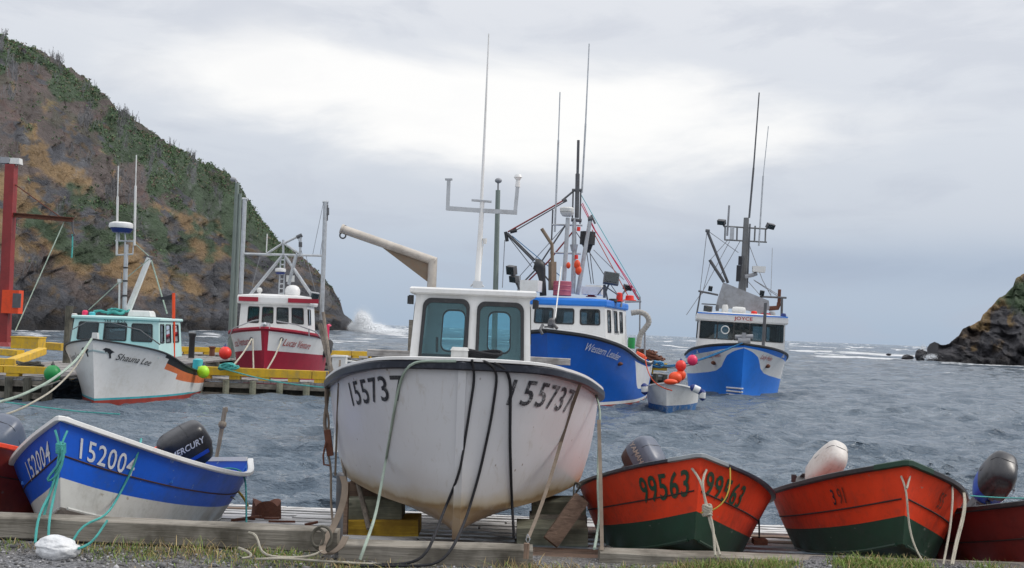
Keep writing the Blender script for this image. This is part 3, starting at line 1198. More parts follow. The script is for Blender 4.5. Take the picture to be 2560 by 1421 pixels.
# ---- scrub on the left headland: many small leafy clumps and bare grey dead stems
def build_scrub():
    P, PX, PY, g, rk, dd, J, rd = HILL_PTS
    R = np.random.default_rng(5)
    vis = (PX > -60) & (PX < 900)
    w_ = (np.clip(g, 0, 1) * (1 - np.clip(rk, 0, .9)) * .9 + .10 * (1 - np.clip(rk, 0, 1)) + .35 * sstep(30, 3, np.abs(rd)) * (PX < 850)) * vis
    w_ = w_ / w_.sum()
    idx = R.choice(len(P), 5200, p=w_)
    Vs, Fs, Cs = [], [], []
    n = 0
    tints = np.array([(.062, .110, .048), (.085, .140, .062), (.048, .085, .045), (.13, .125, .068), (.15, .105, .085)])
    for i in idx:
        c = P[i]
        h = R.uniform(.18, .48) * (1.15 if abs(rd[i]) < 25 else 1)
        tint = 1.2 * tints[R.choice(5, p=[.30, .26, .2, .14, .10] if g[i] > .3 else [.15, .15, .2, .25, .25])] * R.uniform(.7, 1.35)
        k = 7
        o = c + np.stack([R.normal(0, .55, k) * h, R.normal(0, .5, k) * h, R.uniform(-.2, 1.0, k) * h], 1)
        a = R.normal(0, 1, (k, 3))
        a /= np.linalg.norm(a, axis=1)[:, None]
        e = np.cross(a, R.normal(0, 1, (k, 3)))
        e /= np.linalg.norm(e, axis=1)[:, None]
        s_ = R.uniform(.18, .5, (k, 1)) * h
        Vs.append(np.stack([o - a * s_ - e * s_ * .6, o + a * s_ - e * s_ * .5, o + a * s_ * .7 + e * s_ * .8, o - a * s_ * .6 + e * s_ * .7], 1).reshape(-1, 3))
        Fs.append(np.arange(4 * k).reshape(-1, 4) + n)
        Cs.append(np.repeat(tint[None] * R.uniform(.75, 1.25, (k, 1)), 4, axis=0))
        n += 4 * k
    # dead spruces: pale thin stems with a few side twigs
    w2 = np.clip(dd, 0, 1) * (1 - np.clip(rk, 0, 1)) * vis
    w2 /= w2.sum()
    for i in R.choice(len(P), 1500, p=w2):
        c = P[i]
        h = R.uniform(.9, 2.4)
        top = c + np.array([R.normal(0, .25), 0, 1]) * h
        segs = [(c - np.array([0, 0, .4]), top, .06)]
        for q in range(6):
            b_ = c + (top - c) * R.uniform(.3, .95)
            segs.append((b_, b_ + np.array([R.normal(0, .5), R.normal(0, .4), R.uniform(.05, .5)]) * h * .35, .035))
        tint = np.array([.27, .265, .27]) * R.uniform(.6, 1.2)
        for a, e, r_ in segs:
            x = np.array([r_, 0, 0])
            Vs.append(np.stack([a - x, a + x, e + x * .4, e - x * .4]))
            Fs.append(np.arange(4).reshape(1, 4) + n)
            Cs.append(np.repeat(tint[None], 4, axis=0))
            n += 4
    m, nb, p = new_mat('scrub_leaves')
    at = nb.n('ShaderNodeAttribute', attribute_name='tint')
    nb.put(p.inputs['Base Color'], at.outputs[0])
    p.inputs['Roughness'].default_value = .8
    C = np.concatenate(Cs)
    C = np.concatenate([C, np.ones((len(C), 1))], 1)
    o = np_mesh('hillside_scrub', np.concatenate(Vs), np.concatenate(Fs), [m], False, {'tint': ('FLOAT_COLOR', C)}, 'stuff')
    tag(o, 'low dark green scrub and bare grey dead spruce covering the steep headland', 'scrub')


build_scrub()


# ---- water: one sheet from the slipway to the horizon with real waves
def water_mat():
    m, nb, p = new_mat('harbour_water')
    tcn = nb.n('ShaderNodeTexCoord')
    fo = nb.n('ShaderNodeAttribute', attribute_name='foam')
    ch = nb.n('ShaderNodeAttribute', attribute_name='reach')
    v = nb.mapping(tcn.outputs['Object'], (.38, 1.0, 1))
    r1 = nb.noise(v, 2.6, 5, .62, .6)
    r2 = nb.noise(nb.mapping(tcn.outputs['Object'], (.5, 1, 1), (0, 0, .35)), 7.5, 4, .6, .4)
    r3 = nb.noise(nb.mapping(tcn.outputs['Object'], (.35, 1.0, 1), (0, 0, -.12)), .40, 6, .62, .6)
    h = nb.m('ADD', nb.m('ADD', nb.m('MULTIPLY', r1, .24), nb.m('MULTIPLY', r2, .09)), nb.m('MULTIPLY', r3, nb.m('MULTIPLY', ch.outputs[2], 3.2)))
    bp = nb.n('ShaderNodeBump', i_Strength=1.0, i_Distance=1.0, i_Height=h)
    big = nb.noise(nb.mapping(tcn.outputs['Object'], (.3, 1, 1)), .06, 4, .6)
    deep = nb.mix(nb.n('ShaderNodeMapRange', i_0=big, i_1=.38, i_2=.62).outputs[0], (.088, .122, .162), (.122, .158, .196))
    fn = nb.noise(nb.mapping(tcn.outputs['Object'], (.35, 1, 1)), 1.1, 8, .72, 1.0)
    stk = nb.noise(nb.mapping(tcn.outputs['Object'], (.25, 1, 1)), .32, 5, .7, .8)
    nzf = nb.m('SUBTRACT', nb.m('ADD', nb.m('MULTIPLY', fn, .5), nb.m('MULTIPLY', stk, .5)), .5)
    ff = nb.n('ShaderNodeMapRange', i_0=nb.m('ADD', fo.outputs[2], nb.m('MULTIPLY', nzf, 3.4)), i_1=.58, i_2=.95).outputs[0]
    nb.put(p.inputs['Base Color'], nb.mix(ff, deep, (.78, .80, .82)))
    nb.put(p.inputs['Roughness'], nb.m('ADD', .07, nb.m('MULTIPLY', ff, .6)))
    p.inputs['IOR'].default_value = 1.33
    nb.put(p.inputs['Normal'], bp.outputs[0])
    return m


def build_water():
    th = np.radians(np.linspace(-56, 56, 1000))
    d = np.concatenate([np.exp(np.linspace(math.log(13.5), math.log(420), 780)), np.exp(np.linspace(math.log(424), math.log(7000), 150))])
    D, TH = np.meshgrid(d, th, indexing='ij')
    X_, Y_ = D * np.tan(TH), D.copy()
    row = np.gradient(d)[:, None]
    colsp = D * (th[1] - th[0])
    Z_ = np.zeros_like(D)
    DX = np.zeros_like(D)
    DY = np.zeros_like(D)
    R = np.random.default_rng(11)
    gust = .55 + .9 * fbm(X_ / 14, Y_ / 7, 3)
    open_sea = sstep(60, 330, Y_)
    for k in range(96):
        lam = math.exp(R.uniform(math.log(.3), math.log(3.0)))
        ang = R.normal(-PI / 2 + .12, .42)
        kx, ky = math.cos(ang) * 2 * PI / lam, math.sin(ang) * 2 * PI / lam
        a = .0142 * lam ** .75 * R.uniform(.5, 1.1)
        att = sstep(.5, .22, np.maximum(row, colsp * .4) / lam)
        if att.max() <= 0:
            continue
        ph = kx * X_ + ky * Y_ + R.uniform(0, 6.28)
        A = a * att * gust * (1 + .6 * open_sea)
        Z_ += A * np.sin(ph)
        DX += A * .85 * math.cos(ang) * np.cos(ph)
        DY += A * .85 * math.sin(ang) * np.cos(ph)
    for k in range(16):
        lam = math.exp(R.uniform(math.log(12), math.log(70)))
        ang = R.normal(-PI / 2 + .1, .5)
        kx, ky = math.cos(ang) * 2 * PI / lam, math.sin(ang) * 2 * PI / lam
        att = sstep(.6, .25, np.maximum(row, colsp * .3) / lam)
        Z_ += .012 * lam ** .75 * R.uniform(.4, 1) * att * (.05 + .95 * open_sea ** 1.5) * np.sin(kx * X_ + ky * Y_ + R.uniform(0, 6.28))
    far = sstep(420, 900, Y_)
    Z_ += far * (fbm(X_ / 34, Y_ / 160, 4) - .5) * 5.5
    # foam: surf along the headlands, whitecaps outside the harbour
    dv = np.stack([X_, Y_, Y_ * 0], -1) - CAM
    zc = dv @ _f
    PX = CX + F * (dv @ _r) / zc
    sl = shore_l(np.clip(PX, -1100, 904))
    gap = sl - Y_
    surf = np.exp(-np.clip(gap, 0, 999) / 10.0) * (gap > -6) * (PX < 905) * (.5 + .9 * fbm(PX / 40, Y_ / 30, 3))
    tip = np.exp(-((PX - 950) / 75) ** 2 - ((Y_ - 340) / 55) ** 2) * 1.3
    tip2 = np.exp(-((PX - 1000) / 70) ** 2 - ((Y_ - 300) / 30) ** 2) * .55
    sr = shore_r(np.linspace(2316, 3700, 100))
    srr = np.interp(PX, np.linspace(2316, 3700, 100), sr)
    surf2 = np.exp(-np.clip(srr - Y_, 0, 999) / 4.0) * (PX > 2316) * (srr - Y_ > -5) * (.25 + 1.2 * fbm(PX / 14, Y_ / 8, 3))
    reef = np.exp(-((PX - 2200) / 120) ** 2 - ((Y_ - 305) / 45) ** 2) * 1.45 + np.exp(-((PX - 2290) / 45) ** 2 - ((Y_ - 225) / 18) ** 2) * .8
    cap = sstep(.55, .72, fbm(X_ / 9, Y_ / 16, 4)) * sstep(55, 170, Y_) * .80 + sstep(.60, .72, fbm(X_ / 3, Y_ / 5 + 50, 3)) * sstep(30, 120, Y_) * .22
    cap = cap * (.6 + .8 * sstep(0, .35, Z_))
    patch = np.exp(-((PX - 80) / 70) ** 2 - ((Y_ - 135) / 14) ** 2) * .8 + np.exp(-((PX - 525) / 45) ** 2 - ((Y_ - 205) / 20) ** 2) * .95
    foam = np.clip(np.maximum.reduce([surf, tip, tip2, surf2, reef, cap, patch]), 0, 1)
    V = np.stack([X_ + DX, Y_ + DY, Z_], -1).reshape(-1, 3)
    o = np_mesh('water', V, quads(len(d), len(th)), [water_mat()], attrs={'foam': ('FLOAT', foam), 'reach': ('FLOAT', sstep(40, 160, Y_))})
    return o


build_water()

# sea bed shelf below the slip so no void shows between planks
mb = MB()
mb.box((0, 13.6, -.6), (60, 9, .5))
# ---- gravel shore
def build_ground():
    x = np.concatenate([np.linspace(-40, -7, 40), np.linspace(-6.9, 6.9, 560), np.linspace(7, 40, 40)])
    y = np.concatenate([np.linspace(-30, 7.5, 40), np.linspace(7.55, 10.0, 150)])
    Xg, Yg = np.meshgrid(x, y, indexing='ij')
    Zg = .955 + (fbm(Xg * .8, Yg * .8, 4) - .5) * .09 + (fbm(Xg * 9, Yg * 9, 3) - .5) * .022 + .03 * sstep(9.2, 9.5, Yg)
    Zg += .12 * sstep(1.2, 3.2, Xg)
    Zg += -.75 * sstep(9.75, 10.0, Yg)
    m, nb, p = new_mat('gravel')
    tcn = nb.n('ShaderNodeTexCoord')
    vo = nb.n('ShaderNodeTexVoronoi', i_0=tcn.outputs['Object'], i_Scale=62.0)
    nz = nb.noise(tcn.outputs['Object'], 1.6, 5)
    nz2 = nb.noise(tcn.outputs['Object'], 40, 3)
    a = nb.mix(nb.n('ShaderNodeSeparateColor', i_0=vo.outputs[1]).outputs[0], (.075, .077, .085), (.24, .24, .25))
    a = nb.mix(nb.n('ShaderNodeMapRange', i_0=nz, i_1=.42, i_2=.68).outputs[0], a, (.125, .11, .09))
    a = nb.mix(nb.n('ShaderNodeMapRange', i_0=nz2, i_1=.62, i_2=.72).outputs[0], a, (.42, .42, .44))
    nb.put(p.inputs['Base Color'], a)
    p.inputs['Roughness'].default_value = .85
    nb.put(p.inputs['Normal'], nb.n('ShaderNodeBump', i_Strength=.9, i_Distance=.02, i_Height=vo.outputs[0]).outputs[0])
    np_mesh('ground', np.stack([Xg, Yg, Zg], -1).reshape(-1, 3), quads(len(x), len(y))[:, ::-1], [m])
    # loose stones
    R = np.random.default_rng(2)
    bm = bmesh.new()
    bmesh.ops.create_icosphere(bm, subdivisions=1, radius=1)
    base = np.array([v.co[:] for v in bm.verts])
    fc = np.array([[v.index for v in f.verts] for f in bm.faces])
    bm.free()
    Vs, Fs, Cs = [], [], []
    N = 5200
    for i in range(N):
        px, py = R.uniform(-5.6, 5.6), 9.55 - abs(R.normal(0, .75))
        s_ = R.uniform(.006, .017) * (2 if R.random() < .02 else 1)
        z = .955 + (fbm(np.array([px * .8]), np.array([py * .8]), 4)[0] - .5) * .09 + .03 * float(sstep(9.2, 9.5, py)) + .12 * float(sstep(1.2, 3.2, px))
        q = base * s_ * np.array([R.uniform(.8, 1.4), R.uniform(.8, 1.4), R.uniform(.5, .9)]) + R.normal(0, s_ * .12, base.shape)
        Vs.append(q + np.array([px, py, z + s_ * .25]))
        Fs.append(fc + i * len(base))
        g = R.choice([.09, .13, .19, .27, .38], p=[.25, .3, .25, .14, .06]) * R.uniform(.8, 1.2)
        Cs.append(np.tile([g, g * .99, g * 1.0, 1], (len(base), 1)))
    m2, nb, p = new_mat('loose_stone')
    nb.put(p.inputs['Base Color'], nb.n('ShaderNodeAttribute', attribute_name='tint').outputs[0])
    p.inputs['Roughness'].default_value = .8
    o = np_mesh('gravel_stones', np.concatenate(Vs), np.concatenate(Fs), [m2], False, {'tint': ('FLOAT_COLOR', np.concatenate(Cs))}, 'stuff')
    tag(o, 'loose grey gravel stones along the front edge of the yard', 'gravel')


build_ground()


def gz(x, y):
    return .955 + (float(fbm(np.array([x * .8]), np.array([y * .8]), 4)[0]) - .5) * .09 + .03 * float(sstep(9.2, 9.5, y)) + .12 * float(sstep(1.2, 3.2, x))


# ---- slipway: boards laid across, sloping down into the water
def slip_z(y):
    return .93 - .118 * (y - 9.9)


SLIP_A = math.atan(-.118)
mb = MB()
R_ = rot(0, SLIP_A, 0)
yy = 9.95
rs = random.Random(3)
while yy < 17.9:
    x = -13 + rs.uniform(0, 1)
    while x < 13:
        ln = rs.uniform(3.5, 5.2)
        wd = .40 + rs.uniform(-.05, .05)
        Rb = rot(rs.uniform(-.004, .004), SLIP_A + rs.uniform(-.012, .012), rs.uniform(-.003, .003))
        mb.box((x + ln / 2, yy, slip_z(yy) - .03 + rs.uniform(-.008, .010)), (ln - .03, wd, .05), Rb, mi=1 if yy < 11.4 or rs.random() < .15 else 0)  # near rows all brown: weathered wood, with the hulls' shade in its colour
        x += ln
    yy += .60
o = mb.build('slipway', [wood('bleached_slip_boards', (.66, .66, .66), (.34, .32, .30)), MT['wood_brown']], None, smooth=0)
o['kind'] = 'structure'
mb = MB()
for x in np.linspace(-12, 12, 13):
    mb.bar((x, 9.9, slip_z(9.9) - .2), (x, 18.2, slip_z(18.2) - .2), .2, .22)
for yq in np.arange(10.2, 18, .6):
    mb.tube([(-13, yq, slip_z(yq) - .07), (13, yq, slip_z(yq) - .07)], .055, 6)
o = mb.build('slipway', wood('dark_slip_bearers', (.09, .075, .06), (.03, .026, .022)), None, smooth=0)
o['kind'] = 'structure'


# ---- breaking wave at the point: a cloud of small water clots
def build_spray():
    R = np.random.default_rng(9)
    bm = bmesh.new()
    bmesh.ops.create_icosphere(bm, subdivisions=1, radius=1)
    base = np.array([v.co[:] for v in bm.verts])
    fc = np.array([[v.index for v in f.verts] for f in bm.faces])
    bm.free()
    Vs, Fs = [], []
    n = 0

    def clots(px, py, sx, sy, d, sd, N, r0, r1):
        nonlocal n
        for _ in range(N):
            a, c = R.normal(0, 1), R.normal(0, 1)
            q = W(px + a * sx, py + c * sy + a * a * sy * .15, d + R.normal(0, sd))
            if q[2] < -.2:
                q[2] = R.uniform(0, .6)
            r_ = R.uniform(r0, r1) * math.exp(-.25 * (a * a + c * c))
            Vs.append(base * r_ * R.uniform(.7, 1.3, 3) + R.normal(0, r_ * .15, base.shape) + q)
            Fs.append(fc + n)
            n += len(base)
    clots(908, 802, 13, 12, 338, 5, 8200, .04, .17)
    clots(902, 795, 9, 12, 340, 4, 2600, .03, .13)
    clots(928, 820, 24, 7, 334, 6, 8200, .05, .19)
    clots(965, 828, 34, 4.0, 328, 8, 4600, .05, .19)
    clots(882, 817, 8, 7, 346, 3, 1500, .04, .15)
    clots(908, 790, 21, 17, 340, 6, 2600, .02, .07)
    clots(2308, 878, 5, 10, 232, 3, 900, .02, .09)
    clots(2330, 893, 14, 5, 205, 3, 900, .02, .09)
    m, nb, p = new_mat('sea_spray')
    p.inputs['Base Color'].default_value = (.86, .88, .90, 1)
    p.inputs['Roughness'].default_value = .9
    p.inputs['Subsurface Weight'].default_value = .4
    p.inputs['Subsurface Radius'].default_value = (.6, .6, .6)
    o = np_mesh('sea_spray', np.concatenate(Vs), np.concatenate(Fs), [m], True, None, 'stuff')
    tag(o, 'white spray of a wave breaking on the rocky point', 'spray')


build_spray()


def rock(px, py, wpx, hpx, d, label, seed):
    R = np.random.default_rng(seed)
    bm = bmesh.new()
    bmesh.ops.create_icosphere(bm, subdivisions=4, radius=1)
    k = d / F
    for v in bm.verts:
        c = np.array(v.co[:])
        nn = fbm(np.array([c[0] * 1.6 + seed]), np.array([c[2] * 1.6 + c[1]]), 4)[0] - .5
        c = c * (1 + .9 * nn)
        v.co = (c[0] * wpx * k / 2, c[1] * wpx * k / 2, c[2] * hpx * k / 2)
    me = bpy.data.meshes.new('sea_rock')
    bm.to_mesh(me)
    bm.free()
    me.materials.append(M('wet_black_rock', (.032, .032, .038), .6, .4, 1.2, (.09, .085, .08), bump=.8, bscale=3))
    o = bpy.data.objects.new('sea_rock', me)
    COL.objects.link(o)
    o.location = W(px, py, d)
    tag(o, label, 'rock')


rock(2302, 888, 26, 34, 214, 'tallest pointed black rock in the surf off the grey headland', 1)
rock(2268, 893, 28, 14, 212, 'low sloping black rock seaward of the pointed one in the surf', 2)
rock(2222, 887, 14, 6, 236, 'tiny far black rock awash in the white reef foam', 3)
rock(2332, 900, 26, 14, 205, 'low black rock between the pointed rock and the headland foot', 4)


# ---- grass and weeds along the kerb timbers
def build_grass():
    R = np.random.default_rng(21)
    Vs, Fs, Cs = [], [], []
    n = 0
    clumps = [(-5.3, -1.55, 9.38, .10, 5200), (-1.6, .1, 9.12, .06, 900), (.0, 1.2, 9.22, .10, 1500), (1.0, 2.4, 9.40, .08, 2600), (2.2, 6.4, 9.36, .11, 15000), (-3.4, -1.6, 9.2, .16, 900)]
    tufts = [(-3.1, 9.42, .26, 160), (-2.62, 9.40, .30, 170), (-4.9, 9.4, .22, 120), (-5.1, 9.38, .2, 120), (.18, 9.25, .24, 260), (.45, 9.28, .22, 220), (-1.35, 9.18, .2, 130), (-.95, 9.16, .18, 120), (-2.15, 9.42, .22, 90), (1.55, 9.4, .15, 90), (-.55, 9.14, .16, 120), (-2.9, 9.3, .14, 120), (-3.8, 9.35, .2, 100)]
    blades = []
    for x0, x1, y, sd, N in clumps:
        for _ in range(N):
            x = R.uniform(x0, x1)
            dens = float(vnoise(np.array([x * 2.6]), np.array([y * 3]))[0])
            if R.random() > dens * 1.6 - .2:
                continue
            blades.append((x, y + R.normal(0, sd), R.uniform(.02, .075) * (1.5 if x > 1.5 else 1), .28))
    for x, y, h, N in tufts:
        for _ in range(N):
            blades.append((x + R.normal(0, .16), y + R.normal(0, .06), .55 * h * R.uniform(.2, 1.0), .75))
    for x, y, h, dry in blades:
        if y > 9.5:
            continue
        z = gz(x, y) - .01
        a = R.uniform(0, 2 * PI)
        ln = R.normal(0, .42, 2) * h
        w_ = R.uniform(.0022, .0045)
        sx = np.array([math.cos(a), math.sin(a), 0]) * w_
        p0 = np.array([x, y, z])
        p1 = p0 + np.array([ln[0] * .4, ln[1] * .4, h * .6])
        p2 = p0 + np.array([ln[0], ln[1], h * (.95 if R.random() < .7 else .6)])
        Vs += [p0 - sx, p0 + sx, p1 + sx * .8, p1 - sx * .8, p2 + sx * .2, p2 - sx * .2]
        Fs += [(n, n + 1, n + 2, n + 3), (n + 3, n + 2, n + 4, n + 5)]
        if R.random() < dry:
            c = np.array([.44, .33, .16]) * R.uniform(.55, 1.25)
        else:
            c = np.array([.17, .25, .05]) * R.uniform(.6, 1.4)
        Cs += [c * .8, c * .8, c, c, c * 1.1, c * 1.1]
        n += 6
    m, nb, p = new_mat('grass_blades')
    nb.put(p.inputs['Base Color'], nb.n('ShaderNodeAttribute', attribute_name='tint').outputs[0])
    p.inputs['Roughness'].default_value = .7
    C = np.array(Cs)
    C = np.concatenate([C, np.ones((len(C), 1))], 1)
    o = np_mesh('kerb_grass', np.array(Vs), np.array(Fs), [m], False, {'tint': ('FLOAT_COLOR', C)}, 'stuff')
    tag(o, 'short green and straw coloured grass growing along the kerb timbers', 'grass')


build_grass()


# ================================================================== KERB TIMBERS, CRADLE
def timber(name, a, c, wd, hg, mat, label, cat='timber', axis=0, group=None, wear=.012):
    """a squared timber with worn edges; a, c = end points of its axis"""
    a, c = np.asarray(a, float), np.asarray(c, float)
    d = c - a
    L_ = np.linalg.norm(d)
    ang = math.atan2(d[1], d[0])
    el_ = math.asin(d[2] / L_)
    R = np.array(Matrix.Rotation(ang, 3, 'Z') @ Matrix.Rotation(-el_, 3, 'Y'))
    mb = MB()
    n = max(2, int(L_ / .25))
    rr = random.Random(int(abs(a[0] * 100)) + 7)
    rings = []
    for i in range(n + 1):
        x = -L_ / 2 + L_ * i / n
        P = []
        for sy, sz in ((-1, -1), (1, -1), (1, 1), (-1, 1)):
            b_ = wear * rr.uniform(.5, 1.6)
            y, z = sy * wd / 2, sz * hg / 2
            if sy * sz > 0:
                P += [(x, y - sy * b_, z), (x, y, z - sz * b_)] if False else [(x, y, z - sz * b_), (x, y - sy * b_, z)]
            else:
                P += [(x, y - sy * b_, z), (x, y, z - sz * b_)]
        rings.append([np.array(p) + np.array([0, rr.uniform(-1, 1) * wear * .3, rr.uniform(-1, 1) * wear * .3]) for p in P])
    mb.rings(rings)
    o = mb.build(name, MT[mat], None, smooth=25)
    o.matrix_world = Matrix.Translation(Vector((a + c) / 2)) @ Matrix(R.tolist()).to_4x4()
    return tag(o, label, cat, group)


def tpx(name, x0, y0, x1, y1, hpx, d, wd, mat, label, d1=None, **kw):
    """timber whose front face centre line runs between two photo pixels"""
    d1 = d1 or d
    a, c = W(x0, y0, d), W(x1, y1, d1)
    s_ = np.array([0, wd / 2, 0])
    return timber(name, a + s_, c + s_, wd, hpx * d / F, mat, label, **kw)


tpx('kerb_timber', -60, 1317, 842, 1357, 54, 9.55, .24, 'wood_grey', 'long grey kerb timber in front of the blue skiff', cat='kerb timber')
tpx('kerb_timber', 846, 1386, 1332, 1401, 50, 9.36, .26, 'wood_grey', 'grey kerb timber under the bow of the big white boat', cat='kerb timber')
tpx('kerb_timber', 1500, 1398, 2640, 1438, 32, 9.60, .24, 'wood_grey', 'long kerb timber in front of the red skiffs, edged with grass', cat='kerb timber')

# cradle under the white boat
tpx('cradle_block', 862, 1322, 1045, 1322, 40, 12.1, .5, 'wood_yellow', 'worn yellow timber block at the bottom of the cradle', cat='cradle block')
tpx('cradle_block', 862, 1276, 1004, 1276, 52, 12.15, .42, 'wood_green', 'green grey timber block lying on the yellow block', cat='cradle block')
tpx('cradle_block', 868, 1230, 985, 1230, 40, 12.4, .36, 'wood_brown', 'brown timber wedge under the hull on top of the green grey block', cat='cradle block')
tpx('cradle_block', 1330, 1278, 1465, 1278, 50, 12.2, .4, 'wood_green', 'upper green grey block propping the white hull near the red skiff', cat='cradle block')
tpx('cradle_block', 1292, 1341, 1470, 1344, 46, 11.5, .5, 'wood_green', 'low green grey block on the slip beside the diagonal prop', cat='cradle block')
tpx('cradle_block', 1325, 1310, 1468, 1312, 34, 12.0, .42, 'wood_grey', 'middle grey block between the two green grey blocks', cat='cradle block')
mb = MB()
mb.bar(W(1454, 1246, 11.35), W(1376, 1356, 11.15), .17, .07, up=(0, -1, 0))
single(mb, 'prop_plank', MT['wood_brown'], 'dark diagonal prop plank leaning on the green grey blocks', 'prop', smooth=0)
mb = MB()
mb.bar(W(866, 1206, 12.0), W(862, 1346, 12.0), .055, .09, up=(0, -1, 0))
single(mb, 'prop_plank', MT['wood_brown'], 'thin upright prop plank nailed beside the yellow block', 'prop', smooth=0)

# ================================================================== THE WHITE WORKBOAT ON THE SLIP
WB = Thing('workboat', 'big white workboat with black rubbing rail propped on timber blocks on the slip', 'boat', (-.44, 10.3, .96), rot(.025, 0, 0))
T6 = [0, .06, .16, .32, .6, 1]
hw = Hull(T6,
          [(.0, 0, 1.715), (.60, .16, 1.70), (1.05, .62, 1.62), (1.47, 1.75, 1.42), (1.56, 3.6, 1.22), (1.45, 6.4, 1.15)],
          [(.0, .20, .30), (.33, .45, .26), (.68, .95, .235), (1.28, 2.15, .27), (1.42, 3.8, .28), (1.34, 6.35, .28)],
          [(.0, .26, .0), (0, .5, 0), (0, 1.05, 0), (0, 2.2, .0), (0, 3.8, .0), (0, 6.3, 0)],
          bulge=(.0, .0, .01, .03, .05, .05), belly=.0)
# the white gelcoat carries a brown waterline stain, scuffs and rust tears
m, nb, p = new_mat('white_gelcoat_stained')
tcn = nb.n('ShaderNodeTexCoord')
sx_ = nb.n('ShaderNodeSeparateXYZ', i_0=tcn.outputs['Object'])
nz = nb.noise(tcn.outputs['Object'], 1.6, 5, .6)
zz = nb.m('ADD', sx_.outputs[2], nb.m('MULTIPLY', nb.m('SUBTRACT', nz, .5), .26))
stn = nb.ramp(zz, [(.0, (.16, .105, .055)), (.10, (.30, .215, .12)), (.24, (.34, .25, .15)), (.30, (.26, .18, .09)), (.335, (.42, .36, .26)), (.46, (.52, .515, .51)), (.70, (.585, .59, .61))])
scr = nb.noise(nb.mapping(tcn.outputs['Object'], (3, 3, .6), (0, .5, 0)), 3.5, 6, .7, 1.0)
c_ = nb.mix(nb.m('MULTIPLY', nb.n('ShaderNodeMapRange', i_0=scr, i_1=.56, i_2=.70).outputs[0], .45), stn, (.40, .37, .32))
tear = nb.noise(nb.mapping(tcn.outputs['Object'], (7, 7, .3)), 2.4, 4, .6)
tz = nb.n('ShaderNodeMapRange', i_0=sx_.outputs[2], i_1=.9, i_2=1.6).outputs[0]
c_ = nb.mix(nb.m('MULTIPLY', nb.m('MULTIPLY', nb.n('ShaderNodeMapRange', i_0=tear, i_1=.62, i_2=.74).outputs[0], tz), .35), c_, (.36, .26, .17))
ptc = nb.n('ShaderNodeTexVoronoi', i_0=nb.mapping(tcn.outputs['Object'], (1, 1, 1.6)), i_Scale=1.1)
ptv = nb.n('ShaderNodeSeparateColor', i_0=ptc.outputs[1]).outputs[0]
c_ = nb.mix(nb.m('MULTIPLY', nb.m('GREATER_THAN', ptv, .72), .12), c_, (.48, .49, .50))
pk = nb.noise(nb.mapping(tcn.outputs['Object'], (1, 1, .8)), 1.3, 4, .6, .4)
pkx = nb.n('ShaderNodeMapRange', i_0=nb.m('ABSOLUTE', sx_.outputs[0]), i_1=1.30, i_2=1.5).outputs[0]
pf = nb.m('MULTIPLY', nb.n('ShaderNodeMapRange', i_0=pk, i_1=.52, i_2=.62).outputs[0], pkx)
c_ = nb.mix(nb.m('MULTIPLY', pf, .25), c_, (.60, .24, .20))
dots = nb.n('ShaderNodeTexVoronoi', i_0=nb.mapping(tcn.outputs['Object'], (3, 3, 2)), i_Scale=1.7)
c_ = nb.mix(nb.m('MULTIPLY', nb.n('ShaderNodeMapRange', i_0=dots.outputs[0], i_1=.06, i_2=.03).outputs[0], .8), c_, (.14, .09, .06))
nb.put(p.inputs['Base Color'], c_)
nb.put(p.inputs['Roughness'], nb.m('ADD', .22, nb.m('MULTIPLY', scr, .25)))
wav = nb.noise(tcn.outputs['Object'], .9, 2, .5)
nb.put(p.inputs['Normal'], nb.n('ShaderNodeBump', i_Strength=.35, i_Distance=.10, i_Height=wav).outputs[0])
MT['gelcoat'] = m
hw.shell(WB, [MT['gelcoat']], [0, .12, .25, .38, .5, .62, .74, .86, .95, 1.0, 1.05, 1.25, 1.5, 1.75, 2.0], lambda u, j: 0, us=sorted(set(list(np.linspace(0, .2, 22)) + list(np.linspace(.2, 1, 24)))), inner=MT['offwhite'], vin=.25)
mb = WB.mb()
mb.bar(hw.S(0, .02) + np.array([0, .012, 0]), hw.S(0, 1) + np.array([0, .014, 0]), .075, .06, up=(0, 1, 0))
mb.bar(hw.S(0, 1) + np.array([0, .014, .01]), hw.S(0, 2) + np.array([0, .014, 0]), .075, .06, up=(0, 1, 0))
SURF[WB.o.name + '/rail'] = [BVHTree.FromPolygons([Vector(WB.out(p)) for p in mb.v], mb.f)]
mb.build('stem', MT['gelcoat'], WB, smooth=20)
hw.rail(WB, 'rubbing_rail', MT['navy'], .08, .085, up=-.035, out=.028)
hw.rail(WB, 'gunwale_cap', MT['white'], .12, .035, up=.025, out=-.01)
hw.deck(WB, MT['offwhite'], .05, .005, .62, camber=.06)
mb = WB.mb()
k = hw.S(0, 0)
mb.box(k + np.array([-.035, .17, -.0]), (.17, .17, .24), taper=.94)
mb.box(k + np.array([-.035, .17, .12]), (.18, .18, .03), taper=.8)
mb.build('bow_post', MT['offwhite'], WB, smooth=20)
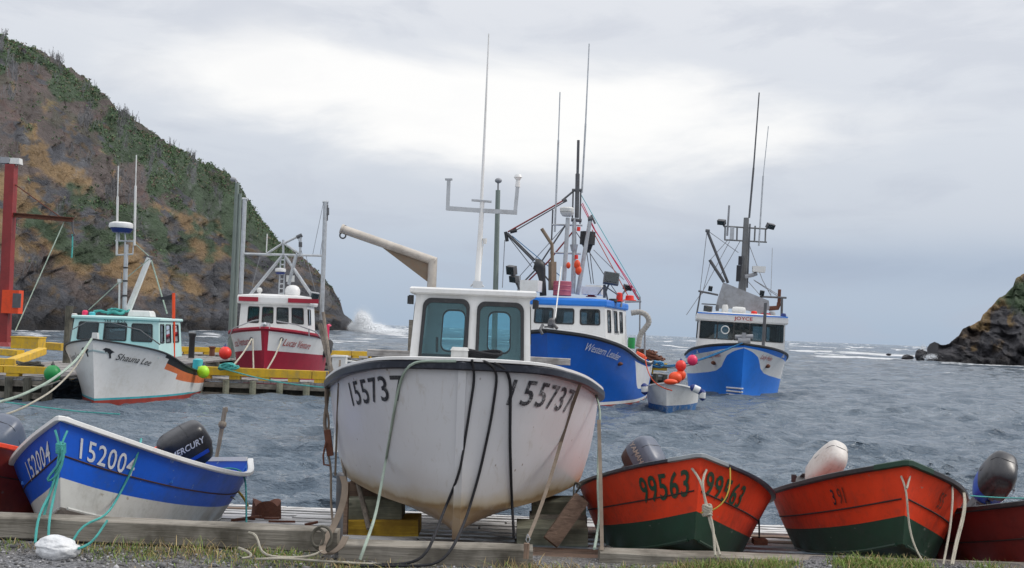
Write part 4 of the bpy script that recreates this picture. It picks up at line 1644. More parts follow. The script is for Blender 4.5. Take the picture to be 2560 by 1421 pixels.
# cabin
y0, y1 = 1.62, 3.9
P4 = lambda xa, xb, ya, yb, z: [(xa, ya, z), (xb, ya, z), (xb, yb, z), (xa, yb, z)]
cabin(WB, P4(-.625, .725, y0, y1, 1.52), P4(-.575, .69, y0 + .10, y1 - .05, 2.40),
      {0: [(.085, .13, .46, .92, .085), (.555, .10, .93, .90, .085)], 1: [(.12, .42, .45, .88, .06), (.55, .42, .88, .88, .06)], 2: [(.12, .22, .36, .86, .10), (.58, .22, .82, .86, .10)], 3: [(.12, .42, .45, .88, .06), (.55, .42, .88, .88, .06)]},
      MT['white'], MT['cabin_in'], MT['black'], MT['glass'], fw=.055)
roof_slab(WB, P4(-.575, .69, y0 + .10, y1 - .05, 2.40), .075, MT['white'], over=.07)
for sx, nm in ((-1, 1), (1, 2)):
    mb = WB.mb()
    mb.box((sx * .69 + .06, y0 + .12, 2.33), (.05, .12, .10))
    mb.tube([(sx * .70 + .06, y0 + .05, 2.28), (sx * .70 + .06, y0 + .05, 2.37)], .028, 8)
    mb.build('navigation_light', MT['black'], WB)
mb = WB.mb()
mb.box((-.33, y0 + .42, 1.66), (.34, .2, .14))
mb.tube([(-.33, y0 + .34, 1.76), (-.33, y0 + .22, 1.92)], .015, 6)
mb.build('console', MT['dark'], WB)
# davit behind the cabin
dv = 14.6
mb = WB.mb()
mb.tube([mb.L(1082, 648, dv), mb.L(1082, 648, dv) * np.array([1, 1, 0]) + np.array([0, 0, 1.2])], .062, 12)
mb.build('davit_post', MT['davit'], WB)
mb = WB.mb()
mb.pt([(858, 574), (1090, 655)], dv, 22, 12)
mb.pt([(858, 574, -.001), (853, 572, -.001)], dv, 25, 12)
arm = mb.build('davit_arm', MT['davit'], WB)
mb = WB.mb()
mb.slab([mb.L(938, 606, dv), mb.L(1086, 655, dv), mb.L(1078, 712, dv)], (0, .035, 0))
mb.build('gusset_plate', MT['brass'], arm, smooth=0)
mb = WB.mb()
q = mb.L(857, 589, dv)
mb.tube([q + np.array([math.cos(a) * .04, 0, math.sin(a) * .04]) for a in np.linspace(0, 2 * PI, 15)], .012, 6)
mb.tube([q + np.array([0, 0, .04]), q + np.array([0, 0, .07])], .014, 6)
mb.pt([(863, 572), (864, 564)], dv, (9, 5), 6)
mb.build('hook_eye', MT['dgrey'], arm)
# antenna mast
dm = 13.3
mb = WB.mb()
mb.pt([(1193, 716), (1206, 500)], dm, (15, 11), 12)
mast = mb.build('mast', MT['white'], WB)
mb = WB.mb()
mb.bar(mb.L(1116, 521, dm), mb.L(1204, 527, dm), .05, .05)
mb.bar(mb.L(1204, 527, dm), mb.L(1293, 532, dm), .05, .05)
mb.bar(mb.L(1119, 525, dm), mb.L(1122, 451, dm), .045, .05)
mb.bar(mb.L(1288, 530, dm), mb.L(1294, 466, dm), .045, .05)
mb.bar(mb.L(1113, 449, dm), mb.L(1131, 449, dm), .07, .018)
mb.bar(mb.L(1179, 501, dm), mb.L(1229, 505, dm), .06, .022)
mb.build('crossbar', MT['lgrey'], mast, smooth=20)
mb = WB.mb()
mb.pt([(1204, 500), (1213, 300), (1222, 85)], dm, (8, 5.5, 3), 8)
mb.build('whip_antenna', MT['white'], mast)
mb = WB.mb()
mb.pt([(1294, 468), (1295, 452)], dm, (14, 11), 10)
mb.pt([(1295, 452), (1295, 444)], dm, (9, 20), 12)
mb.pt([(1295, 444), (1295, 437)], dm, (22, 15), 12)
mb.build('position_sensor', MT['white'], mast)
mb = WB.mb()
for a in ((1176, 717), (1210, 718), (1197, 719)):
    mb.pt([(1193, 700), a], dm, 5, 6)
mb.pbox(1194, 712, 24, 16, dm, .12)
mb.build('mast_foot', MT['lgrey'], mast, smooth=20)
mb = WB.mb()
mb.pt([(1200, 690), (1208, 610)], dm, 2.5, 6)
mb.pt([(1212, 610), (1212, 597)], dm, (9, 12), 10)
mb.pt([(1208, 606), (1217, 602)], dm, 4, 6)
mb.build('masthead_light', MT['offwhite'], mast)
for sd_, s0, in ((-1, .60), (1, .56)):
    hw.text(WB, '155737', sd_, s0 - (.04 if sd_ < 0 else .10), .135, .265, MT['textblack'] if sd_ < 0 else MT['textworn'], squeeze=.92, bold=.012, slant=0.0 if sd_ < 0 else .12, space=1.12)

# ================================================================== OPEN SKIFFS
TS = [0, .12, .3, .5, .75, 1]
SK_SHEER = [(.0, 0, 1.05), (.40, .5, .93), (.74, 1.5, .79), (.90, 2.7, .69), (.88, 4.0, .64), (.74, 5.2, .66)]
SK_CHINE = [(0, .20, .30), (.24, .72, .18), (.50, 1.6, .08), (.64, 2.75, .03), (.62, 4.0, .03), (.54, 5.05, .05)]
SK_KEEL = [(0, .26, .27), (0, .75, .13), (0, 1.62, .03), (0, 2.75, -.02), (0, 4.0, -.02), (0, 5.05, .0)]
BL_SHEER = [(.0, 0, 1.05), (.24, .5, .91), (.58, 1.5, .70), (.80, 2.7, .57), (.86, 4.0, .55), (.76, 5.2, .70)]
BL_CHINE = [(0, .20, .30), (.16, .72, .20), (.40, 1.6, .10), (.56, 2.75, .04), (.60, 4.0, .03), (.54, 5.05, .05)]


def skiff(label, loc, yaw, pitch, roll, sc, top, bot, rail, inner, split, sheer=SK_SHEER, chine=SK_CHINE, railcol2=None, strake=.42, rh=.05):
    T = Thing('skiff', label, 'skiff', loc, rot(yaw, pitch, roll), 'open skiffs drawn up on the slip')
    h = Hull(TS, sheer, chine, SK_KEEL, bulge=(0, -.02, -.012, .0, .012, .012), scale=sc)
    vl = [0, .2, strake - .012, strake + .012, split - .07, split, split + .15, 1, 1.5, 2]
    h.shell(T, [MT[top], MT[bot]], vl, lambda u, j: 0 if j < 5 else 1, inner=MT[inner], vin=1.0, th=.035)
    h.strake(T, strake, .008, MT['seam'], .01, .99, off=.002)  # dark line standing in for the shadow under the plank lap
    h.strake(T, 1.0, .016, MT[bot], .02, .99)
    h.rail(T, 'gunwale', MT[rail], .075, rh, up=.012, out=.008)
    if railcol2:
        h.rail(T, 'bow_rail', MT[railcol2], .078, rh + .006, up=.014, out=.010, u1=.06, n=14)
    for u, dz in ((.33, .20), (.58, .20), (.80, .20)):
        p_ = h.S(u, 0)
        v_ = .3
        q = h.S(u, v_)
        mb = T.mb()
        mb.box((0, q[1], q[2]), (2 * q[0] - .08, .24, .035))
        mb.build('thwart', MT[inner], T, smooth=0)
    for u in (.22, .45, .7, .9):
        for sd_ in (-1, 1):
            mb = T.mb()
            pts = [h.S(u, v_, sd_) - np.array([sd_ * .05, 0, -.02 * v_]) for v_ in (0.02, .35, .7, .98)]
            mb.tube(pts, .018, 6)
            mb.build('rib', MT[inner], T, smooth=30)
    fb = T.mb()
    fb.rings([[np.array([x * (h.S(u, 1)[0] - .06), h.S(u, 1)[1], h.S(u, 1)[2] + .05]) for x in (-1, 1)] for u in np.linspace(.12, .97, 14)], cap=False, closed=False)
    fb.rings([[np.array([x * (h.S(u, 1)[0] - .06), h.S(u, 1)[1], h.S(u, 1)[2] + .03]) for x in (-1, 1)] for u in np.linspace(.12, .97, 14)], cap=False, closed=False)
    fb.build('floorboards', MT[inner], T, smooth=0)
    tb = T.mb()
    a, c = h.S(1, 0, -1), h.S(1, 0, 1)
    tb.bar(a + np.array([.03, -.03, .03]), c + np.array([-.03, -.03, .03]), .07, .05)
    tb.build('transom_cap', MT[rail], T, smooth=20)
    kb = T.mb()
    kb.slab([(-.06 * 1, h.S(0, 0)[1] + .03, h.S(0, 0)[2] + .03), (.06, h.S(0, 0)[1] + .03, h.S(0, 0)[2] + .03), h.S(.07, 0, 1) * np.array([.95, 1, 1]) + np.array([0, 0, .03]), h.S(.07, 0, -1) * np.array([.95, 1, 1]) + np.array([0, 0, .03])], (0, 0, -.04))
    kb.build('breasthook', MT[railcol2 or rail], T, smooth=0)
    return T, h


def lower_chocks():
    pass


BS, hb = skiff('blue skiff with white gunwale and white lower hull, teal ropes hanging off its bow', (-4.057, 9.865, .908), .074, -.126, -.037, (1.414, .807, 1.057), 'skiffblue', 'skiffbot', 'white', 'bluein', .66, BL_SHEER, BL_CHINE, None, .40)
hb.text(BS, '152004', 1, .22, .09, .200, MT['textwhite'], squeeze=.82, bold=.010, space=1.1)
hb.text(BS, '152004', -1, .26, .10, .20, MT['textwhite'], squeeze=.92, bold=.010, space=1.1)
S1, h1 = skiff('orange red skiff with large dark green numbers near its bow and green bottom', (1.734, 9.763, .885), -.07, -.135, .036, (1.177, .96, .985), 'orange', 'green', 'navy', 'inred', .66, railcol2='ingrey', strake=.40, rh=.036)
h1.text(S1, '99563', -1, .12, .085, .255, MT['textgreen'], squeeze=.74, bold=.022, space=1.1)
h1.text(S1, '99563', 1, .11, .085, .235, MT['textgreen'], squeeze=.80, bold=.022, space=1.1)
S2, h2 = skiff('orange red skiff with a black gunwale and one nearly worn off black number', (3.556, 9.575, .965), -.183, -.133, .016, (1.074, .987, .934), 'orange', 'green', 'black', 'inred', .64, railcol2='green', strake=.42)
h2.text(S2, '3', -1, .98, .10, .16, MT['textblack'], squeeze=.70, bold=.01)
h2.text(S2, '91', -1, .80, .10, .16, MT['textgrey'], squeeze=.70, bold=.0)
h2.text(S2, '55', 1, .62, .10, .16, MT['textgrey'], squeeze=.70, bold=.0)
S3, h3 = skiff('dark red skiff with a maroon hull cut off at the edge of the slip', (5.22, 9.50, .74), -.10, -.13, 0, (1.18, 1.0, .95), 'dkred', 'dkred', 'black', 'inred', .66)
S4, h4 = skiff('dark brown red skiff half hidden behind the bow of the blue skiff', (-5.55, 10.35, .86), .05, -.13, 0, (1.12, .95, .90), 'dkred', 'dkred', 'orange', 'teal', .66)


# ---- outboard motors
def outboard(label, px, py, d, yaw, tilt, roll, size, top, band, txt=None, tside=1, textmat='textwhite', seam=True, stripe=None, leg_k=.6, tsize=.085):
    R = rot(yaw, 0, 0) @ rot(0, tilt, 0) @ rot(0, 0, roll)
    c = W(px, py, d)
    hgt, wx, wy = size
    base = c - R @ np.array([0, 0, hgt * .5])
    T = Thing('outboard_motor', label, 'outboard motor', base, R, 'outboard motors on the skiffs')

    def ring(z, sx, sy, oy=0.0, e=3.2, n=28):
        P = []
        for j in range(n):
            a = 2 * PI * j / n
            ca, sa = math.cos(a), math.sin(a)
            P.append(np.array([sx / 2 * np.sign(ca) * abs(ca) ** (2 / e), oy + sy / 2 * np.sign(sa) * abs(sa) ** (2 / e), z]))
        return P
    mb = T.mb()
    zs = [(.0, .80, .74), (.03, .88, .82), (.16, .94, .90), (.34, .98, .97)]
    mb.rings([ring(z * hgt, sx * wx, sy * wy) for z, sx, sy in zs])
    low = mb.build('lower_cowl', MT[band], T, smooth=50)
    mb = T.mb()
    zs = [(.345, 1.0, 1.0, 0), (.5, 1.0, 1.0, 0), (.72, .96, .97, .0), (.86, .88, .90, .01), (.95, .74, .78, .02), (1.0, .50, .55, .03)]
    mb.rings([ring(z * hgt, sx * wx, sy * wy, oy * wy) for z, sx, sy, oy in zs])
    cw = mb.build('cowl', MT[top], T, smooth=50)
    if seam:
        mb = T.mb()
        P = [np.array([x * wx * .5, .10 * wy, 0]) for x in (-1, 1)]
        arc = []
        for a in np.linspace(.0, 1, 15):
            x = (a * 2 - 1)
            prof = np.interp(abs(x), [0, .5, .74, .88, .96, 1.0], [1.004, .998, .95, .86, .72, .45])
            arc.append(np.array([x * wx * .5 * 1.004, .10 * wy, prof * hgt]))
        mb.tube(arc, .004, 5)
        mb.build('cowl_seam', MT['black'], cw)
    if stripe:
        mb = T.mb()
        for sd_ in (-1, 1):
            mb.box((sd_ * wx * .497, .02 * wy, hgt * .30), (.012, wy * .62, hgt * .09))
        mb.build('cowl_stripe', MT[stripe], cw, smooth=0)
    if txt:
        ex = np.array([0, 1.0, 0]) * tside
        V, Fc = bm_arrays(text_bm(txt, tsize, slant=.25, bold=.02, squeeze=.85))
        V[:, 0] -= V[:, 0].mean()
        m2 = MB()
        m2.add(np.array([tside * (wx * .5 + .006), 0, hgt * .56]) + V[:, :1] * ex + V[:, 1:2] * np.array([0, 0, 1.0]), Fc)
        m2.build('cowl_lettering', MT[textmat], cw, smooth=0, recalc=False)
    mb = T.mb()
    mb.box((0, -wy * .49, hgt * .34), (wx * .16, .03, .05), taper=.8)
    mb.build('latch', MT['dgrey'], cw, smooth=20)
    # leg, bracket, tiller, propeller
    mb = T.mb()
    mb.rings([ring(z * leg_k, sx, sy, oy, 2.4, 16) for z, sx, sy, oy in ((.01, .24, .30, 0), (-.12, .16, .22, .02), (-.40, .11, .20, .03), (-.72, .09, .22, .04), (-.78, .22, .36, .05), (-.80, .22, .36, .05), (-.86, .09, .20, .05), (-1.02, .05, .16, .04))])
    mb.rings([[np.array([math.cos(a) * r_, y, -.92 * leg_k + math.sin(a) * r_]) for a in np.linspace(0, 2 * PI, 13)[:-1]] for y, r_ in ((-.14, .02), (-.08, .05), (.10, .06), (.22, .045), (.26, .02))])
    leg = mb.build('leg', MT['dgrey'], T, smooth=40)
    mb = T.mb()
    for a in (0, 2.1, 4.2):
        R3 = rot(0, 0, a) @ rot(0, 0, 0)
        mb.slab([np.array([.0, .2, -.92 * leg_k]) + rot(0, 0, a) @ np.array(q) for q in ((-.02, 0, .03), (.06, .02, .07), (.05, .03, .13), (-.05, -.01, .13), (-.06, -.02, .07))], (0, .012, 0))
    mb.build('propeller', MT['dgrey'], leg, smooth=0)
    mb = T.mb()
    mb.box((0, -.16, -.10), (.20, .14, .26))
    mb.box((-.08, -.24, -.14), (.04, .12, .3))
    mb.box((.08, -.24, -.14), (.04, .12, .3))
    mb.build('clamp_bracket', MT['dgrey'], T, smooth=20)
    mb = T.mb()
    mb.tube([(0, -wy * .38, .08), (.0, -wy * .5 - .08, .16), (.0, -wy * .5 - .22, .30)], (.028, .024, .022), 8)
    mb.tube([(.0, -wy * .5 - .21, .29), (.0, -wy * .5 - .30, .38)], .028, 8)
    mb.build('tiller_handle', MT['black'], T, smooth=40)
    return T


outboard('big black outboard with a blue stripe tilted up on the blue skiff', 462, 1118, 12.6, math.radians(-62), math.radians(30), math.radians(14), (.47, .39, .60), 'cowlblack', 'cowlblack', 'MERCURY', 1, stripe='cowlblue', tsize=.078)
outboard('slate grey outboard with brown lower band tilted up behind the green numbered skiff', 1612, 1148, 14.4, math.radians(36), math.radians(48), math.radians(10), (.46, .42, .56), 'cowlgrey', 'cowlbrown', 'YAMAHA', -1, 'davit', tsize=.08)
outboard('off white outboard with a seam across its cowl, on the skiff with worn numbers', 2068, 1162, 13.9, math.radians(-16), math.radians(42), math.radians(30), (.64, .32, .44), 'cowlwhite', 'cowlwhite', leg_k=.35)
outboard('black outboard with blue lower band, on the dark maroon skiff', 2490, 1196, 13.0, math.radians(-26), math.radians(40), math.radians(26), (.58, .36, .52), 'cowlblack', 'cowlblue', 'MERCURY', 1, tsize=.07)
outboard('slate grey outboard leaning over the half hidden skiff beside the blue skiff', 2, 1100, 12.6, math.radians(-20), math.radians(35), math.radians(16), (.48, .42, .52), 'cowlgrey', 'cowlbrown', None)

# the wooden sculling stick and gear in the blue skiff
mb = MB()
mb.pt([(540, 1150), (548, 1110), (563, 1020)], 14.2, (9, 10, 12), 8)
mb.pt([(566, 1018), (567, 1030)], 14.2, 6, 6)
mb.ball(W(556, 1062, 14.2), .055, 10)
single(mb, 'sculling_post', MT['wood_post'], 'worn wooden post with a knob standing up from the stern of the blue skiff', 'post')
mb = MB()
mb.pt([(310, 1102), (350, 1118), (398, 1140)], 12.6, (12, 14, 12), 8)
single(mb, 'oar', MT['inred'], 'red brown oar loom lying along the blue skiff', 'oar')
mb = MB()
mb.lathe(W(402, 1134, 12.7), [(.10, -.12), (.11, .0), (.10, .06), (.04, .09), (.03, .12)], n=14)
single(mb, 'fuel_can', MT['signal'], 'orange fuel can beside the black motor in the blue skiff', 'fuel can')

# ---- things on the ground
def bag():
    T = Thing('plastic_bag', 'crumpled white plastic bag lying on the gravel below the blue skiff', 'plastic bag', np.array([W(147, 1378, 9.05)[0], 9.05, gz(W(147, 1378, 9.05)[0], 9.05) - .012]))
    bm = bmesh.new()
    bmesh.ops.create_icosphere(bm, subdivisions=5, radius=1)
    for v in bm.verts:
        c = np.array(v.co[:])
        a = fbm(np.array([c[0] * 1.7 + 5]), np.array([c[2] * 1.7 + c[1] * 1.3]), 3)[0] - .5
        b_ = abs(fbm(np.array([c[0] * 3.3 + 1]), np.array([c[2] * 2.7 - c[1] * 2]), 4)[0] - .5) * 2
        f_ = fbm(np.array([c[0] * 8 + 1 + c[1] * 3]), np.array([c[2] * 9 - c[1] * 5]), 3)[0] - .5
        c = c * (1 + .26 * a - .07 * b_ + .012 * f_)
        z = c[2] * .115 + .085
        if z < 0.0:
            z = .002 + .012 * b_
            c[0] *= 1.1
        v.co = (c[0] * .185 * (1.0 - .12 * max(0, c[2])) - (.03 if c[2] > .2 else 0), c[1] * .13, max(z, .0))
    me = bpy.data.meshes.new('bag_film')
    bm.to_mesh(me)
    bm.free()
    me.materials.append(MT['bag'])
    me.shade_smooth()
    o = bpy.data.objects.new('bag_film', me)
    COL.objects.link(o)
    o.parent = T.o


bag()
mb = MB()
c = W(664, 1290, 14.2)
c[2] = slip_z(14.2)
rs = random.Random(8)
mb.rings([[c + np.array([math.cos(a) * (.19 - .02 * z / .3) * (1 + .12 * math.sin(3 * a)), math.sin(a) * .13, z if z < .2 else z * (.80 + .42 * abs(math.sin(a * 1.5 + .4)))]) for a in np.linspace(0, 2 * PI, 25)[:-1]] for z in (0, .06, .14, .20)])
single(mb, 'stump', MT['rust'], 'broken rusty brown stump on the slip between the blue skiff and the white boat', 'stump')
mb = MB()
for q in range(9):
    a = W(575 + rs.uniform(0, 210), 1302, 13.6)
    a[2] = slip_z(13.4) + .01
    a[1] = 13.4 + rs.uniform(-.5, .3)
    mb.bar(a, a + np.array([rs.uniform(.1, .35), rs.uniform(-.06, .06), rs.uniform(.0, .05)]), rs.uniform(.02, .05), .025)
o = mb.build('debris', MT['rust'], None, smooth=0)
tag(o, 'rusty scraps of bark and wood lying on the slip boards', 'debris', kind='stuff')


# ================================================================== WHARVES
def wharf_run(label, a, c, wd, z, kerb_h, mats, pile_gap, pile_px_front=True, blocks=True, back=(0, 1), name='wharf', planks=True, face=.8, kerb_w=.34):
    """a timber wharf: front edge runs from a to c (x, y); it extends wd metres toward 'back'"""
    a = np.array([a[0], a[1], 0.0])
    c = np.array([c[0], c[1], 0.0])
    ax = (c - a) / np.linalg.norm(c - a)
    bk = np.array([-ax[1], ax[0], 0])
    if bk[1] < 0:
        bk = -bk
    Lg = np.linalg.norm(c - a)
    T = Thing(name, label, 'wharf', (a + c) / 2 + bk * wd / 2, np.array([ax, bk, [0, 0, 1]]).T)
    mb = T.mb()
    n = int(Lg / .28)
    for i in range(n):
        x = -Lg / 2 + (i + .5) * Lg / n
        mb.box((x, 0, z - .05 + .006 * ((i * 7) % 3)), (Lg / n - .02, wd - .02, .09))
    mb.build('deck', MT['wood_deck'], T, smooth=0)
    npile = max(2, int(Lg / pile_gap))
    for i in range(npile + 1):
        x = -Lg / 2 + .12 + (Lg - .24) * i / npile
        mb = T.mb()
        mb.tube([(x, -wd / 2 - .10, -1.2), (x, -wd / 2 - .10, z - .02)], .13, 8)
        mb.build('pile', MT['wood_pile'] if mats == 'dark' else MT['wood_green'], T, smooth=40)
    for k, zz in enumerate((z - .22, z - .62)):
        mb = T.mb()
        mb.box((0, -wd / 2 + .10, zz), (Lg, .16, .2))
        mb.build('waler', MT['wood_grey'], T, smooth=0)
    mb = T.mb()
    mb.box((0, -wd / 2 + .45, z - .8), (Lg - .3, .1, 1.3))
    mb.build('skirt', MT['wood_pile'], T, smooth=0)
    if kerb_h:
        x = -Lg / 2
        rr = random.Random(int(Lg * 10))
        while x < Lg / 2 - .4:
            ln = min(rr.uniform(3.2, 4.6), Lg / 2 - x)
            mb = T.mb()
            mb.box((x + ln / 2, -wd / 2 + kerb_w / 2, z + kerb_h * .66), (ln - .03, kerb_w, kerb_h * .68))
            mb.build('kerb_rail', MT['yellow'], T, smooth=0)
            q = x + .3
            while q < x + ln - .2:
                mb = T.mb()
                mb.box((q, -wd / 2 + kerb_w / 2, z + kerb_h * .15), (.42, kerb_w - .04, kerb_h * .31))
                mb.build('kerb_block', MT['yellow'], T, smooth=0)
                q += 1.15
            x += ln
    return T


# far wharf with the yellow kerb, behind the red boat
_a, _c = W(405, 874, 62), W(1062, 890, 70)
wharf_run('far timber wharf with a yellow kerb behind the crimson boat', _a[:2], _c[:2], 5, .85, .42, 'dark', 1.0)
# finger pier in front of the red boat
_a, _c = W(492, 960, 42.4), W(842, 972, 42.4)
wharf_run('finger pier with a yellow kerb and pale posts under the crimson bow', _a[:2], _c[:2], 1.9, .62, .46, 'pale', .92, name='finger_pier')
# left wharf with the crane
_a, _c = W(-260, 940, 36.0), W(128, 940, 36.0)
LW = wharf_run('left timber wharf carrying the red crane and loose yellow beams', _a[:2], _c[:2], 26, .80, .34, 'dark', .62)
# wharf corner between the two blue boats
_a, _c = W(1608, 940, 55), W(1668, 940, 55)
wharf_run('short wharf corner with a yellow kerb between the two blue boats', _a[:2], _c[:2], 3, 1.05, .55, 'dark', .5)


def beam(x0, y0, x1, y1, hpx, d0, d1, wd, label, mat='yellow'):
    a, c = W(x0, y0, d0), W(x1, y1, d1)
    return timber('kerb_beam', a, c, wd, hpx * d0 / F, mat, label, cat='beam', group='yellow beams on the left wharf', wear=.02)


beam(24, 908, 106, 878, 20, 39, 46, .34, 'yellow beam lying askew on the left wharf nearest the white and mint boat')
beam(-60, 900, 30, 906, 16, 40.5, 39.5, .34, 'yellow beam near the front edge of the left wharf at the picture edge')
beam(-60, 876, 52, 884, 16, 47, 45.5, .34, 'yellow beam in front of the foot of the red crane')
beam(96, 864, 160, 868, 18, 54, 53, .34, 'yellow beam end behind the yellow box on the left wharf')
mb = MB()
_q = W(71, 858, 50)
mb.box(_q, (1.25, .8, .52))
mb.box(_q + np.array([0, 0, .27]), (1.3, .85, .05))
single(mb, 'yellow_box', MT['yellow'], 'square yellow box on the left wharf between the beams', 'box', smooth=0)

# ---- crane on the left wharf
d = 52.0
CR = Thing('crane', 'red steel wharf crane with a rusty jib on the left wharf', 'crane', W(10, 866, d) * np.array([1, 1, 0]) + np.array([0, 0, .8]))
mb = CR.mb()
b0 = mb.L(10, 866, d)
t0 = mb.L(29, 412, d)
mb.bar(b0, t0, .44, .44, up=(0, 1, 0))
mb.build('post', MT['redpost'], CR, smooth=0)
mb = CR.mb()
mb.box(b0 + np.array([0, 0, .1]), (1.0, 1.0, .2), taper=.7)
mb.build('base', MT['redpost'], CR, smooth=0)
mb = CR.mb()
A, Cc = mb.L(36, 538, d), mb.L(184, 550, d)
mb.bar(A + np.array([0, 0, .09]), Cc + np.array([0, 0, .09]), .22, .035)
mb.bar(A - np.array([0, 0, .09]), Cc - np.array([0, 0, .09]), .22, .035)
mb.bar(A, Cc, .04, .18)
jib = mb.build('jib', MT['rust'], CR, smooth=0)
mb = CR.mb()
mb.pt([(38, 462), (155, 546)], d, 3, 6)
mb.build('stay', MT['rust'], jib)
mb = CR.mb()
mb.pt([(182, 552), (182, 576)], d, 5, 6)
mb.pt([(182, 576), (186, 586), (180, 592), (176, 586)], d, 4, 6)
mb.build('hook', MT['dgrey'], jib)
mb = CR.mb()
mb.pbox(31, 755, 42, 58, d - .2, .5)
mb.build('winch_box', MT['signal'], CR, smooth=20)
mb = CR.mb()
mb.pbox(42, 752, 20, 36, d - .47, .06)
mb.build('winch_drum', MT['dgrey'], CR, smooth=20)
for px_, py_, mt_ in ((16, 402, 'grey'), (41, 404, 'offwhite')):
    mb = CR.mb()
    mb.pbox(px_, py_, 25, 15, d, .4, taper=.85)
    mb.pt([(px_, py_ + 8), (30, 418)], d, 5, 6)
    mb.build('floodlight', MT[mt_], CR, smooth=20)
rope('thin green hoist line slanting from the crane jib to the wharf', [(160, 556, 52), (100, 690, 51), (38, 828, 50)], 0.0252, 'rope_pale', cat='line')
rope('green lashing and yellow line hanging under the crane hook', [(181, 586, 52), (182, 610, 52), (179, 645, 52)], 0.0360, 'rope_teal', cat='line')


# ---- lamp poles
def lamp_pole(x0, y0, x1, y1, wpx, d, label, head=None, arm=None, z0=.8):
    b = W(x0, y0, d)
    T = Thing('lamp_pole', label, 'lamp pole', np.array([b[0], b[1], z0]), None, 'lamp poles on the wharves')
    mb = T.mb()
    top = mb.L(x1, y1, d)
    bot = mb.L(x0, y0, d)
    bot = top + (bot - top) * ((top[2]) / (top[2] - bot[2]))
    k = wpx / 2 * d / F
    mb.tube([bot, top], [k * 1.15, k * .9], 12)
    mb.build('pole', MT['pole'], T)
    if head:
        mb = T.mb()
        c = mb.L(head[0], head[1], d)
        mb.ball(c, head[2] * d / F, 12, sz=.75)
        mb.build('lamp_head', MT['grey'], T)
        mb = T.mb()
        mb.pt([(x1, y1 + 14), (x1 + (head[0] - x1) * .4, head[1] + 2), (head[0], head[1])], d, 5, 6)
        mb.build('bracket', MT['grey'], T)
    return T


lamp_pole(1239, 722, 1245, 476, 13, 46, 'dark green lamp pole rising behind the white boat cabin', (1246, 452, 9), z0=0.2)
lamp_pole(577, 832, 593, 458, 12, 60, 'tall grey green lamp pole with a round head left of the crimson boat', (583, 449, 8))
lamp_pole(586, 832, 601, 485, 9, 60, 'bare thinner pole standing right beside the tall lamp pole')

# ---- bollards and mooring cleats on the far wharf
for px_, py_, dd_, lb in ((479, 876, 57, 'black mooring post between the mint boat and the crimson boat'), (531, 868, 61, 'small rusty mooring bollard on the far wharf left of the red buoy')):
    mb = MB()
    q = W(px_, py_, dd_)
    q[2] = .85
    hh = 1.35 if px_ < 500 else .55
    mb.lathe(q, [(.16, 0), (.15, hh * .8), (.20, hh * .86), (.20, hh * .96), (.10, hh)], n=12)
    single(mb, 'bollard', MT['black' if px_ < 500 else 'rust'], lb, 'bollard')

mb = MB()
q = W(172, 800, 47)
mb.tube([(q[0], q[1], -1.0), (q[0], q[1], W(172, 765, 47)[2])], .16, 10)
single(mb, 'mooring_pile', MT['wood_pile'], 'dark tall timber pile standing just left of the mint wheelhouse', 'pile')
mb = MB()
rs = random.Random(12)
for k in range(6):
    c_ = W(78 + rs.uniform(-8, 8), 922, 38.2)
    mb.tube([c_ + np.array([math.cos(t) * .42 * rs.uniform(.7, 1.1), math.sin(t) * .25, .04 * k + .04 * math.sin(3 * t + k)]) for t in np.linspace(0, 2 * PI, 18)], .035, 6)
single(mb, 'rope_coil', MT['rope_brown'], 'brown rope heap on the left wharf deck beside the askew yellow beam', 'rope coil', 60)

# ---- timber guard rail behind the white boat
tpx('guard_rail', 918, 882, 1426, 906, 18, 20.0, .10, 'wood_pale', 'bleached plank rail running behind the cabin of the white boat', cat='rail')
for (px_, y0_, y1_, lb) in ((1030, 800, 985, 'tall grey post of the plank rail beside the white boat cabin'), (937, 880, 985, 'short grey post under the end of the plank rail'), (1300, 890, 1010, 'hidden grey post of the plank rail behind the white hull')):
    mb = MB()
    a = W(px_, y0_, 20.15)
    mb.box((a[0], 20.2, a[2] / 2 - .4), (.11, .11, a[2] + .8))
    single(mb, 'rail_post', MT['wood_grey'], lb, 'post', smooth=0)


# ================================================================== FISHING BOATS AFLOAT
TF = [0, .1, .25, .5, .75, 1]


def fishing_hull(B, Lh, Hb, zs, flare=.10, cz=-.25):
    sx = (.0, .45, .82, 1, .98, .86)
    sy = (0, .07, .21, .48, .74, 1)
    cx = (.0, .16, .50, .86, .87, .76)
    cy = (.06, .12, .25, .49, .74, .98)
    return Hull(TF, [(a * B, b_ * Lh, c * Hb) for a, b_, c in zip(sx, sy, zs)], [(a * B, b_ * Lh, cz) for a, b_ in zip(cx, cy)],
                [(0, .065 * Lh, cz - .1), (0, .13 * Lh, -.6), (0, .26 * Lh, -.8), (0, .5 * Lh, -.8), (0, .74 * Lh, -.8), (0, .98 * Lh, -.6)],
                bulge=(0, -flare * .8, -flare, -.03, .04, .04))


FU = sorted(set(list(np.linspace(0, .25, 20)) + list(np.linspace(.25, 1, 30))))


def boat_window_cabin(T, xs, ys, zs, xt, yt, wl, wall, **kw):
    """xs=(x0,x1) bottom, ys=(front, back) bottom, zs=(bottom, top)"""
    b_ = [(xs[0], ys[0], zs[0]), (xs[1], ys[0], zs[0]), (xs[1], ys[1], zs[0]), (xs[0], ys[1], zs[0])]
    t_ = [(xt[0], yt[0], zs[1]), (xt[1], yt[0], zs[1]), (xt[1], yt[1], zs[1]), (xt[0], yt[1], zs[1])]
    ob = cabin(T, b_, t_, wl, MT[wall], MT['dark'], MT['black'], MT['dglass'], **kw)
    return ob, t_


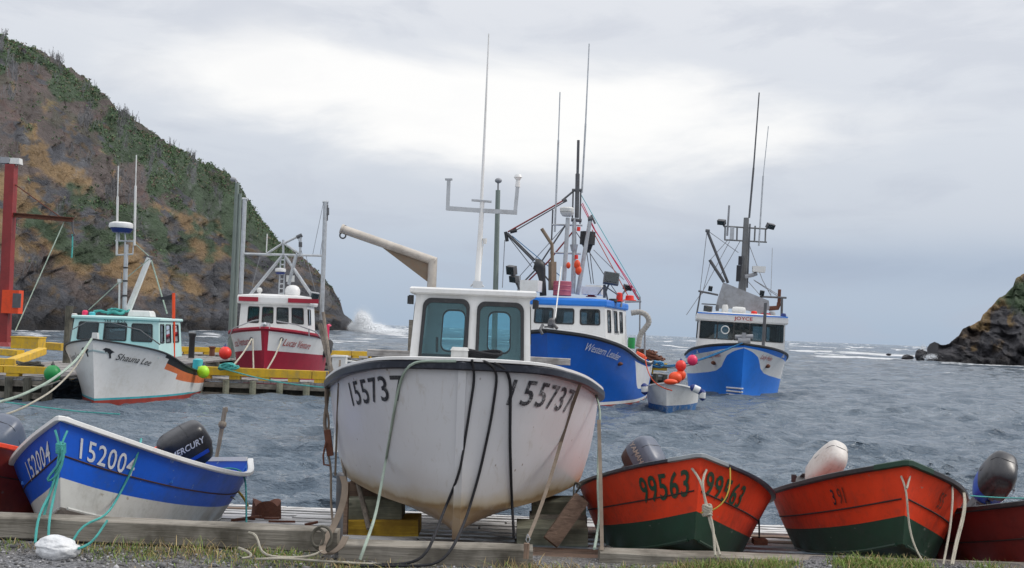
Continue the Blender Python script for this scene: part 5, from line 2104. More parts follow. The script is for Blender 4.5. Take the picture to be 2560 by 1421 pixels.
def wires(T, name, mat, d, lines, wpx=1.4, label=None, parent=None):
    for ln in lines:
        mb = T.mb()
        mb.pt(ln, d, wpx, 5)
        mb.build(name, MT[mat], parent or T)


def part(T, name, mat, parent=None, smooth=35):
    mb = T.mb()

    class _C:
        def __enter__(s):
            return mb

        def __exit__(s, *a):
            s.o = mb.build(name, MT[mat], parent or T, smooth)
    return _C()


def part_px(T, name, mat, d, segs, parent=None, n=8, smooth=35):
    """one part made of joined pixel-measured tubes: segs = [(points, width px), ...]"""
    mb = T.mb()
    for pts, wpx in segs:
        mb.pt(pts, d, wpx, n)
    return mb.build(name, MT[mat], parent or T, smooth)


def floodlight(T, px, py, wpx, hpx, d, yaw=0, pitch=.4, mat='dgrey', foot=None):
    mb = T.mb()
    k = d / F
    R = rot(yaw, pitch, .12)
    c = mb.L(px, py, d)
    mb.box(c, (wpx * k, .22, hpx * k), R)
    o = mb.build('floodlight', MT[mat], T, smooth=0)
    mb = T.mb()
    mb.box(c + R @ np.array([0, -.125, 0]), (wpx * k * .84, .03, hpx * k * .8), R)
    mb.build('lens', MT['dglass'], o, smooth=0)
    if foot:
        mb = T.mb()
        mb.pt([(px, py), foot], d + .1, 5, 6)
        mb.build('lamp_bracket', MT[mat], o)
    return o


# ---------------------------------------------------------------- mint boat at the left wharf
MBT = Thing('fishing_boat', 'white hulled fishing boat with a pale mint wheelhouse at the left wharf', 'fishing boat', W(232, 850, 35) * np.array([1, 1, 0]), rot(.03, 0, -.0), 'fishing boats moored in the harbour')
hm = fishing_hull(1.92, 9, 2.14, (1, .935, .83, .55, .42, .42), .14)
zl = [zline(hm, .22), zline(hm, .15)]
vlm = [0, .05, .13, .24, .36, .5, .64, zl[0], zl[1], 1.0, 1.5, 2.0]


def mint_m(u, j):
    if j == 0 and u > .3:
        return 1
    if j in (1, 2) and u > .34:
        return 1 if j == 1 else 2
    if j == 3 and u > .43:
        return 2
    if j == 7:
        return 3
    if j > 7:
        return 4
    return 0


hm.shell(MBT, [MT['white'], MT['black'], MT['stripe'], MT['teal'], MT['redoxide']], vlm, mint_m, us=FU, inner=MT['teal'], vin=.5, th=.06)
hm.rail(MBT, 'rubbing_rail', MT['black'], .07, .06, up=.02, out=.02)
hm.deck(MBT, MT['teal'], .32, .0, 1.0, inset=.06)
a, c = MBT.inv(W(172, 862, 37.0)), MBT.inv(W(396, 874, 37.0))
zt = MBT.inv(W(280, 799, 37.2))[2]
ob, t_ = boat_window_cabin(MBT, (a[0], c[0]), (a[1], a[1] + 2.9), (a[2] - .35, zt), (a[0] + .10, c[0] - .10), (a[1] + .12, a[1] + 2.8),
                           {0: [(.07, .44, .29, .90, .06), (.37, .44, .62, .90, .06), (.69, .44, .92, .90, .06)], 1: [(.06, .42, .22, .90, .05), (.30, .42, .52, .90, .05), (.62, .42, .88, .90, .05)], 2: [(.1, .4, .4, .85, .05), (.6, .4, .9, .85, .05)], 3: [(.1, .4, .4, .85, .05)]}, 'mint', fw=.06)
roof_slab(MBT, t_, .10, MT['mint'], over=.08)
e = np.array([1.0, 0, 0])
flat_text(MBT, 'cabin_number', '2M 1826', .14, (a[0] + 1.12, a[1] + .035, zt - .145), (1, 0, 0), (0, 0, 1), MT['textblack'], space=1.15)
flat_text(MBT, 'side_number', '81143', .20, (c[0] + .02 - .075, a[1] + .35, zt - .92), (0, 1, 0), (0, 0, 1), MT['textblack'], bold=.01)
hm.text(MBT, 'Shauna Lee', 1, .72, .30, .24, MT['textblack'], name='name_lettering', off=.02, slant=.35, squeeze=1.0)
hm.text(MBT, 'Shauna Lee', -1, .62, .30, .24, MT['textblack'], name='name_lettering', off=.02, slant=.35, squeeze=.9)
for sd_, s0 in ((1, .28), (-1, .20)):
    V = [(0, .10), (.08, .16), (.20, .15), (.27, .10), (.36, .06), (.30, .03), (.26, -.02), (.30, -.16), (.24, -.17), (.20, -.04), (.13, .04), (.08, .0), (.07, .06)]
    us_ = np.linspace(0, 1, 201)
    P_ = np.array([hm.S(u, .25, 1) for u in us_])
    arc_ = np.concatenate([[0], np.cumsum(np.linalg.norm(np.diff(P_, axis=0), axis=1))])
    tri = tessellate_polygon([[Vector((x, y, 0)) for x, y in V]])
    out_ = []
    for x, y in V:
        u = float(np.interp(s0 + (x if sd_ > 0 else .36 - x), arc_, us_))
        ln_ = np.linalg.norm(hm.S(u, 0, 1) - hm.S(u, 1, 1))
        v_ = (.36 - y) / ln_
        out_.append(hm.S(u, v_, sd_) + hm.nrm(u, v_, sd_) * .012)
    mb = MB()
    mb.add(out_, [tuple(t) for t in tri])
    mb.build('whale_emblem', MT['textblack'], MBT, smooth=0, recalc=False)
dR = 38.2
mast = part_px(MBT, 'mast', 'lgrey', dR, [([(311, 778), (316, 612)], 11)])
part_px(MBT, 'mast_band', 'black', dR, [([(312, 742), (312, 738)], 13), ([(313, 705), (313, 701)], 13), ([(314, 672), (314, 668)], 12)], mast)
part_px(MBT, 'mast_platform', 'lgrey', dR, [([(288, 602), (338, 604)], 4), ([(290, 638), (332, 636)], 4), ([(291, 602), (291, 638)], 3), ([(334, 604), (332, 636)], 3), ([(313, 602), (313, 636)], 4)], mast)
mb = MBT.mb()
mb.lathe(mb.L(304, 582, dR), [(.30, 0), (.34, .06), (.40, .16)], n=20)
rad = mb.build('radar_base', MT['fenblue'], mast)
mb = MBT.mb()
mb.lathe(mb.L(304, 571, dR), [(.42, .0), (.44, .06), (.42, .16), (.30, .21), (.05, .23)], n=20)
mb.build('radar_dome', MT['white'], rad)
part_px(MBT, 'radar_bracket', 'lgrey', dR, [([(298, 582), (298, 602)], 4), ([(312, 582), (314, 602)], 4)], mast)
part_px(MBT, 'whip_antenna', 'offwhite', dR, [([(292, 638), (294, 492)], 6), ([(294, 492), (296, 415)], 3)])
part_px(MBT, 'whip_antenna', 'offwhite', dR, [([(336, 614), (339, 465)], 6), ([(339, 465), (341, 388)], 3)])
part_px(MBT, 'boom', 'white', dR + .8, [([(320, 778), (373, 645)], (16, 14))])
part_px(MBT, 'boom_head', 'dgrey', dR + .8, [([(366, 642), (380, 646)], 10)])
part_px(MBT, 'lamp_mast', 'offwhite', dR, [([(298, 775), (299, 706)], 5), ([(299, 706), (299, 698)], 11)])
wires(MBT, 'stay_wire', 'rope_pale', dR + .4, [[(222, 775), (297, 706)], [(373, 648), (300, 708)], [(338, 610), (372, 640)]], 2.5)
wires(MBT, 'stay_wire', 'rope_pale', dR + 2, [[(378, 650), (418, 785)]], 4)
part_px(MBT, 'danger_pole', 'signal', 39.0, [([(434, 912), (434, 733)], 8)])
mb = MBT.mb()
q = [mb.L(x, y, 39.0) for x, y in ((431, 736), (412, 742), (394, 744), (404, 750), (431, 750))]
mb.slab(q, (0, .02, 0))
mb.build('flag', MT['cloth'], MBT, smooth=0)
mb = MBT.mb()
mb.box(mb.L(355, 786, 38.3), (.78, .7, .16), taper=.92)
mb.box(mb.L(355, 779, 38.3), (.72, .64, .06), taper=.9)
mb.build('roof_hatch', MT['offwhite'], MBT, smooth=20)
for (px_, py_, w_, h_, mt_) in ((212, 784, 14, 16, 'ballpink'), (230, 786, 16, 12, 'teal'), (186, 788, 14, 8, 'offwhite')):
    mb = MBT.mb()
    mb.lathe(mb.L(px_, py_ + h_ / 2, 37.8), [(w_ / 2 * 37.8 / F, 0), (w_ / 2 * 37.8 / F, h_ * .8 * 37.8 / F), (w_ * .3 * 37.8 / F, h_ * 37.8 / F)], n=12)
    mb.build('roof_tub', MT[mt_], MBT)
mb = MBT.mb()
rs = random.Random(5)
for k in range(5):
    c_ = mb.L(282 + rs.uniform(-26, 26), 787, 37.9 + rs.uniform(-.1, .3))
    mb.tube([c_ + np.array([math.cos(t) * .28 * rs.uniform(.8, 1.1), math.sin(t) * .2, .03 * k + .05 + .03 * math.sin(3 * t)]) for t in np.linspace(0, 2 * PI, 22)], .035, 6)
mb.build('rope_pile', MT['rope_teal'], MBT)
part_px(MBT, 'bow_rail', 'dgrey', 36.0, [([(174, 862), (178, 826), (215, 806, .3), (280, 808, .2), (350, 826), (400, 862, .5)], 3)])
mb = MBT.mb()
k = hm.S(0, 0)
mb.box(k + np.array([0, .22, .10]), (.2, .2, .26), taper=.8)
mb.build('bow_post', MT['offwhite'], MBT, smooth=20)
mb = MBT.mb()
mb.lathe(hm.S(.86, 0, 1) + np.array([-.35, 0, -.05]), [(.2, 0), (.2, .5), (.1, .55)], n=12)
mb.build('stern_tub', MT['teal'], MBT)

# ---------------------------------------------------------------- crimson boat
RB = Thing('fishing_boat', 'crimson hulled fishing boat with white name panels and two tall outrigger poles', 'fishing boat', W(662, 821, 47) * np.array([1, 1, 0]), rot(.09, 0, -.005), 'fishing boats moored in the harbour')
hr = fishing_hull(2.16, 11, 2.64, (1, .965, .915, .84, .8, .8), .16)
vlr = [0, .035, .10, .33, .45, .6, .8, 1.0, 1.5, 2.0]
us_r = sorted(set(FU + [.018, .03]))
hr.shell(RB, [MT['crimson'], MT['white']], vlr, lambda u, j: 1 if (j in (1, 2) and u > .018) else 0, us=us_r, inner=MT['white'], vin=.5, th=.06)
hr.rail(RB, 'rubbing_rail', MT['crimson'], .10, .12, up=.02, out=.03)
hr.deck(RB, MT['offwhite'], .15, .0, 1.0, inset=.06)
hr.text(RB, 'Lucas Venture', 1, .95, .34, .34, MT['textred'], name='name_lettering', off=.025, slant=.3, squeeze=.86)
hr.text(RB, 'Lucas Venture', -1, .85, .34, .34, MT['textred'], name='name_lettering', off=.025, slant=.3, squeeze=.86)
a, c = RB.inv(W(594, 842, 50)), RB.inv(W(770, 850, 50))
zt = RB.inv(W(690, 762, 50.1))[2]
ob, t_ = boat_window_cabin(RB, (a[0], c[0]), (a[1], a[1] + 3.6), (a[2] - .25, zt), (a[0] + .12, c[0] - .12), (a[1] - .22, a[1] + 3.5),
                           {0: [(.12, .52, .28, .92, .06), (.33, .52, .49, .92, .06), (.545, .52, .715, .92, .06), (.77, .52, .94, .92, .06)], 1: [(.04, .5, .16, .9, .05), (.22, .5, .44, .9, .05)], 2: [(.2, .3, .8, .9, .05)], 3: [(.04, .5, .16, .9, .05), (.22, .5, .44, .9, .05)]}, 'white', fw=.05)
rf = roof_slab(RB, t_, .40, MT['white'], over=.16)
for x0_, x1_ in ((594, 644), (716, 796)):
    p0, p1 = RB.inv(W(x0_, 752, 49.4)), RB.inv(W(x1_, 752, 49.4))
    mb = RB.mb()
    yf = t_[0][1] - .20
    mb.box(((p0[0] + p1[0]) / 2, yf, zt + .21), (abs(p1[0] - p0[0]) * .96, .06, .20))
    mb.build('brow_stripe', MT['crimson'], rf, smooth=0)
dL = 51.5
part_px(RB, 'outrigger_pole', 'lgrey', dL, [([(602, 735), (612, 500)], 11), ([(606, 498), (619, 499)], 8)])
part_px(RB, 'outrigger_pole', 'lgrey', dL, [([(804, 800), (814, 506)], 11), ([(807, 505), (821, 506)], 8)])
for pts in ([(607, 512), (604, 575)], [(819, 512), (818, 552)]):
    part_px(RB, 'pole_rigging', 'dgrey', dL, [(pts, 4), ([(pts[0][0], pts[0][1] + 8), (pts[0][0], pts[0][1] + 26)], 8)])
part_px(RB, 'gantry_bar', 'lgrey', dL, [([(610, 635), (808, 640)], 6)])
part_px(RB, 'gantry_leg', 'lgrey', dL, [([(625, 738), (706, 640)], 8)])
part_px(RB, 'gantry_leg', 'lgrey', dL, [([(777, 735), (712, 640)], 8)])
part_px(RB, 'gantry_head', 'lgrey', dL, [([(668, 634), (708, 608), (752, 637)], 6), ([(708, 600), (708, 640)], 6), ([(708, 610), (748, 590)], 6), ([(752, 588), (750, 640)], 6)])
part_px(RB, 'block', 'dgrey', dL, [([(742, 594), (755, 588)], 10), ([(751, 606), (751, 618)], 9)])
ld = part_px(RB, 'ladder_mast', 'lgrey', dL, [([(697, 738), (702, 640)], 4), ([(709, 738), (712, 640)], 4)] + [([(697 + .05 * (738 - y), y), (709 + .03 * (738 - y), y)], 3) for y in range(650, 738, 12)])
part_px(RB, 'boom', 'lgrey', dL, [([(722, 712), (741, 636)], 9)])
mb = RB.mb()
mb.lathe(mb.L(701, 684, dL - .3), [(.18, -.04), (.24, .05)], n=16)
o_ = mb.build('radar_base', MT['fenblue'], RB)
mb = RB.mb()
mb.lathe(mb.L(701, 682, dL - .3), [(.25, .04), (.26, .10), (.24, .19), (.1, .22)], n=16)
mb.build('radar_dome', MT['white'], o_)
mb = RB.mb()
mb.lathe(mb.L(731, 738, dL - .5), [(.34, 0), (.36, .14), (.35, .26), (.28, .38), (.16, .45), (.03, .47)], n=20)
mb.build('satellite_dome', MT['white'], RB)
mb = RB.mb()
mb.ball(mb.L(649, 726, dL - .5), .13)
mb.tube([mb.L(649, 738, dL - .5), mb.L(649, 726, dL - .5)], .06, 8)
mb.build('search_light', MT['offwhite'], RB)
floodlight(RB, 786, 740, 22, 17, dL - .6, .3, .3, 'grey')
mb = RB.mb()
mb.pbox(726, 697, 20, 16, dL, .08)
mb.build('vent_board', MT['offwhite'], RB, smooth=0)
part_px(RB, 'whip_antenna', 'offwhite', dL, [([(666, 632), (668, 585)], 3)])
wires(RB, 'stay_wire', 'grey', dL, [[(808, 510), (782, 636)], [(816, 530), (800, 640)], [(745, 595), (762, 660)], [(765, 640), (790, 735)], [(626, 736), (650, 640)]], 1.3)
part_px(RB, 'bow_rail', 'grey', 48.5, [([(570, 848), (582, 822), (630, 803), (648, 800)], 3), ([(690, 803), (740, 812), (790, 830), (802, 845)], 3), ([(772, 822), (773, 842)], 3)])
mb = RB.mb()
mb.box(hr.S(0, 0) + np.array([0, .3, .12]), (.45, .5, .24), taper=.7)
mb.tube([hr.S(0, 0) + np.array([0, .1, .2]), hr.S(0, 0) + np.array([0, -.1, .12])], .07, 8)
mb.build('anchor_roller', MT['lgrey'], RB, smooth=20)
for px_, s_ in ((629, 1), (704, 1)):
    h_ = cast(px_, 848, SURF['hulls'], 0)
    if h_ is not None:
        mb = RB.mb()
        mb.ball(RB.inv(h_), .10, 8)
        mb.build('fairlead', MT['dgrey'], RB)
mb = RB.mb()
mb.tube([hr.S(.55, 0, 1) + np.array([.05, k_ * .4, -.5 - .25 * math.sin(k_ * 1.2)]) for k_ in range(5)], .22, 8)
mb.build('tyre_fender', MT['tyre'], RB)
for u_ in (.62, .78):
    mb = RB.mb()
    q = hr.S(u_, 0, 1)
    mb.tube([q, q + np.array([0, 0, .7]), q + np.array([0, 1.4, .72])], .045, 8)
    mb.build('stern_rail', MT['ballpink'], RB)

# ---------------------------------------------------------------- big blue boat behind the white one
BB = Thing('fishing_boat', 'large royal blue fishing boat with a bright blue roof edge behind the white workboat', 'fishing boat', np.array([1.4, 41, 0]), rot(-.27, 0, .0), 'fishing boats moored in the harbour')
hB = fishing_hull(2.62, 13, 3.03, (1, .96, .86, .64, .56, .60), .22)
zb = [zline(hB, .20), zline(hB, .08)]
wh = lambda u: .07 + .0 * u
wl_ = lambda u: .07 + .50 * float(sstep(.44, .56, u)) * (1 - .55 * float(sstep(.80, .98, u)))
vlb = [0, .03, wh, wl_, .62, .72, zb[0], zb[1], 1.0, 1.5, 2.0]
hB.shell(BB, [MT['blue'], MT['black'], MT['white'], MT['redoxide']], vlb, lambda u, j: 1 if j == 0 else 2 if (j == 2 and u > .44) or j == 6 else 3 if j >= 7 else 0, us=sorted(set(FU + list(np.linspace(.42, .6, 14)))), inner=MT['white'], vin=.5, th=.06)
hB.rail(BB, 'rubbing_rail', MT['black'], .10, .12, up=.0, out=.02)
hB.rail(BB, 'gunwale_cap', MT['white'], .16, .05, up=.07, out=-.02)
hB.deck(BB, MT['offwhite'], .2, .0, 1.0, inset=.06)
hB.text(BB, 'Western Leader', 1, 1.6, .24, .32, MT['textwhite'], name='name_lettering', off=.03, slant=.35, squeeze=.86)
dW = 45.0
a, c = BB.inv(W(1318, 830, dW)), BB.inv(W(1516, 842, dW))
zt = BB.inv(W(1420, 764, dW))[2]
xl, xr = c[0] - 3.5, c[0]
yb = c[1]
ob, t_ = boat_window_cabin(BB, (xl, xr), (yb, yb + 5.4), (c[2] - .5, zt), (xl + .12, xr - .10), (yb - .1, yb + 5.3),
                           {0: [(.10, .56, .33, .92, .09), (.37, .56, .60, .92, .09), (.69, .56, .93, .92, .09)], 1: [(.10, .40, .24, .92, .06), (.40, .40, .54, .92, .06), (.66, .40, .80, .92, .06)], 2: [(.1, .4, .45, .92, .06), (.55, .4, .9, .92, .06)], 3: [(.1, .4, .3, .92, .06), (.5, .4, .8, .92, .06)]}, 'white', fw=.07)
rf = roof_slab(BB, t_, .30, MT['lblue'], over=.10)
flat_text(BB, 'side_number', '154109', .38, (xr + .012 - .05, yb + 2.1, c[2] - .10), (0, 1, 0), (0, 0, 1), MT['textblack'], squeeze=.8)
dG = 47.5
mm = part_px(BB, 'main_mast', 'dgrey', dG, [([(1442, 545), (1444, 435)], 11), ([(1444, 435), (1446, 351)], 7)])
part_px(BB, 'mast_cluster', 'dgrey', dG, [([(1433, 478), (1431, 545)], 4), ([(1452, 478), (1450, 560)], 4), ([(1430, 476), (1454, 476)], 8), ([(1428, 550), (1454, 552)], 9)], mm)
part_px(BB, 'lower_mast', 'lgrey', dG, [([(1432, 735), (1436, 625)], 12), ([(1435, 628), (1435, 612)], (14, 21)), ([(1435, 612), (1436, 548)], (12, 10))])
part_px(BB, 'radar_mast', 'lgrey', dG - .4, [([(1410, 702), (1420, 545)], 11)])
mb = BB.mb()
mb.lathe(mb.L(1418, 531, dG - .4), [(.20, -.18), (.30, -.05), (.31, .0)], n=18)
mb.lathe(mb.L(1417, 530, dG - .4), [(.30, .0), (.31, .14), (.27, .19), (.05, .20)], n=18)
mb.build('radar_dome', MT['offwhite'], BB)
part_px(BB, 'whip_antenna', 'lgrey', dG, [([(1387, 580), (1396, 350)], 5), ([(1396, 350), (1400, 231)], 3)])
part_px(BB, 'whip_antenna', 'lgrey', dG, [([(1455, 482), (1464, 310)], 5), ([(1464, 310), (1473, 110)], (4, 3))])
part_px(BB, 'whip_antenna', 'dgrey', dG, [([(1379, 600), (1382, 525)], 4)])
part_px(BB, 'crossbar', 'lgrey', dG, [([(1380, 562), (1456, 564)], 5)])
part_px(BB, 'crossbar', 'lgrey', dG, [([(1375, 632), (1452, 635)], 5)])
part_px(BB, 'spreader', 'dgrey', dG, [([(1266, 583), (1334, 652)], 6), ([(1270, 583), (1340, 652)], 3), ([(1266, 586), (1330, 668)], 2)])
part_px(BB, 'spreader_head', 'black', dG, [([(1264, 580), (1268, 604)], 9), ([(1275, 580), (1292, 576)], 10)])
part_px(BB, 'topping_lift', 'redpost', dG, [([(1270, 580), (1408, 502)], 4)])
part_px(BB, 'topping_lift', 'dgrey', dG, [([(1280, 582), (1410, 506)], 3)])
part_px(BB, 'topping_lift', 'dgrey', dG, [([(1405, 502), (1434, 478)], 5), ([(1408, 503), (1416, 499)], 11)])
part_px(BB, 'shroud', 'dgrey', dG, [([(1305, 710), (1345, 668), (1416, 560)], 4)])
part_px(BB, 'shroud', 'redpost', dG, [([(1318, 705), (1370, 655), (1432, 580)], 4)])
part_px(BB, 'shroud', 'dgrey', dG, [([(1334, 655), (1372, 702)], 4)])
mb = BB.mb()
q = [mb.L(x, y, dG - 1.2) for x, y in ((1358, 740), (1356, 705), (1352, 678), (1346, 664), (1336, 660))]
mb.tube(spline(q, 14), [.15] * 6 + [.17, .19, .22, .25, .28, .28, .26, .24], 12)
mb.build('vent_cowl', MT['black'], BB)
part_px(BB, 'exhaust_box', 'brass', dG - .8, [([(1381, 726), (1381, 655)], 21)], n=4, smooth=0)
part_px(BB, 'exhaust_pipe', 'brass', dG - .8, [([(1381, 658), (1380, 612), (1354, 572)], (9, 9, 9))])
mb = BB.mb()
r_ = 22 * dG / F
mb.lathe(mb.L(1405, 740, dG - 1.3), [(r_, 0), (r_ * 1.03, .03), (r_, .06), (r_, .20), (r_ * 1.04, .23), (r_, .26), (r_, .40), (r_ * 1.04, .43), (r_, .46), (r_, .60), (r_ * .96, .62), (r_ * .9, .58)], n=24)
mb.build('steel_drum', MT['drum'], BB, smooth=25)
part_px(BB, 'boom', 'lgrey', dG, [([(1444, 737), (1475, 552)], (12, 10))])
part_px(BB, 'boom_head', 'dgrey', dG, [([(1470, 548), (1480, 548)], 14), ([(1478, 538), (1488, 560)], 5)])
part_px(BB, 'power_block', 'black', dG + .3, [([(1470, 580), (1468, 612)], (38, 38)), ([(1469, 610), (1470, 632)], (30, 10))], n=14)
for bx, by, r0 in ((1421, 664, 5.5), (1443, 662, 8), (1446, 676, 8)):
    mb = BB.mb()
    mb.ball(mb.L(bx, by, dG - .6), r0 * dG / F, 10, sz=1.5)
    mb.build('orange_float', MT['signal'], BB)
part_px(BB, 'red_lamp', 'ballred', dG - .3, [([(1447, 568), (1446, 578)], 9)])
part_px(BB, 'red_lamp', 'ballred', dG - .3, [([(1441, 638), (1441, 648)], 9)])
floodlight(BB, 1528, 697, 38, 30, dG - 1.5, .35, -.35, 'dgrey', (1512, 735))
floodlight(BB, 1279, 676, 26, 22, dG - 1.5, -.5, .3, 'dgrey', (1297, 722))
floodlight(BB, 1285, 698, 22, 16, dG - 1.5, -.5, .3, 'dgrey', (1299, 724))
floodlight(BB, 1569, 719, 20, 13, dG + .5, .6, .3, 'dgrey')
part_px(BB, 'lamp_stand', 'dgrey', dG - 1.4, [([(1511, 712), (1511, 745)], 7), ([(1511, 715), (1494, 738)], 3), ([(1511, 715), (1545, 738)], 3), ([(1511, 712), (1519, 750)], 4)])
part_px(BB, 'lamp_stand', 'lgrey', dG - 1.3, [([(1298, 690), (1297, 728)], 8)])
part_px(BB, 'lamp_arm', 'grey', dG + .5, [([(1553, 768), (1556, 736), (1562, 728), (1572, 724)], 5)])
mb = BB.mb()
mb.pbox(1328, 716, 46, 28, dG - 1.6, .8)
mb.build('roof_locker', MT['white'], BB, smooth=15)
mb = BB.mb()
mb.pbox(1482, 728, 50, 20, dG - .8, .7)
mb.pbox(1486, 716, 38, 4, dG - .8, .6)
mb.build('raft_box', MT['white'], BB, smooth=15)
for (px_, py_, r0, hh, mt_) in ((1478, 743, 9, 16, 'ballred'), (1548, 754, 8, 20, 'ballred'), (1574, 752, 11, 12, 'ballred'), (1534, 756, 13, 8, 'black')):
    mb = BB.mb()
    k = dG / F
    mb.lathe(mb.L(px_, py_, dG - .6), [(r0 * 1.5 * k, 0), (r0 * 1.5 * k, .03), (r0 * k, .05), (r0 * .9 * k, hh * k), (r0 * .5 * k, hh * 1.1 * k)], n=14)
    mb.build('roof_vent', MT[mt_], BB)
for mt_, pts in (('teal', [(1453, 488), (1600, 742)]), ('ballpink', [(1450, 505), (1484, 572), (1590, 730)]), ('ballpink', [(1456, 508), (1488, 576), (1596, 748)]), ('rope_orange', [(1480, 575), (1570, 740)]), ('dgrey', [(1466, 625), (1478, 710)]), ('dgrey', [(1474, 625), (1484, 710)]), ('dgrey', [(1440, 580), (1512, 690), (1546, 740)]), ('grey', [(1484, 625), (1560, 700)]), ('rope_blue', [(1280, 590), (1400, 690)]), ('grey', [(1416, 560), (1300, 690)]), ('grey', [(1262, 600), (1256, 720)])):
    part_px(BB, 'rigging_line', mt_, dG + .2, [(pts, 2.2 if mt_ != 'teal' else 2.0)], n=5)
part_px(BB, 'stern_gallows', 'grey', dG + 3, [([(1562, 755), (1603, 754)], 5), ([(1600, 742), (1599, 872)], 4), ([(1612, 832), (1612, 890)], 5)])
part_px(BB, 'rigging_block', 'dgrey', dG + 2, [([(1582, 724), (1598, 750)], 6)])
mb = BB.mb()
q = [mb.L(x, y, dG + 2.5) for x, y in ((1578, 783), (1600, 781), (1617, 790), (1622, 806), (1612, 822), (1602, 836), (1595, 868))]
Q = spline(q, 60)
mb.tube(Q, [(.125 + .012 * math.sin(i * 2.1)) for i in range(60)], 12)
mb.build('discharge_hose', MT['hose'], BB, smooth=60)
mb = BB.mb()
mb.lathe(mb.L(1578, 872, dG + 1.5), [(.16, 0), (.17, .4), (.15, .5)], n=12)
mb.build('barrel', MT['ballgreen'], BB)
mb = BB.mb()
rs = random.Random(2)
for k in range(9):
    c_ = mb.L(1625 + rs.uniform(-18, 18), 898, dG + 3.4)
    mb.tube([c_ + np.array([math.cos(t) * .4 * rs.uniform(.7, 1), math.sin(t) * .3, .05 * k + .04 * math.sin(3 * t)]) for t in np.linspace(0, 2 * PI, 18)], .05, 5)
mb.build('net_pile', MT['rust'], BB)
part_px(BB, 'orange_gear', 'signal', dG + 2, [([(1590, 884), (1606, 892), (1612, 900)], 14)])
part_px(BB, 'stay_chain', 'offwhite', 42.0, [([(1403, 668, 3.8), (1397, 720, 2), (1388, 795, .3)], 3.5)])
mb = BB.mb()
kk = hB.S(0, 0)
mb.box(kk + np.array([.0, .30, .10]), (.26, .5, .12))
mb.lathe(kk + np.array([.1, .25, .10]), [(.12, 0), (.16, .1), (.12, .3), (.05, .38)], n=10)
mb.tube([kk + np.array([-.2, .1, .2]), kk + np.array([-.26, -.08, .0]), kk + np.array([-.15, -.1, -.16])], .06, 8)
mb.tube([kk + np.array([.2, .1, .25]), kk + np.array([.38, .05, .08])], .06, 8)
mb.build('anchor_winch', MT['dgrey'], BB, smooth=25)
h_ = cast(1548, 910, [SURF[BB.o.name]], -.02)
if h_ is not None:
    mb = BB.mb()
    mb.ball(BB.inv(h_), .16, 8, sz=.5)
    mb.build('hawse_plate', MT['rust'], BB)

# ---------------------------------------------------------------- second blue boat with the white wave
LB = Thing('fishing_boat', 'cobalt blue fishing boat with a white wave band and dark wheelhouse windows, bow on', 'fishing boat', W(1858, 860, 53.7) * np.array([1, 1, 0]), rot(-.155, 0, .018), 'fishing boats moored in the harbour')
hL = fishing_hull(2.76, 16, 2.74, (1, .955, .87, .72, .66, .7), .26)
lv1 = lambda u: .055 + .05 * float(sstep(.0, .2, u))
lv2 = lambda u: lv1(u) + float(np.interp(u, [0, .04, .075, .10, .13, .18, .25, .4, 1], [.012, .05, .11, .19, .28, .34, .37, .39, .40]))
zl3 = zline(hL, .05)
hL.shell(LB, [MT['ladyblue'], MT['white'], MT['black']], [0, .022, lv1, lambda u: (lv1(u) + lv2(u)) / 2, lv2, .66, .8, zl3, 1.0, 1.5, 2.0], lambda u, j: 2 if j == 0 else 1 if j in (2, 3) else 0, us=sorted(set(list(np.linspace(0, .25, 34)) + list(np.linspace(.25, 1, 26)))), inner=MT['white'], vin=.5, th=.06)
hL.rail(LB, 'rubbing_rail', MT['black'], .10, .10, up=.02, out=.02)
hL.deck(LB, MT['offwhite'], .2, .0, 1.0, inset=.06)
hL.text(LB, 'Lady Helen', 1, 1.25, .36, .26, MT['textred'], name='name_lettering', off=.03, slant=.3, squeeze=.8)
hL.text(LB, 'Lady Helen', -1, 1.55, .36, .26, MT['textred'], name='name_lettering', off=.03, slant=.3, squeeze=.8)
for sd_, u_ in ((-1, .17), (1, .17)):
    mb = LB.mb()
    q = hL.S(u_, .30, sd_) + hL.nrm(u_, .30, sd_) * .02
    mb.ball(q, .16, 8, sz=.7)
    mb.build('hawse_plate', MT['rust'], LB)
for k_, v_ in enumerate((.75, .81, .87)):
    mb = LB.mb()
    P_ = [hL.S(u, v_, sd) + hL.nrm(u, v_, sd) * .02 for sd, us_ in ((-1, np.linspace(.13, .003, 10)), (1, np.linspace(.003, .012, 3))) for u in us_]
    mb.tube(P_, .05, 6)
    mb.build('draught_mark', MT['offwhite'], LB)
dY = 57.5
a, c = LB.inv(W(1742, 868, dY)), LB.inv(W(1958, 878, dY))
zt = LB.inv(W(1850, 807, dY))[2]
xm = (a[0] + c[0]) / 2
hwid = (c[0] - a[0]) / 2
ob, t_ = boat_window_cabin(LB, (xm - hwid, xm + hwid), (a[1], a[1] + 5), (a[2] - .3, zt), (xm - hwid + .05, xm + hwid - .05), (a[1] - .25, a[1] + 4.9),
                           {0: [(.02, .46, .215, .98, .05), (.225, .46, .405, .98, .05), (.415, .46, .59, .98, .05), (.60, .46, .775, .98, .05), (.785, .46, .98, .98, .05)], 1: [(.03, .46, .3, .98, .05), (.35, .46, .6, .98, .05)], 3: [(.03, .46, .3, .98, .05), (.35, .46, .6, .98, .05)], 2: [(.08, .40, .30, .95, .05), (.60, .40, .78, .95, .05)]}, 'white', fw=.05)
rf = roof_slab(LB, t_, .42, MT['white'], over=.14)
mb = LB.mb()
mb.box((xm, t_[0][1] - .16, zt + .40), (2 * hwid + .12, .05, .06))
mb.build('brow_trim', MT['lblue'], rf, smooth=0)
flat_text(LB, 'name_board', 'JOYCE', .18, (xm - .42, t_[0][1] - .17, zt + .12), (1, 0, 0), (0, 0, 1), MT['textred'], off=.03, bold=.02, squeeze=1.3)
mb = LB.mb()
q = mb.L(1813, 825, dY - .8)
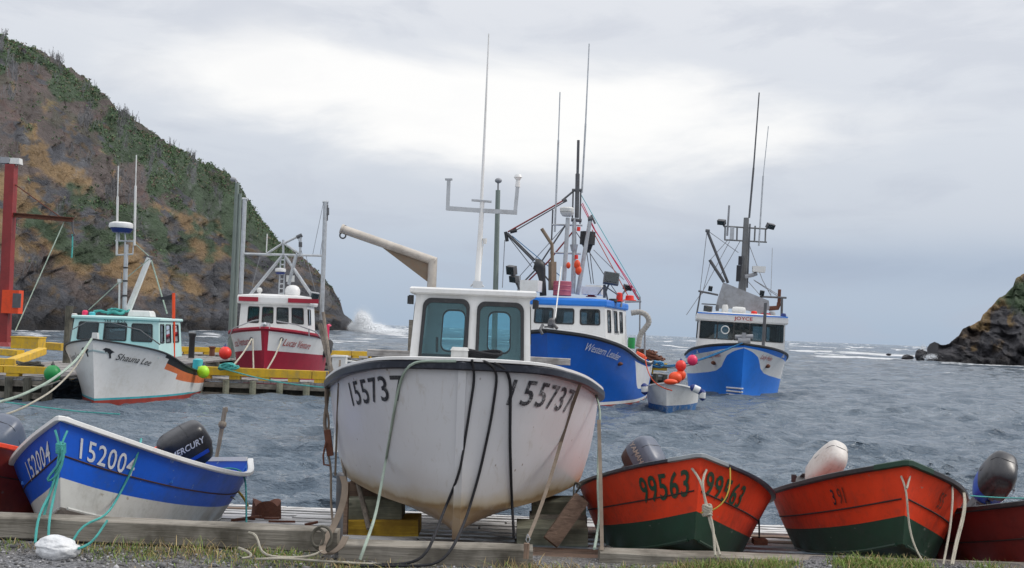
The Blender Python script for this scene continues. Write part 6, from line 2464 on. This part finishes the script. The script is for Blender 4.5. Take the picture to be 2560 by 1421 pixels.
mb.tube([q + np.array([math.cos(t) * .20, 0, math.sin(t) * .20]) for t in np.linspace(0, 2 * PI, 22)], .028, 6)
mb.build('clear_view_ring', MT['offwhite'], LB)
dM = 60.0
ml = part_px(LB, 'main_mast', 'mastgrey', dM, [([(1855, 728), (1862, 640), (1866, 545)], (20, 17, 13))])
part_px(LB, 'mast_track', 'dgrey', dM - .3, [([(1849, 700), (1857, 640)], 5), ([(1868, 720), (1875, 560)], 4)], ml)
part_px(LB, 'whip_antenna', 'dgrey', dM, [([(1873, 545), (1884, 420)], 5), ([(1884, 420), (1898, 232)], (4, 3))])
part_px(LB, 'whip_antenna', 'lgrey', dM, [([(1897, 615), (1908, 440)], 4), ([(1908, 440), (1921, 316)], 2)])
part_px(LB, 'whip_antenna', 'grey', dM, [([(1818, 590), (1823, 514)], 5)])
part_px(LB, 'whip_antenna', 'lgrey', dM, [([(1927, 740), (1931, 620)], 1.6)])
part_px(LB, 'crosstree', 'mastgrey', dM, [([(1810, 566), (1916, 573)], 4), ([(1811, 600), (1917, 606)], 4), ([(1813, 566), (1812, 600)], 4), ([(1843, 568), (1842, 602)], 4), ([(1888, 565), (1886, 604)], 4), ([(1914, 573), (1913, 606)], 4)])
mb = LB.mb()
mb.pbox(1830, 584, 10, 32, dM, .2)
mb.build('signal_box', MT['lgrey'], LB, smooth=0)
floodlight(LB, 1804, 556, 20, 12, dM, -.5, .5, 'dgrey', (1812, 568))
floodlight(LB, 1926, 566, 21, 13, dM, .5, .5, 'dgrey', (1914, 574))
part_px(LB, 'radar_arm', 'grey', dM - .5, [([(1862, 692), (1882, 688), (1892, 684)], 10)])
mb = LB.mb()
mb.pbox(1897, 674, 30, 14, dM - .5, .7, taper=1.05)
mb.build('radar_scanner', MT['offwhite'], LB, smooth=15)
mb = LB.mb()
mb.pbox(1850, 652, 8, 22, dM - .5, .2)
mb.pbox(1846, 684, 10, 40, dM - .5, .3)
mb.build('folded_sail', MT['cloth'], LB, smooth=15)
part_px(LB, 'derrick', 'dgrey', dM, [([(1768, 578), (1820, 708)], 7), ([(1764, 577), (1774, 578)], 8)])
part_px(LB, 'derrick', 'dgrey', dM, [([(1774, 650), (1810, 706)], 8)])
wires(LB, 'stay_wire', 'grey', dM, [[(1767, 582), (1750, 730)], [(1770, 578), (1846, 632)], [(1776, 650), (1820, 600)], [(1752, 738), (1824, 604)], [(1776, 655), (1756, 735)], [(1800, 690), (1850, 604)], [(1872, 610), (1906, 700), (1930, 745)], [(1870, 704), (1906, 745)], [(1752, 735), (1716, 788)], [(1884, 700), (1950, 740)], [(1886, 702), (1950, 745)], [(1856, 690), (1858, 830)]], 1.8)
mb = LB.mb()
q = [mb.L(x, y, dM - .6) for x, y in ((1808, 706), (1922, 752), (1924, 772), (1906, 787), (1850, 772), (1788, 772), (1794, 748))]
mb.slab(q, (0, .10, 0))
mb.build('steel_wing', MT['grey'], LB, smooth=0)
part_px(LB, 'lamp_frame', 'dgrey', dM - .5, [([(1752, 728), (1741, 790)], 4), ([(1746, 728), (1795, 738)], 5), ([(1754, 760), (1790, 762)], 3)])
floodlight(LB, 1776, 722, 10, 12, dM - .6, 0, .2, 'black')
floodlight(LB, 1770, 772, 20, 14, dM - .9, -.3, .2, 'dgrey')
part_px(LB, 'lamp_frame', 'dgrey', dM - .5, [([(1900, 742), (1966, 745)], 5), ([(1955, 745), (1954, 792)], 6)])
floodlight(LB, 1905, 733, 11, 12, dM - .6, 0, .2, 'black')
part_px(LB, 'exhaust_pipe', 'rust', dM - .3, [([(1922, 772), (1944, 770), (1948, 758)], 12), ([(1947, 765), (1949, 724)], 8)])
part_px(LB, 'spar', 'dgrey', 55.5, [([(1908, 866), (1914, 758)], 8)])
mb = LB.mb()
q = mb.L(1847, 777, dM - 1.3)
mb.tube([q + np.array([x, 0, 0]) for x in (-.36, -.33, -.2, 0, .2, .33, .36)], [.10, .18, .21, .215, .21, .18, .10], 14)
mb.build('liferaft_canister', MT['offwhite'], LB)
for (px_, py_, w_, h_, mt_) in ((1812, 773, 16, 22, 'offwhite'), (1885, 783, 15, 10, 'ballred'), (1914, 788, 26, 10, 'crimson'), (1930, 786, 16, 14, 'grey'), (1958, 795, 14, 22, 'fenblue'), (1793, 770, 8, 16, 'dgrey')):
    mb = LB.mb()
    k = (dM - 1) / F
    mb.lathe(mb.L(px_, py_ + h_ / 2, dM - 1), [(w_ / 2 * k, 0), (w_ / 2 * k, h_ * .75 * k), (w_ * .35 * k, h_ * k)], n=12)
    mb.build('roof_gear', MT[mt_], LB)
mb = LB.mb()
q = hL.S(0, 0) + np.array([0, .55, .12])
mb.tube([q + np.array([-.28, 0, 0]), q + np.array([.32, 0, .03])], .2, 12)
mb.box(q + np.array([0, 0, .25]), (.25, .3, .4), taper=.7)
mb.tube([q + np.array([-.42, 0, .2]), q + np.array([.45, 0, .28])], .12, 10)
mb.build('anchor_winch', MT['grey'], LB, smooth=25)
part_px(LB, 'anchor_chain', 'dgrey', 54.5, [([(1857, 835, .6), (1856, 862, -.4)], 5)])

# ---------------------------------------------------------------- small skiffs afloat
DG = Thing('dinghy', 'small pale grey dinghy with blue antifouling patches between the two blue boats', 'dinghy', np.array([6.15, 42.0, 0.06]), rot(-.228, 0, -.02), None)
hd = fishing_hull(1.05, 5, 1.10, (1, .93, .82, .68, .62, .66), .05, -.12)
zd = zline(hd, .22)
hd.shell(DG, [MT['offwhite'], MT['bluefoul']], [0, .3, .6, zd, 1.0, 1.5, 2], lambda u, j: 1 if j >= 3 else 0, inner=MT['ingrey'], vin=1.0)
hd.rail(DG, 'gunwale', MT['offwhite'], .09, .06, up=.01, out=.01)
for u_ in (.4, .7):
    q = hd.S(u_, .35)
    mb = DG.mb()
    mb.box((0, q[1], q[2]), (2 * q[0] - .1, .25, .04))
    mb.build('thwart', MT['ingrey'], DG, smooth=0)
GS = Thing('dinghy', 'grey skiff numbered 5173 with a white box at its bow behind the white workboat', 'dinghy', W(860, 896, 27) * np.array([1, 1, 0]) + np.array([.1, 0, 0]), rot(-.5, 0, 0), None)
hg = fishing_hull(.9, 4.6, 2.05, (1, .97, .93, .86, .8, .8), .05, -.12)
hg.shell(GS, [MT['ingrey'], MT['grey']], [0, .1, .3, .6, .85, 1.0, 1.5, 2], lambda u, j: 0, inner=MT['ingrey'], vin=.5)
hg.rail(GS, 'gunwale', MT['offwhite'], .08, .05, up=.01, out=.01)
hg.text(GS, '5173', 1, .28, .10, .17, MT['textblack'], bold=.01)
mb = MB()
q = W(849, 914, 25.5)
mb.box(q, (.32, .32, .42), taper=.97)
mb.box(q + np.array([0, 0, .22]), (.35, .35, .04), taper=.95)
mb.box(q + np.array([0, 0, -1.4]), (.10, .10, 2.4))
single(mb, 'bait_box', MT['offwhite'], 'white box on a stake beside the grey skiff numbered 5173', 'box', smooth=15)

# ---------------------------------------------------------------- buoys and fenders
buoy(131, 934, 20, 34.5, 'ballgreen', 'dark green ball buoy between the left wharf and the mint boat')
buoy(508, 930, 15, 40.5, 'balllime', 'lime yellow ball buoy at the stern of the mint boat')
buoy(563, 883, 15.5, 46.0, 'ballred', 'red ball buoy hanging at the bow quarter of the crimson boat')
buoy(1702, 915, 13.5, 43.2, 'ballred', 'red ball buoy lying on top of the orange bags in the dinghy')
buoy(1731, 901, 13, 52.5, 'ballpink', 'pink ball buoy hanging on the cobalt blue hull above the dinghy')


def fender(pts, d, wpx, label):
    a, c = W(*pts[0], d), W(*pts[1], d)
    T = Thing('fender', label, 'fender', (a + c) / 2, None, 'white boat fenders with navy ends')
    a, c = T.inv(a), T.inv(c)
    r = wpx / 2 * d / F
    mb = T.mb()
    mb.tube([a + (c - a) * t for t in (0, .15, .5, .85, 1)], [r * .97, r, r, r, r * .97], 14)
    mb.build('body', MT['white'], T)
    for e_, o_ in ((a, a - c), (c, c - a)):
        n_ = o_ / np.linalg.norm(o_)
        mb = T.mb()
        mb.tube([e_ - n_ * r * .02, e_ + n_ * r * .25, e_ + n_ * r * .6, e_ + n_ * r * .85], [r * 1.0, r * .92, r * .6, r * .2], 14)
        mb.build('end_cap', MT['fenblue'], T)
    return T


fender([(1733, 970), (1748, 977)], 42.2, 19, 'white fender with navy ends across the dinghy gunwale')
fender([(1757, 981), (1756, 996)], 42.8, 15, 'short white fender with navy ends hanging at the dinghy quarter')
fender([(1611, 966), (1612, 980)], 42.6, 18, 'white fender with navy ends squeezed between dinghy and royal blue hull')
for (px_, py_, rx, sz_, lb) in ((1688, 945, 17, .9, 'largest orange float bag in the middle of the dinghy heap'), (1702, 938, 13, 1.1, 'upright orange float bag under the red buoy in the dinghy'), (1677, 955, 10, .7, 'flat orange float bag hanging over the dinghy bow')):
    mb = MB()
    mb.ball(W(px_, py_, 43.0 + .02 * (px_ - 1690) - (.9 if rx == 10 else 0)), rx * 43 / F, 12, sz=sz_)
    if rx == 10:
        mb.v = [(x * 1 + (x - mb.v[0][0]) * .7, y, z) for x, y, z in mb.v]
    single(mb, 'float_bag', MT['signal'], lb, 'float bag', group='orange float bags in the dinghy')

# ================================================================== ROPES AND STRAPS
HU = SURF['hulls']
WH = [SURF[WB.o.name]] + SURF[WB.o.name + '/rail']
rope('black rope crossing the white hull nearest its stem and trailing onto the gravel', [(1180, 900, 10.6), (1190, 925, 10.5), (1172, 1040, 10.4), (1150, 1180, 10.3), (1105, 1290, 10.0), (1088, 1336, 9.5), (1082, 1350, 9.26), (1070, 1385, 9.2), (1045, 1406, 9.15), (1000, 1412, 9.2), (840, 1411, 9.2)], 0.0133, 'rope_black', WH)
rope('black rope crossing the white hull just right of the first black rope', [(1190, 896, 10.6), (1225, 903, 10.6), (1246, 925, 10.6), (1228, 1050, 10.4), (1200, 1180, 10.3), (1165, 1300, 10.0), (1148, 1336, 9.5), (1142, 1352, 9.26), (1124, 1388, 9.2), (1095, 1414, 9.15), (900, 1416, 9.15)], 0.0133, 'rope_black', WH)
rope('black rope hanging straight down the white hull beside the number 155737', [(1235, 908, 10.8), (1268, 912, 10.8), (1277, 935, 10.8), (1275, 1100, 10.8), (1279, 1240, 10.9), (1285, 1345, 10.9)], 0.0140, 'rope_black', WH)
mb = MB()
rs = random.Random(1)
c_ = W(1200, 897, 10.55)
for k in range(4):
    mb.tube([c_ + np.array([math.cos(t) * (.12 + .03 * k), math.sin(t) * .05, .02 * k + .02 * math.sin(2 * t)]) for t in np.linspace(0, 2 * PI, 20)], .016, 6)
single(mb, 'rope_coil', MT['rope_black'], 'tangle of black rope beside the bow post of the white boat', 'rope coil', 60)
rope('pale green rope hanging down the left of the white bow to the gravel', [(1140, 903, 10.7), (1050, 903, 10.7), (1022, 905, 10.6), (1005, 935, 10.5), (990, 1000, 10.5), (965, 1150, 10.6), (938, 1296, 10.2), (929, 1320, 9.7), (925, 1330, 9.38), (920, 1348, 9.26), (905, 1382, 9.2), (900, 1400, 9.2)], 0.0140, 'rope_pale', WH)
rope('off white rope hanging at the right edge of the white hull', [(1488, 985, 12.2), (1502, 1012, 12.0), (1497, 1100, 11.6), (1494, 1220, 11.0), (1500, 1300, 10.3), (1486, 1372, 9.6)], 0.0133, 'rope_pale', [])


def strap(label, pts, wpx, mat='strap', name='strap'):
    """flat webbing: pts (px, py, d)"""
    P = drape([p for p in pts], WH, .012, step=30)
    mb = MB()
    k = len(P)
    R_ = []
    for i in range(k):
        h = wpx / 2 * P[i][1] / F
        R_.append([P[i] + np.array([-h, -.004, 0]), P[i] + np.array([h, -.004, 0]), P[i] + np.array([h, .004, 0]), P[i] + np.array([-h, .004, 0])])
    mb.rings(R_)
    o = single(mb, name, MT[mat], label, 'strap', 30)
    return o


strap('tan webbing strap on the white hull ending in a hook by the kerb', [(1450, 962, 11.6), (1420, 1040, 11.4), (1385, 1170, 10.9), (1345, 1290, 10.2), (1321, 1345, 9.5)], 9)
mb = MB()
mb.pt([(1319, 1336, 0), (1325, 1348, 0), (1320, 1360, 0), (1315, 1350, 0), (1319, 1336, 0)], 9.35, 3, 6)
single(mb, 'strap_hook', MT['lgrey'], 'small steel hook at the lower end of the tan strap', 'hook')
tpx('peg', 1317, 1360, 1315, 1398, 13, 9.2, .04, 'wood_brown', 'short wooden peg standing against the kerb timber below the tan strap', cat='peg')
strap('tan strap hanging vertically beside the bow of the green numbered skiff', [(1497, 1050, 11.4), (1500, 1150, 11.0), (1503, 1260, 10.4), (1505, 1375, 9.65)], 9)
strap('thin brown strap down the left side of the white hull', [(850, 900, 12.4), (846, 960, 12.2), (842, 1080, 12.2), (838, 1190, 12.2)], 5)
# ratchet strap bundle left of the white hull
mb = MB()
P = spline([W(*p) for p in ((818, 930, 12.4), (814, 1000, 12.3), (822, 1060, 12.3), (816, 1110, 12.2), (826, 1165, 12.2), (828, 1260, 12.0), (836, 1340, 11.6))], 40)
mb.tube(P, .014, 6)
P = spline([W(*p) for p in ((822, 940, 12.4), (818, 1000, 12.35), (812, 1060, 12.3), (822, 1110, 12.2))], 20)
mb.tube(P, .022, 6)
single(mb, 'ratchet_strap', MT['strap'], 'hanging brown ratchet strap left of the white hull', 'strap', 60)
mb = MB()
mb.bar(W(818, 1075, 12.2), W(826, 1140, 12.2), .07, .05)
mb.pt([(815, 1105), (808, 1140), (810, 1162), (824, 1164)], 12.15, 5, 6)
single(mb, 'ratchet_buckle', MT['rust'], 'rusty ratchet buckle hanging in the brown strap left of the white hull', 'buckle')
# steel post with webbing at the left end of the cradle
mb = MB()
mb.tube([W(846, 1395, 9.75), W(851, 1190, 9.75)], .035, 12)
mb.ball(W(851, 1190, 9.75), .036, 8)
single(mb, 'mooring_post', MT['dgrey'], 'thin dark steel post with webbing looped over it at the end of the kerb', 'post')
mb = MB()
P = spline([W(*p) for p in ((856, 1192, 9.70), (862, 1215, 9.68), (856, 1260, 9.62), (832, 1320, 9.5), (812, 1352, 9.35), (806, 1378, 9.2), (822, 1386, 9.12), (850, 1368, 9.15), (864, 1342, 9.25))], 50)
mb.rings([[p + np.array([-.028, 0, .004]), p + np.array([.028, 0, .004]), p + np.array([.028, .006, -.004]), p + np.array([-.028, .006, -.004])] for p in P])
single(mb, 'strap', MT['strap'], 'tan webbing strap draped from the dark steel post onto the gravel', 'strap', 40)
mb = MB()
for k in (0, 3):
    c_ = W(795 + k * 3, 1345, 9.30)
    mb.tube([c_ + np.array([math.cos(t) * (.05 + .012 * k), .02 * math.sin(t), math.sin(t) * (.07 + .008 * k)]) for t in np.linspace(0, 2 * PI, 20)], .012, 6)
single(mb, 'rope_coil', MT['rope_brown'], 'small brown rope coil hung on the kerb beside the steel post', 'rope coil', 60)
# two weathered spars leaning beside the white hull
for p0, p1, lb, w_ in (((800, 812), (832, 945), 'longer leaning grey spar beside the white hull', 13), ((808, 782), (829, 940), 'shorter leaning grey spar nearest the white box', 9)):
    mb = MB()
    a, c = W(*p0, 13.4), W(*p1, 13.0)
    dn = (c - a) / np.linalg.norm(c - a)
    c2 = c + dn * ((c[2] - slip_z(12.9)) / max(.2, -dn[2])) * .9
    mb.tube([a, c, c2], w_ / 2 * 13 / F, 8)
    single(mb, 'spar', MT['wood_post'], lb, 'spar')
# ropes of the blue skiff
BH = [SURF[BS.o.name]] + SURF[BS.o.name + '/rail']
G_ = (150, 1100)
rope('teal rope tied in a hanging bunch at the bow of the blue skiff', [
    [(138, 1076, 10.0), (150, 1108, 9.9), (152, 1130, 9.9), (146, 1190, 9.85), (135, 1240, 9.8), (124, 1290, 9.6), (121, 1318, 9.3), (121, 1356, 9.26)],
    [(168, 1078, 10.0), (153, 1106, 9.9), (148, 1135, 9.9), (140, 1200, 9.85), (128, 1240, 9.8), (100, 1270, 9.7), (92, 1306, 9.34), (88, 1358, 9.26)],
    [(150, 1105, 9.86), (166, 1130, 9.84), (160, 1155, 9.83), (120, 1190, 9.82), (103, 1207, 9.82), (112, 1213, 9.82), (142, 1200, 9.82), (160, 1165, 9.82), (160, 1125, 9.84)],
    [(150, 1120, 9.86), (143, 1180, 9.84), (122, 1240, 9.8), (108, 1298, 9.7)]], 0.0117, 'rope_teal', [])
mb = MB()
for k in range(5):
    c_ = W(152, 1112 + k * 5, 9.88)
    mb.tube([c_ + np.array([math.cos(t) * .035, math.sin(t) * .03, .006 * math.sin(2 * t)]) for t in np.linspace(0, 2 * PI, 14)], .013, 6)
single(mb, 'rope_knot', MT['rope_teal'], 'teal knot binding the rope bunch at the blue skiff bow', 'knot', 60)
rope('teal rope from the blue skiff gunwale across its side to the plastic bag', [(353, 1098, 11.2), (350, 1112, 11.2), (346, 1135, 11.1), (330, 1175, 10.8), (300, 1235, 10.3), (268, 1290, 9.8), (255, 1302, 9.35), (225, 1303, 9.35), (205, 1302, 9.35), (192, 1325, 9.25), (182, 1350, 9.2), (176, 1366, 9.2)], 0.0109, 'rope_teal', BH)
rope('short teal rope end looping over the kerb beside the plastic bag', [(268, 1302, 9.35), (255, 1315, 9.25), (240, 1352, 9.15), (225, 1370, 9.08), (195, 1372, 9.0)], 0.0109, 'rope_teal', [])
rope('teal line hanging from the stern of the blue skiff to the slip', [(520, 1178, 12.6), (560, 1170, 12.8), (610, 1168, 13.0), (615, 1200, 13.0), (616, 1310, 12.4)], 0.0109, 'rope_teal', [])
rope('frayed yellow rope end behind the stern of the blue skiff', [(592, 1225, 14), (608, 1240, 14), (620, 1266, 14)], 0.0156, 'rope_yellow', [])
# red skiff painters
rope('off white painter knotted at the bow of the green numbered skiff', [
    [(1730, 1172, 9.95), (1751, 1186, 9.8), (1756, 1215, 9.8), (1766, 1270, 9.75), (1772, 1300, 9.7), (1790, 1350, 9.6), (1800, 1388, 9.45)],
    [(1766, 1175, 9.95), (1751, 1186, 9.8), (1758, 1230, 9.79), (1768, 1275, 9.73), (1784, 1300, 9.7), (1784, 1340, 9.6), (1788, 1390, 9.45)]], 0.0117, 'rope_white', [])
mb = MB()
for k in range(5):
    c_ = W(1768, 1266 + k * 5, 9.72)
    mb.tube([c_ + np.array([math.cos(t) * .035, math.sin(t) * .03, .01 * math.sin(2 * t + k)]) for t in np.linspace(0, 2 * PI, 14)], .014, 6)
single(mb, 'rope_knot', MT['rope_white'], 'off white knot in the painter of the green numbered skiff', 'knot', 60)
rope('thin yellow line from the gunwale of the green numbered skiff to its painter', [(1825, 1170, 9.95), (1830, 1190, 9.9), (1822, 1240, 9.8), (1805, 1270, 9.75), (1785, 1284, 9.72), (1760, 1286, 9.70), (1752, 1282, 9.7)], 0.0070, 'rope_yellow', [])
rope('white painter at the bow of the skiff with worn numbers', [
    [(2253, 1191, 9.75), (2267, 1220, 9.62), (2268, 1262, 9.6), (2273, 1320, 9.6), (2285, 1370, 9.5), (2312, 1411, 9.4)],
    [(2275, 1191, 9.75), (2267, 1222, 9.62)]], 0.0094, 'rope_white', [])
rope('doubled white rope over the gunwale at the right of the skiff with worn numbers', [
    [(2378, 1205, 10.3), (2384, 1216, 10.1), (2376, 1320, 9.8), (2358, 1412, 9.4)],
    [(2404, 1222, 10.6), (2414, 1230, 10.4), (2408, 1290, 10.0), (2392, 1340, 9.8), (2378, 1412, 9.4)],
    [(2408, 1222, 10.6), (2418, 1235, 10.4), (2410, 1300, 10.0), (2394, 1350, 9.8), (2382, 1412, 9.4)]], 0.0101, 'rope_white', [])
rope('teal line stretched across the stern of the dark maroon skiff', [(2424, 1240, 12), (2500, 1245, 12), (2600, 1247, 12)], 0.0078, 'rope_teal', [])
rope('brown lashing tied between the white hull and the green numbered skiff', [(1440, 1232, 11.6), (1452, 1206, 11.6), (1470, 1212, 11.4), (1430, 1214, 11.6), (1436, 1190, 11.8), (1434, 1240, 11.6)], 0.0109, 'rope_brown', [])
rope('dark line with a small block hanging between the two orange red skiffs', [(1897, 1285, 11.6), (1899, 1340, 11.4), (1898, 1362, 11.4)], 0.0094, 'rope_black', [])
mb = MB()
mb.pbox(1899, 1354, 34, 13, 11.4, .12)
single(mb, 'wood_block', MT['rust'], 'small red brown block hanging on the dark line between the orange red skiffs', 'block', smooth=0)
# loose ropes on the gravel
rope('off white rope looping over the kerb and lying along the gravel', [
    [(622, 1332, 9.42), (634, 1322, 9.40), (648, 1328, 9.38), (653, 1350, 9.3), (645, 1375, 9.15), (640, 1384, 9.1), (660, 1395, 9.1), (700, 1393, 9.15), (780, 1395, 9.15), (806, 1378, 9.2)],
    [(596, 1370, 9.2), (630, 1380, 9.15), (645, 1390, 9.1), (635, 1398, 9.1), (605, 1396, 9.1)],
    [(640, 1398, 9.1), (672, 1400, 9.1), (678, 1394, 9.1), (800, 1403, 9.15), (900, 1409, 9.2), (1000, 1413, 9.2), (1090, 1414, 9.2)]], 0.0109, 'rope_white', [])
# mooring ropes in the harbour
rope('thick pale mooring rope from the mint boat bow sweeping left to the shore', [(229, 848, 34.7), (190, 905, 33), (120, 958, 30), (40, 995, 28), (-60, 1020, 26)], 0.0396, 'rope_pale', [])
rope('pink tinged mooring rope sagging from the mint boat bow toward the shore', [(226, 852, 34.7), (190, 920, 33), (130, 980, 31), (40, 1030, 28), (-60, 1055, 26)], 0.0288, 'rope_white', [])
rope('thin teal mooring line lying on the water below the mint boat', [(-40, 998, 30), (80, 1015, 31), (200, 1030, 32), (300, 1036, 32)], 0.0216, 'rope_teal', [])
rope('thin off white mooring line from the left wharf to the mint boat side', [(45, 932, 37), (70, 972, 36), (110, 970, 35.5), (150, 952, 35.2)], 0.0252, 'rope_white', [])
rope('teal mooring line from the knot on the finger pier to the shore', [(566, 924, 41.5), (640, 945, 40), (720, 960, 38), (818, 970, 34)], 0.0252, 'rope_teal', [])
mb = MB()
for k in range(6):
    c_ = W(572 + rs.uniform(-12, 12), 922, 42.1)
    mb.tube([c_ + np.array([math.cos(t) * .26, math.sin(t) * .12, .05 * math.sin(2 * t + k) + .03 * k]) for t in np.linspace(0, 2 * PI, 16)], .04, 6)
single(mb, 'rope_knot', MT['rope_teal'], 'teal rope knot on the yellow kerb under the red buoy', 'knot', 60)
rope('white bow line from the left hawse of the crimson boat down to the finger pier', [(629, 848, 46.6), (622, 870, 45), (606, 892, 43.5), (578, 920, 42.2)], 0.0360, 'rope_white', [])
rope('pink white line hanging straight from the crimson bow', [(632, 848, 46.2), (633, 900, 45.5), (634, 930, 44.5)], 0.0324, 'rope_white', [])
rope('white bow line from the right hawse of the crimson boat', [(704, 848, 46.4), (690, 890, 44.6), (664, 930, 43)], 0.0360, 'rope_white', [])
rope('blue mooring ropes from the cobalt bow to the wharf corner', [
    [(1856, 858, 53.5), (1800, 880, 54), (1740, 903, 54.5), (1680, 920, 55), (1625, 918, 55)],
    [(1850, 860, 53.5), (1790, 888, 54), (1720, 910, 54.5), (1660, 916, 55), (1616, 912, 55)]], 0.0360, 'rope_blue', [])
mb = MB()
for k in range(6):
    c_ = W(1634 + rs.uniform(-14, 14), 916, 54.6)
    mb.tube([c_ + np.array([math.cos(t) * .3, math.sin(t) * .14, .06 * math.sin(2 * t + k) + .04 * k]) for t in np.linspace(0, 2 * PI, 16)], .045, 6)
single(mb, 'rope_coil', MT['rope_blue'], 'bright blue rope coil on the wharf corner between the blue boats', 'rope coil', 60)
rope('dark sagging mooring line behind the orange floats', [(1616, 904, 54), (1660, 924, 54), (1700, 922, 54), (1745, 908, 54.2)], 0.0216, 'rope_black', [])
rope('orange painter from the royal blue stern to the bow of the dinghy', [(1612, 890, 44), (1616, 930, 43), (1628, 960, 42), (1650, 973, 41.6), (1680, 977, 41.4)], 0.0216, 'rope_orange', [])
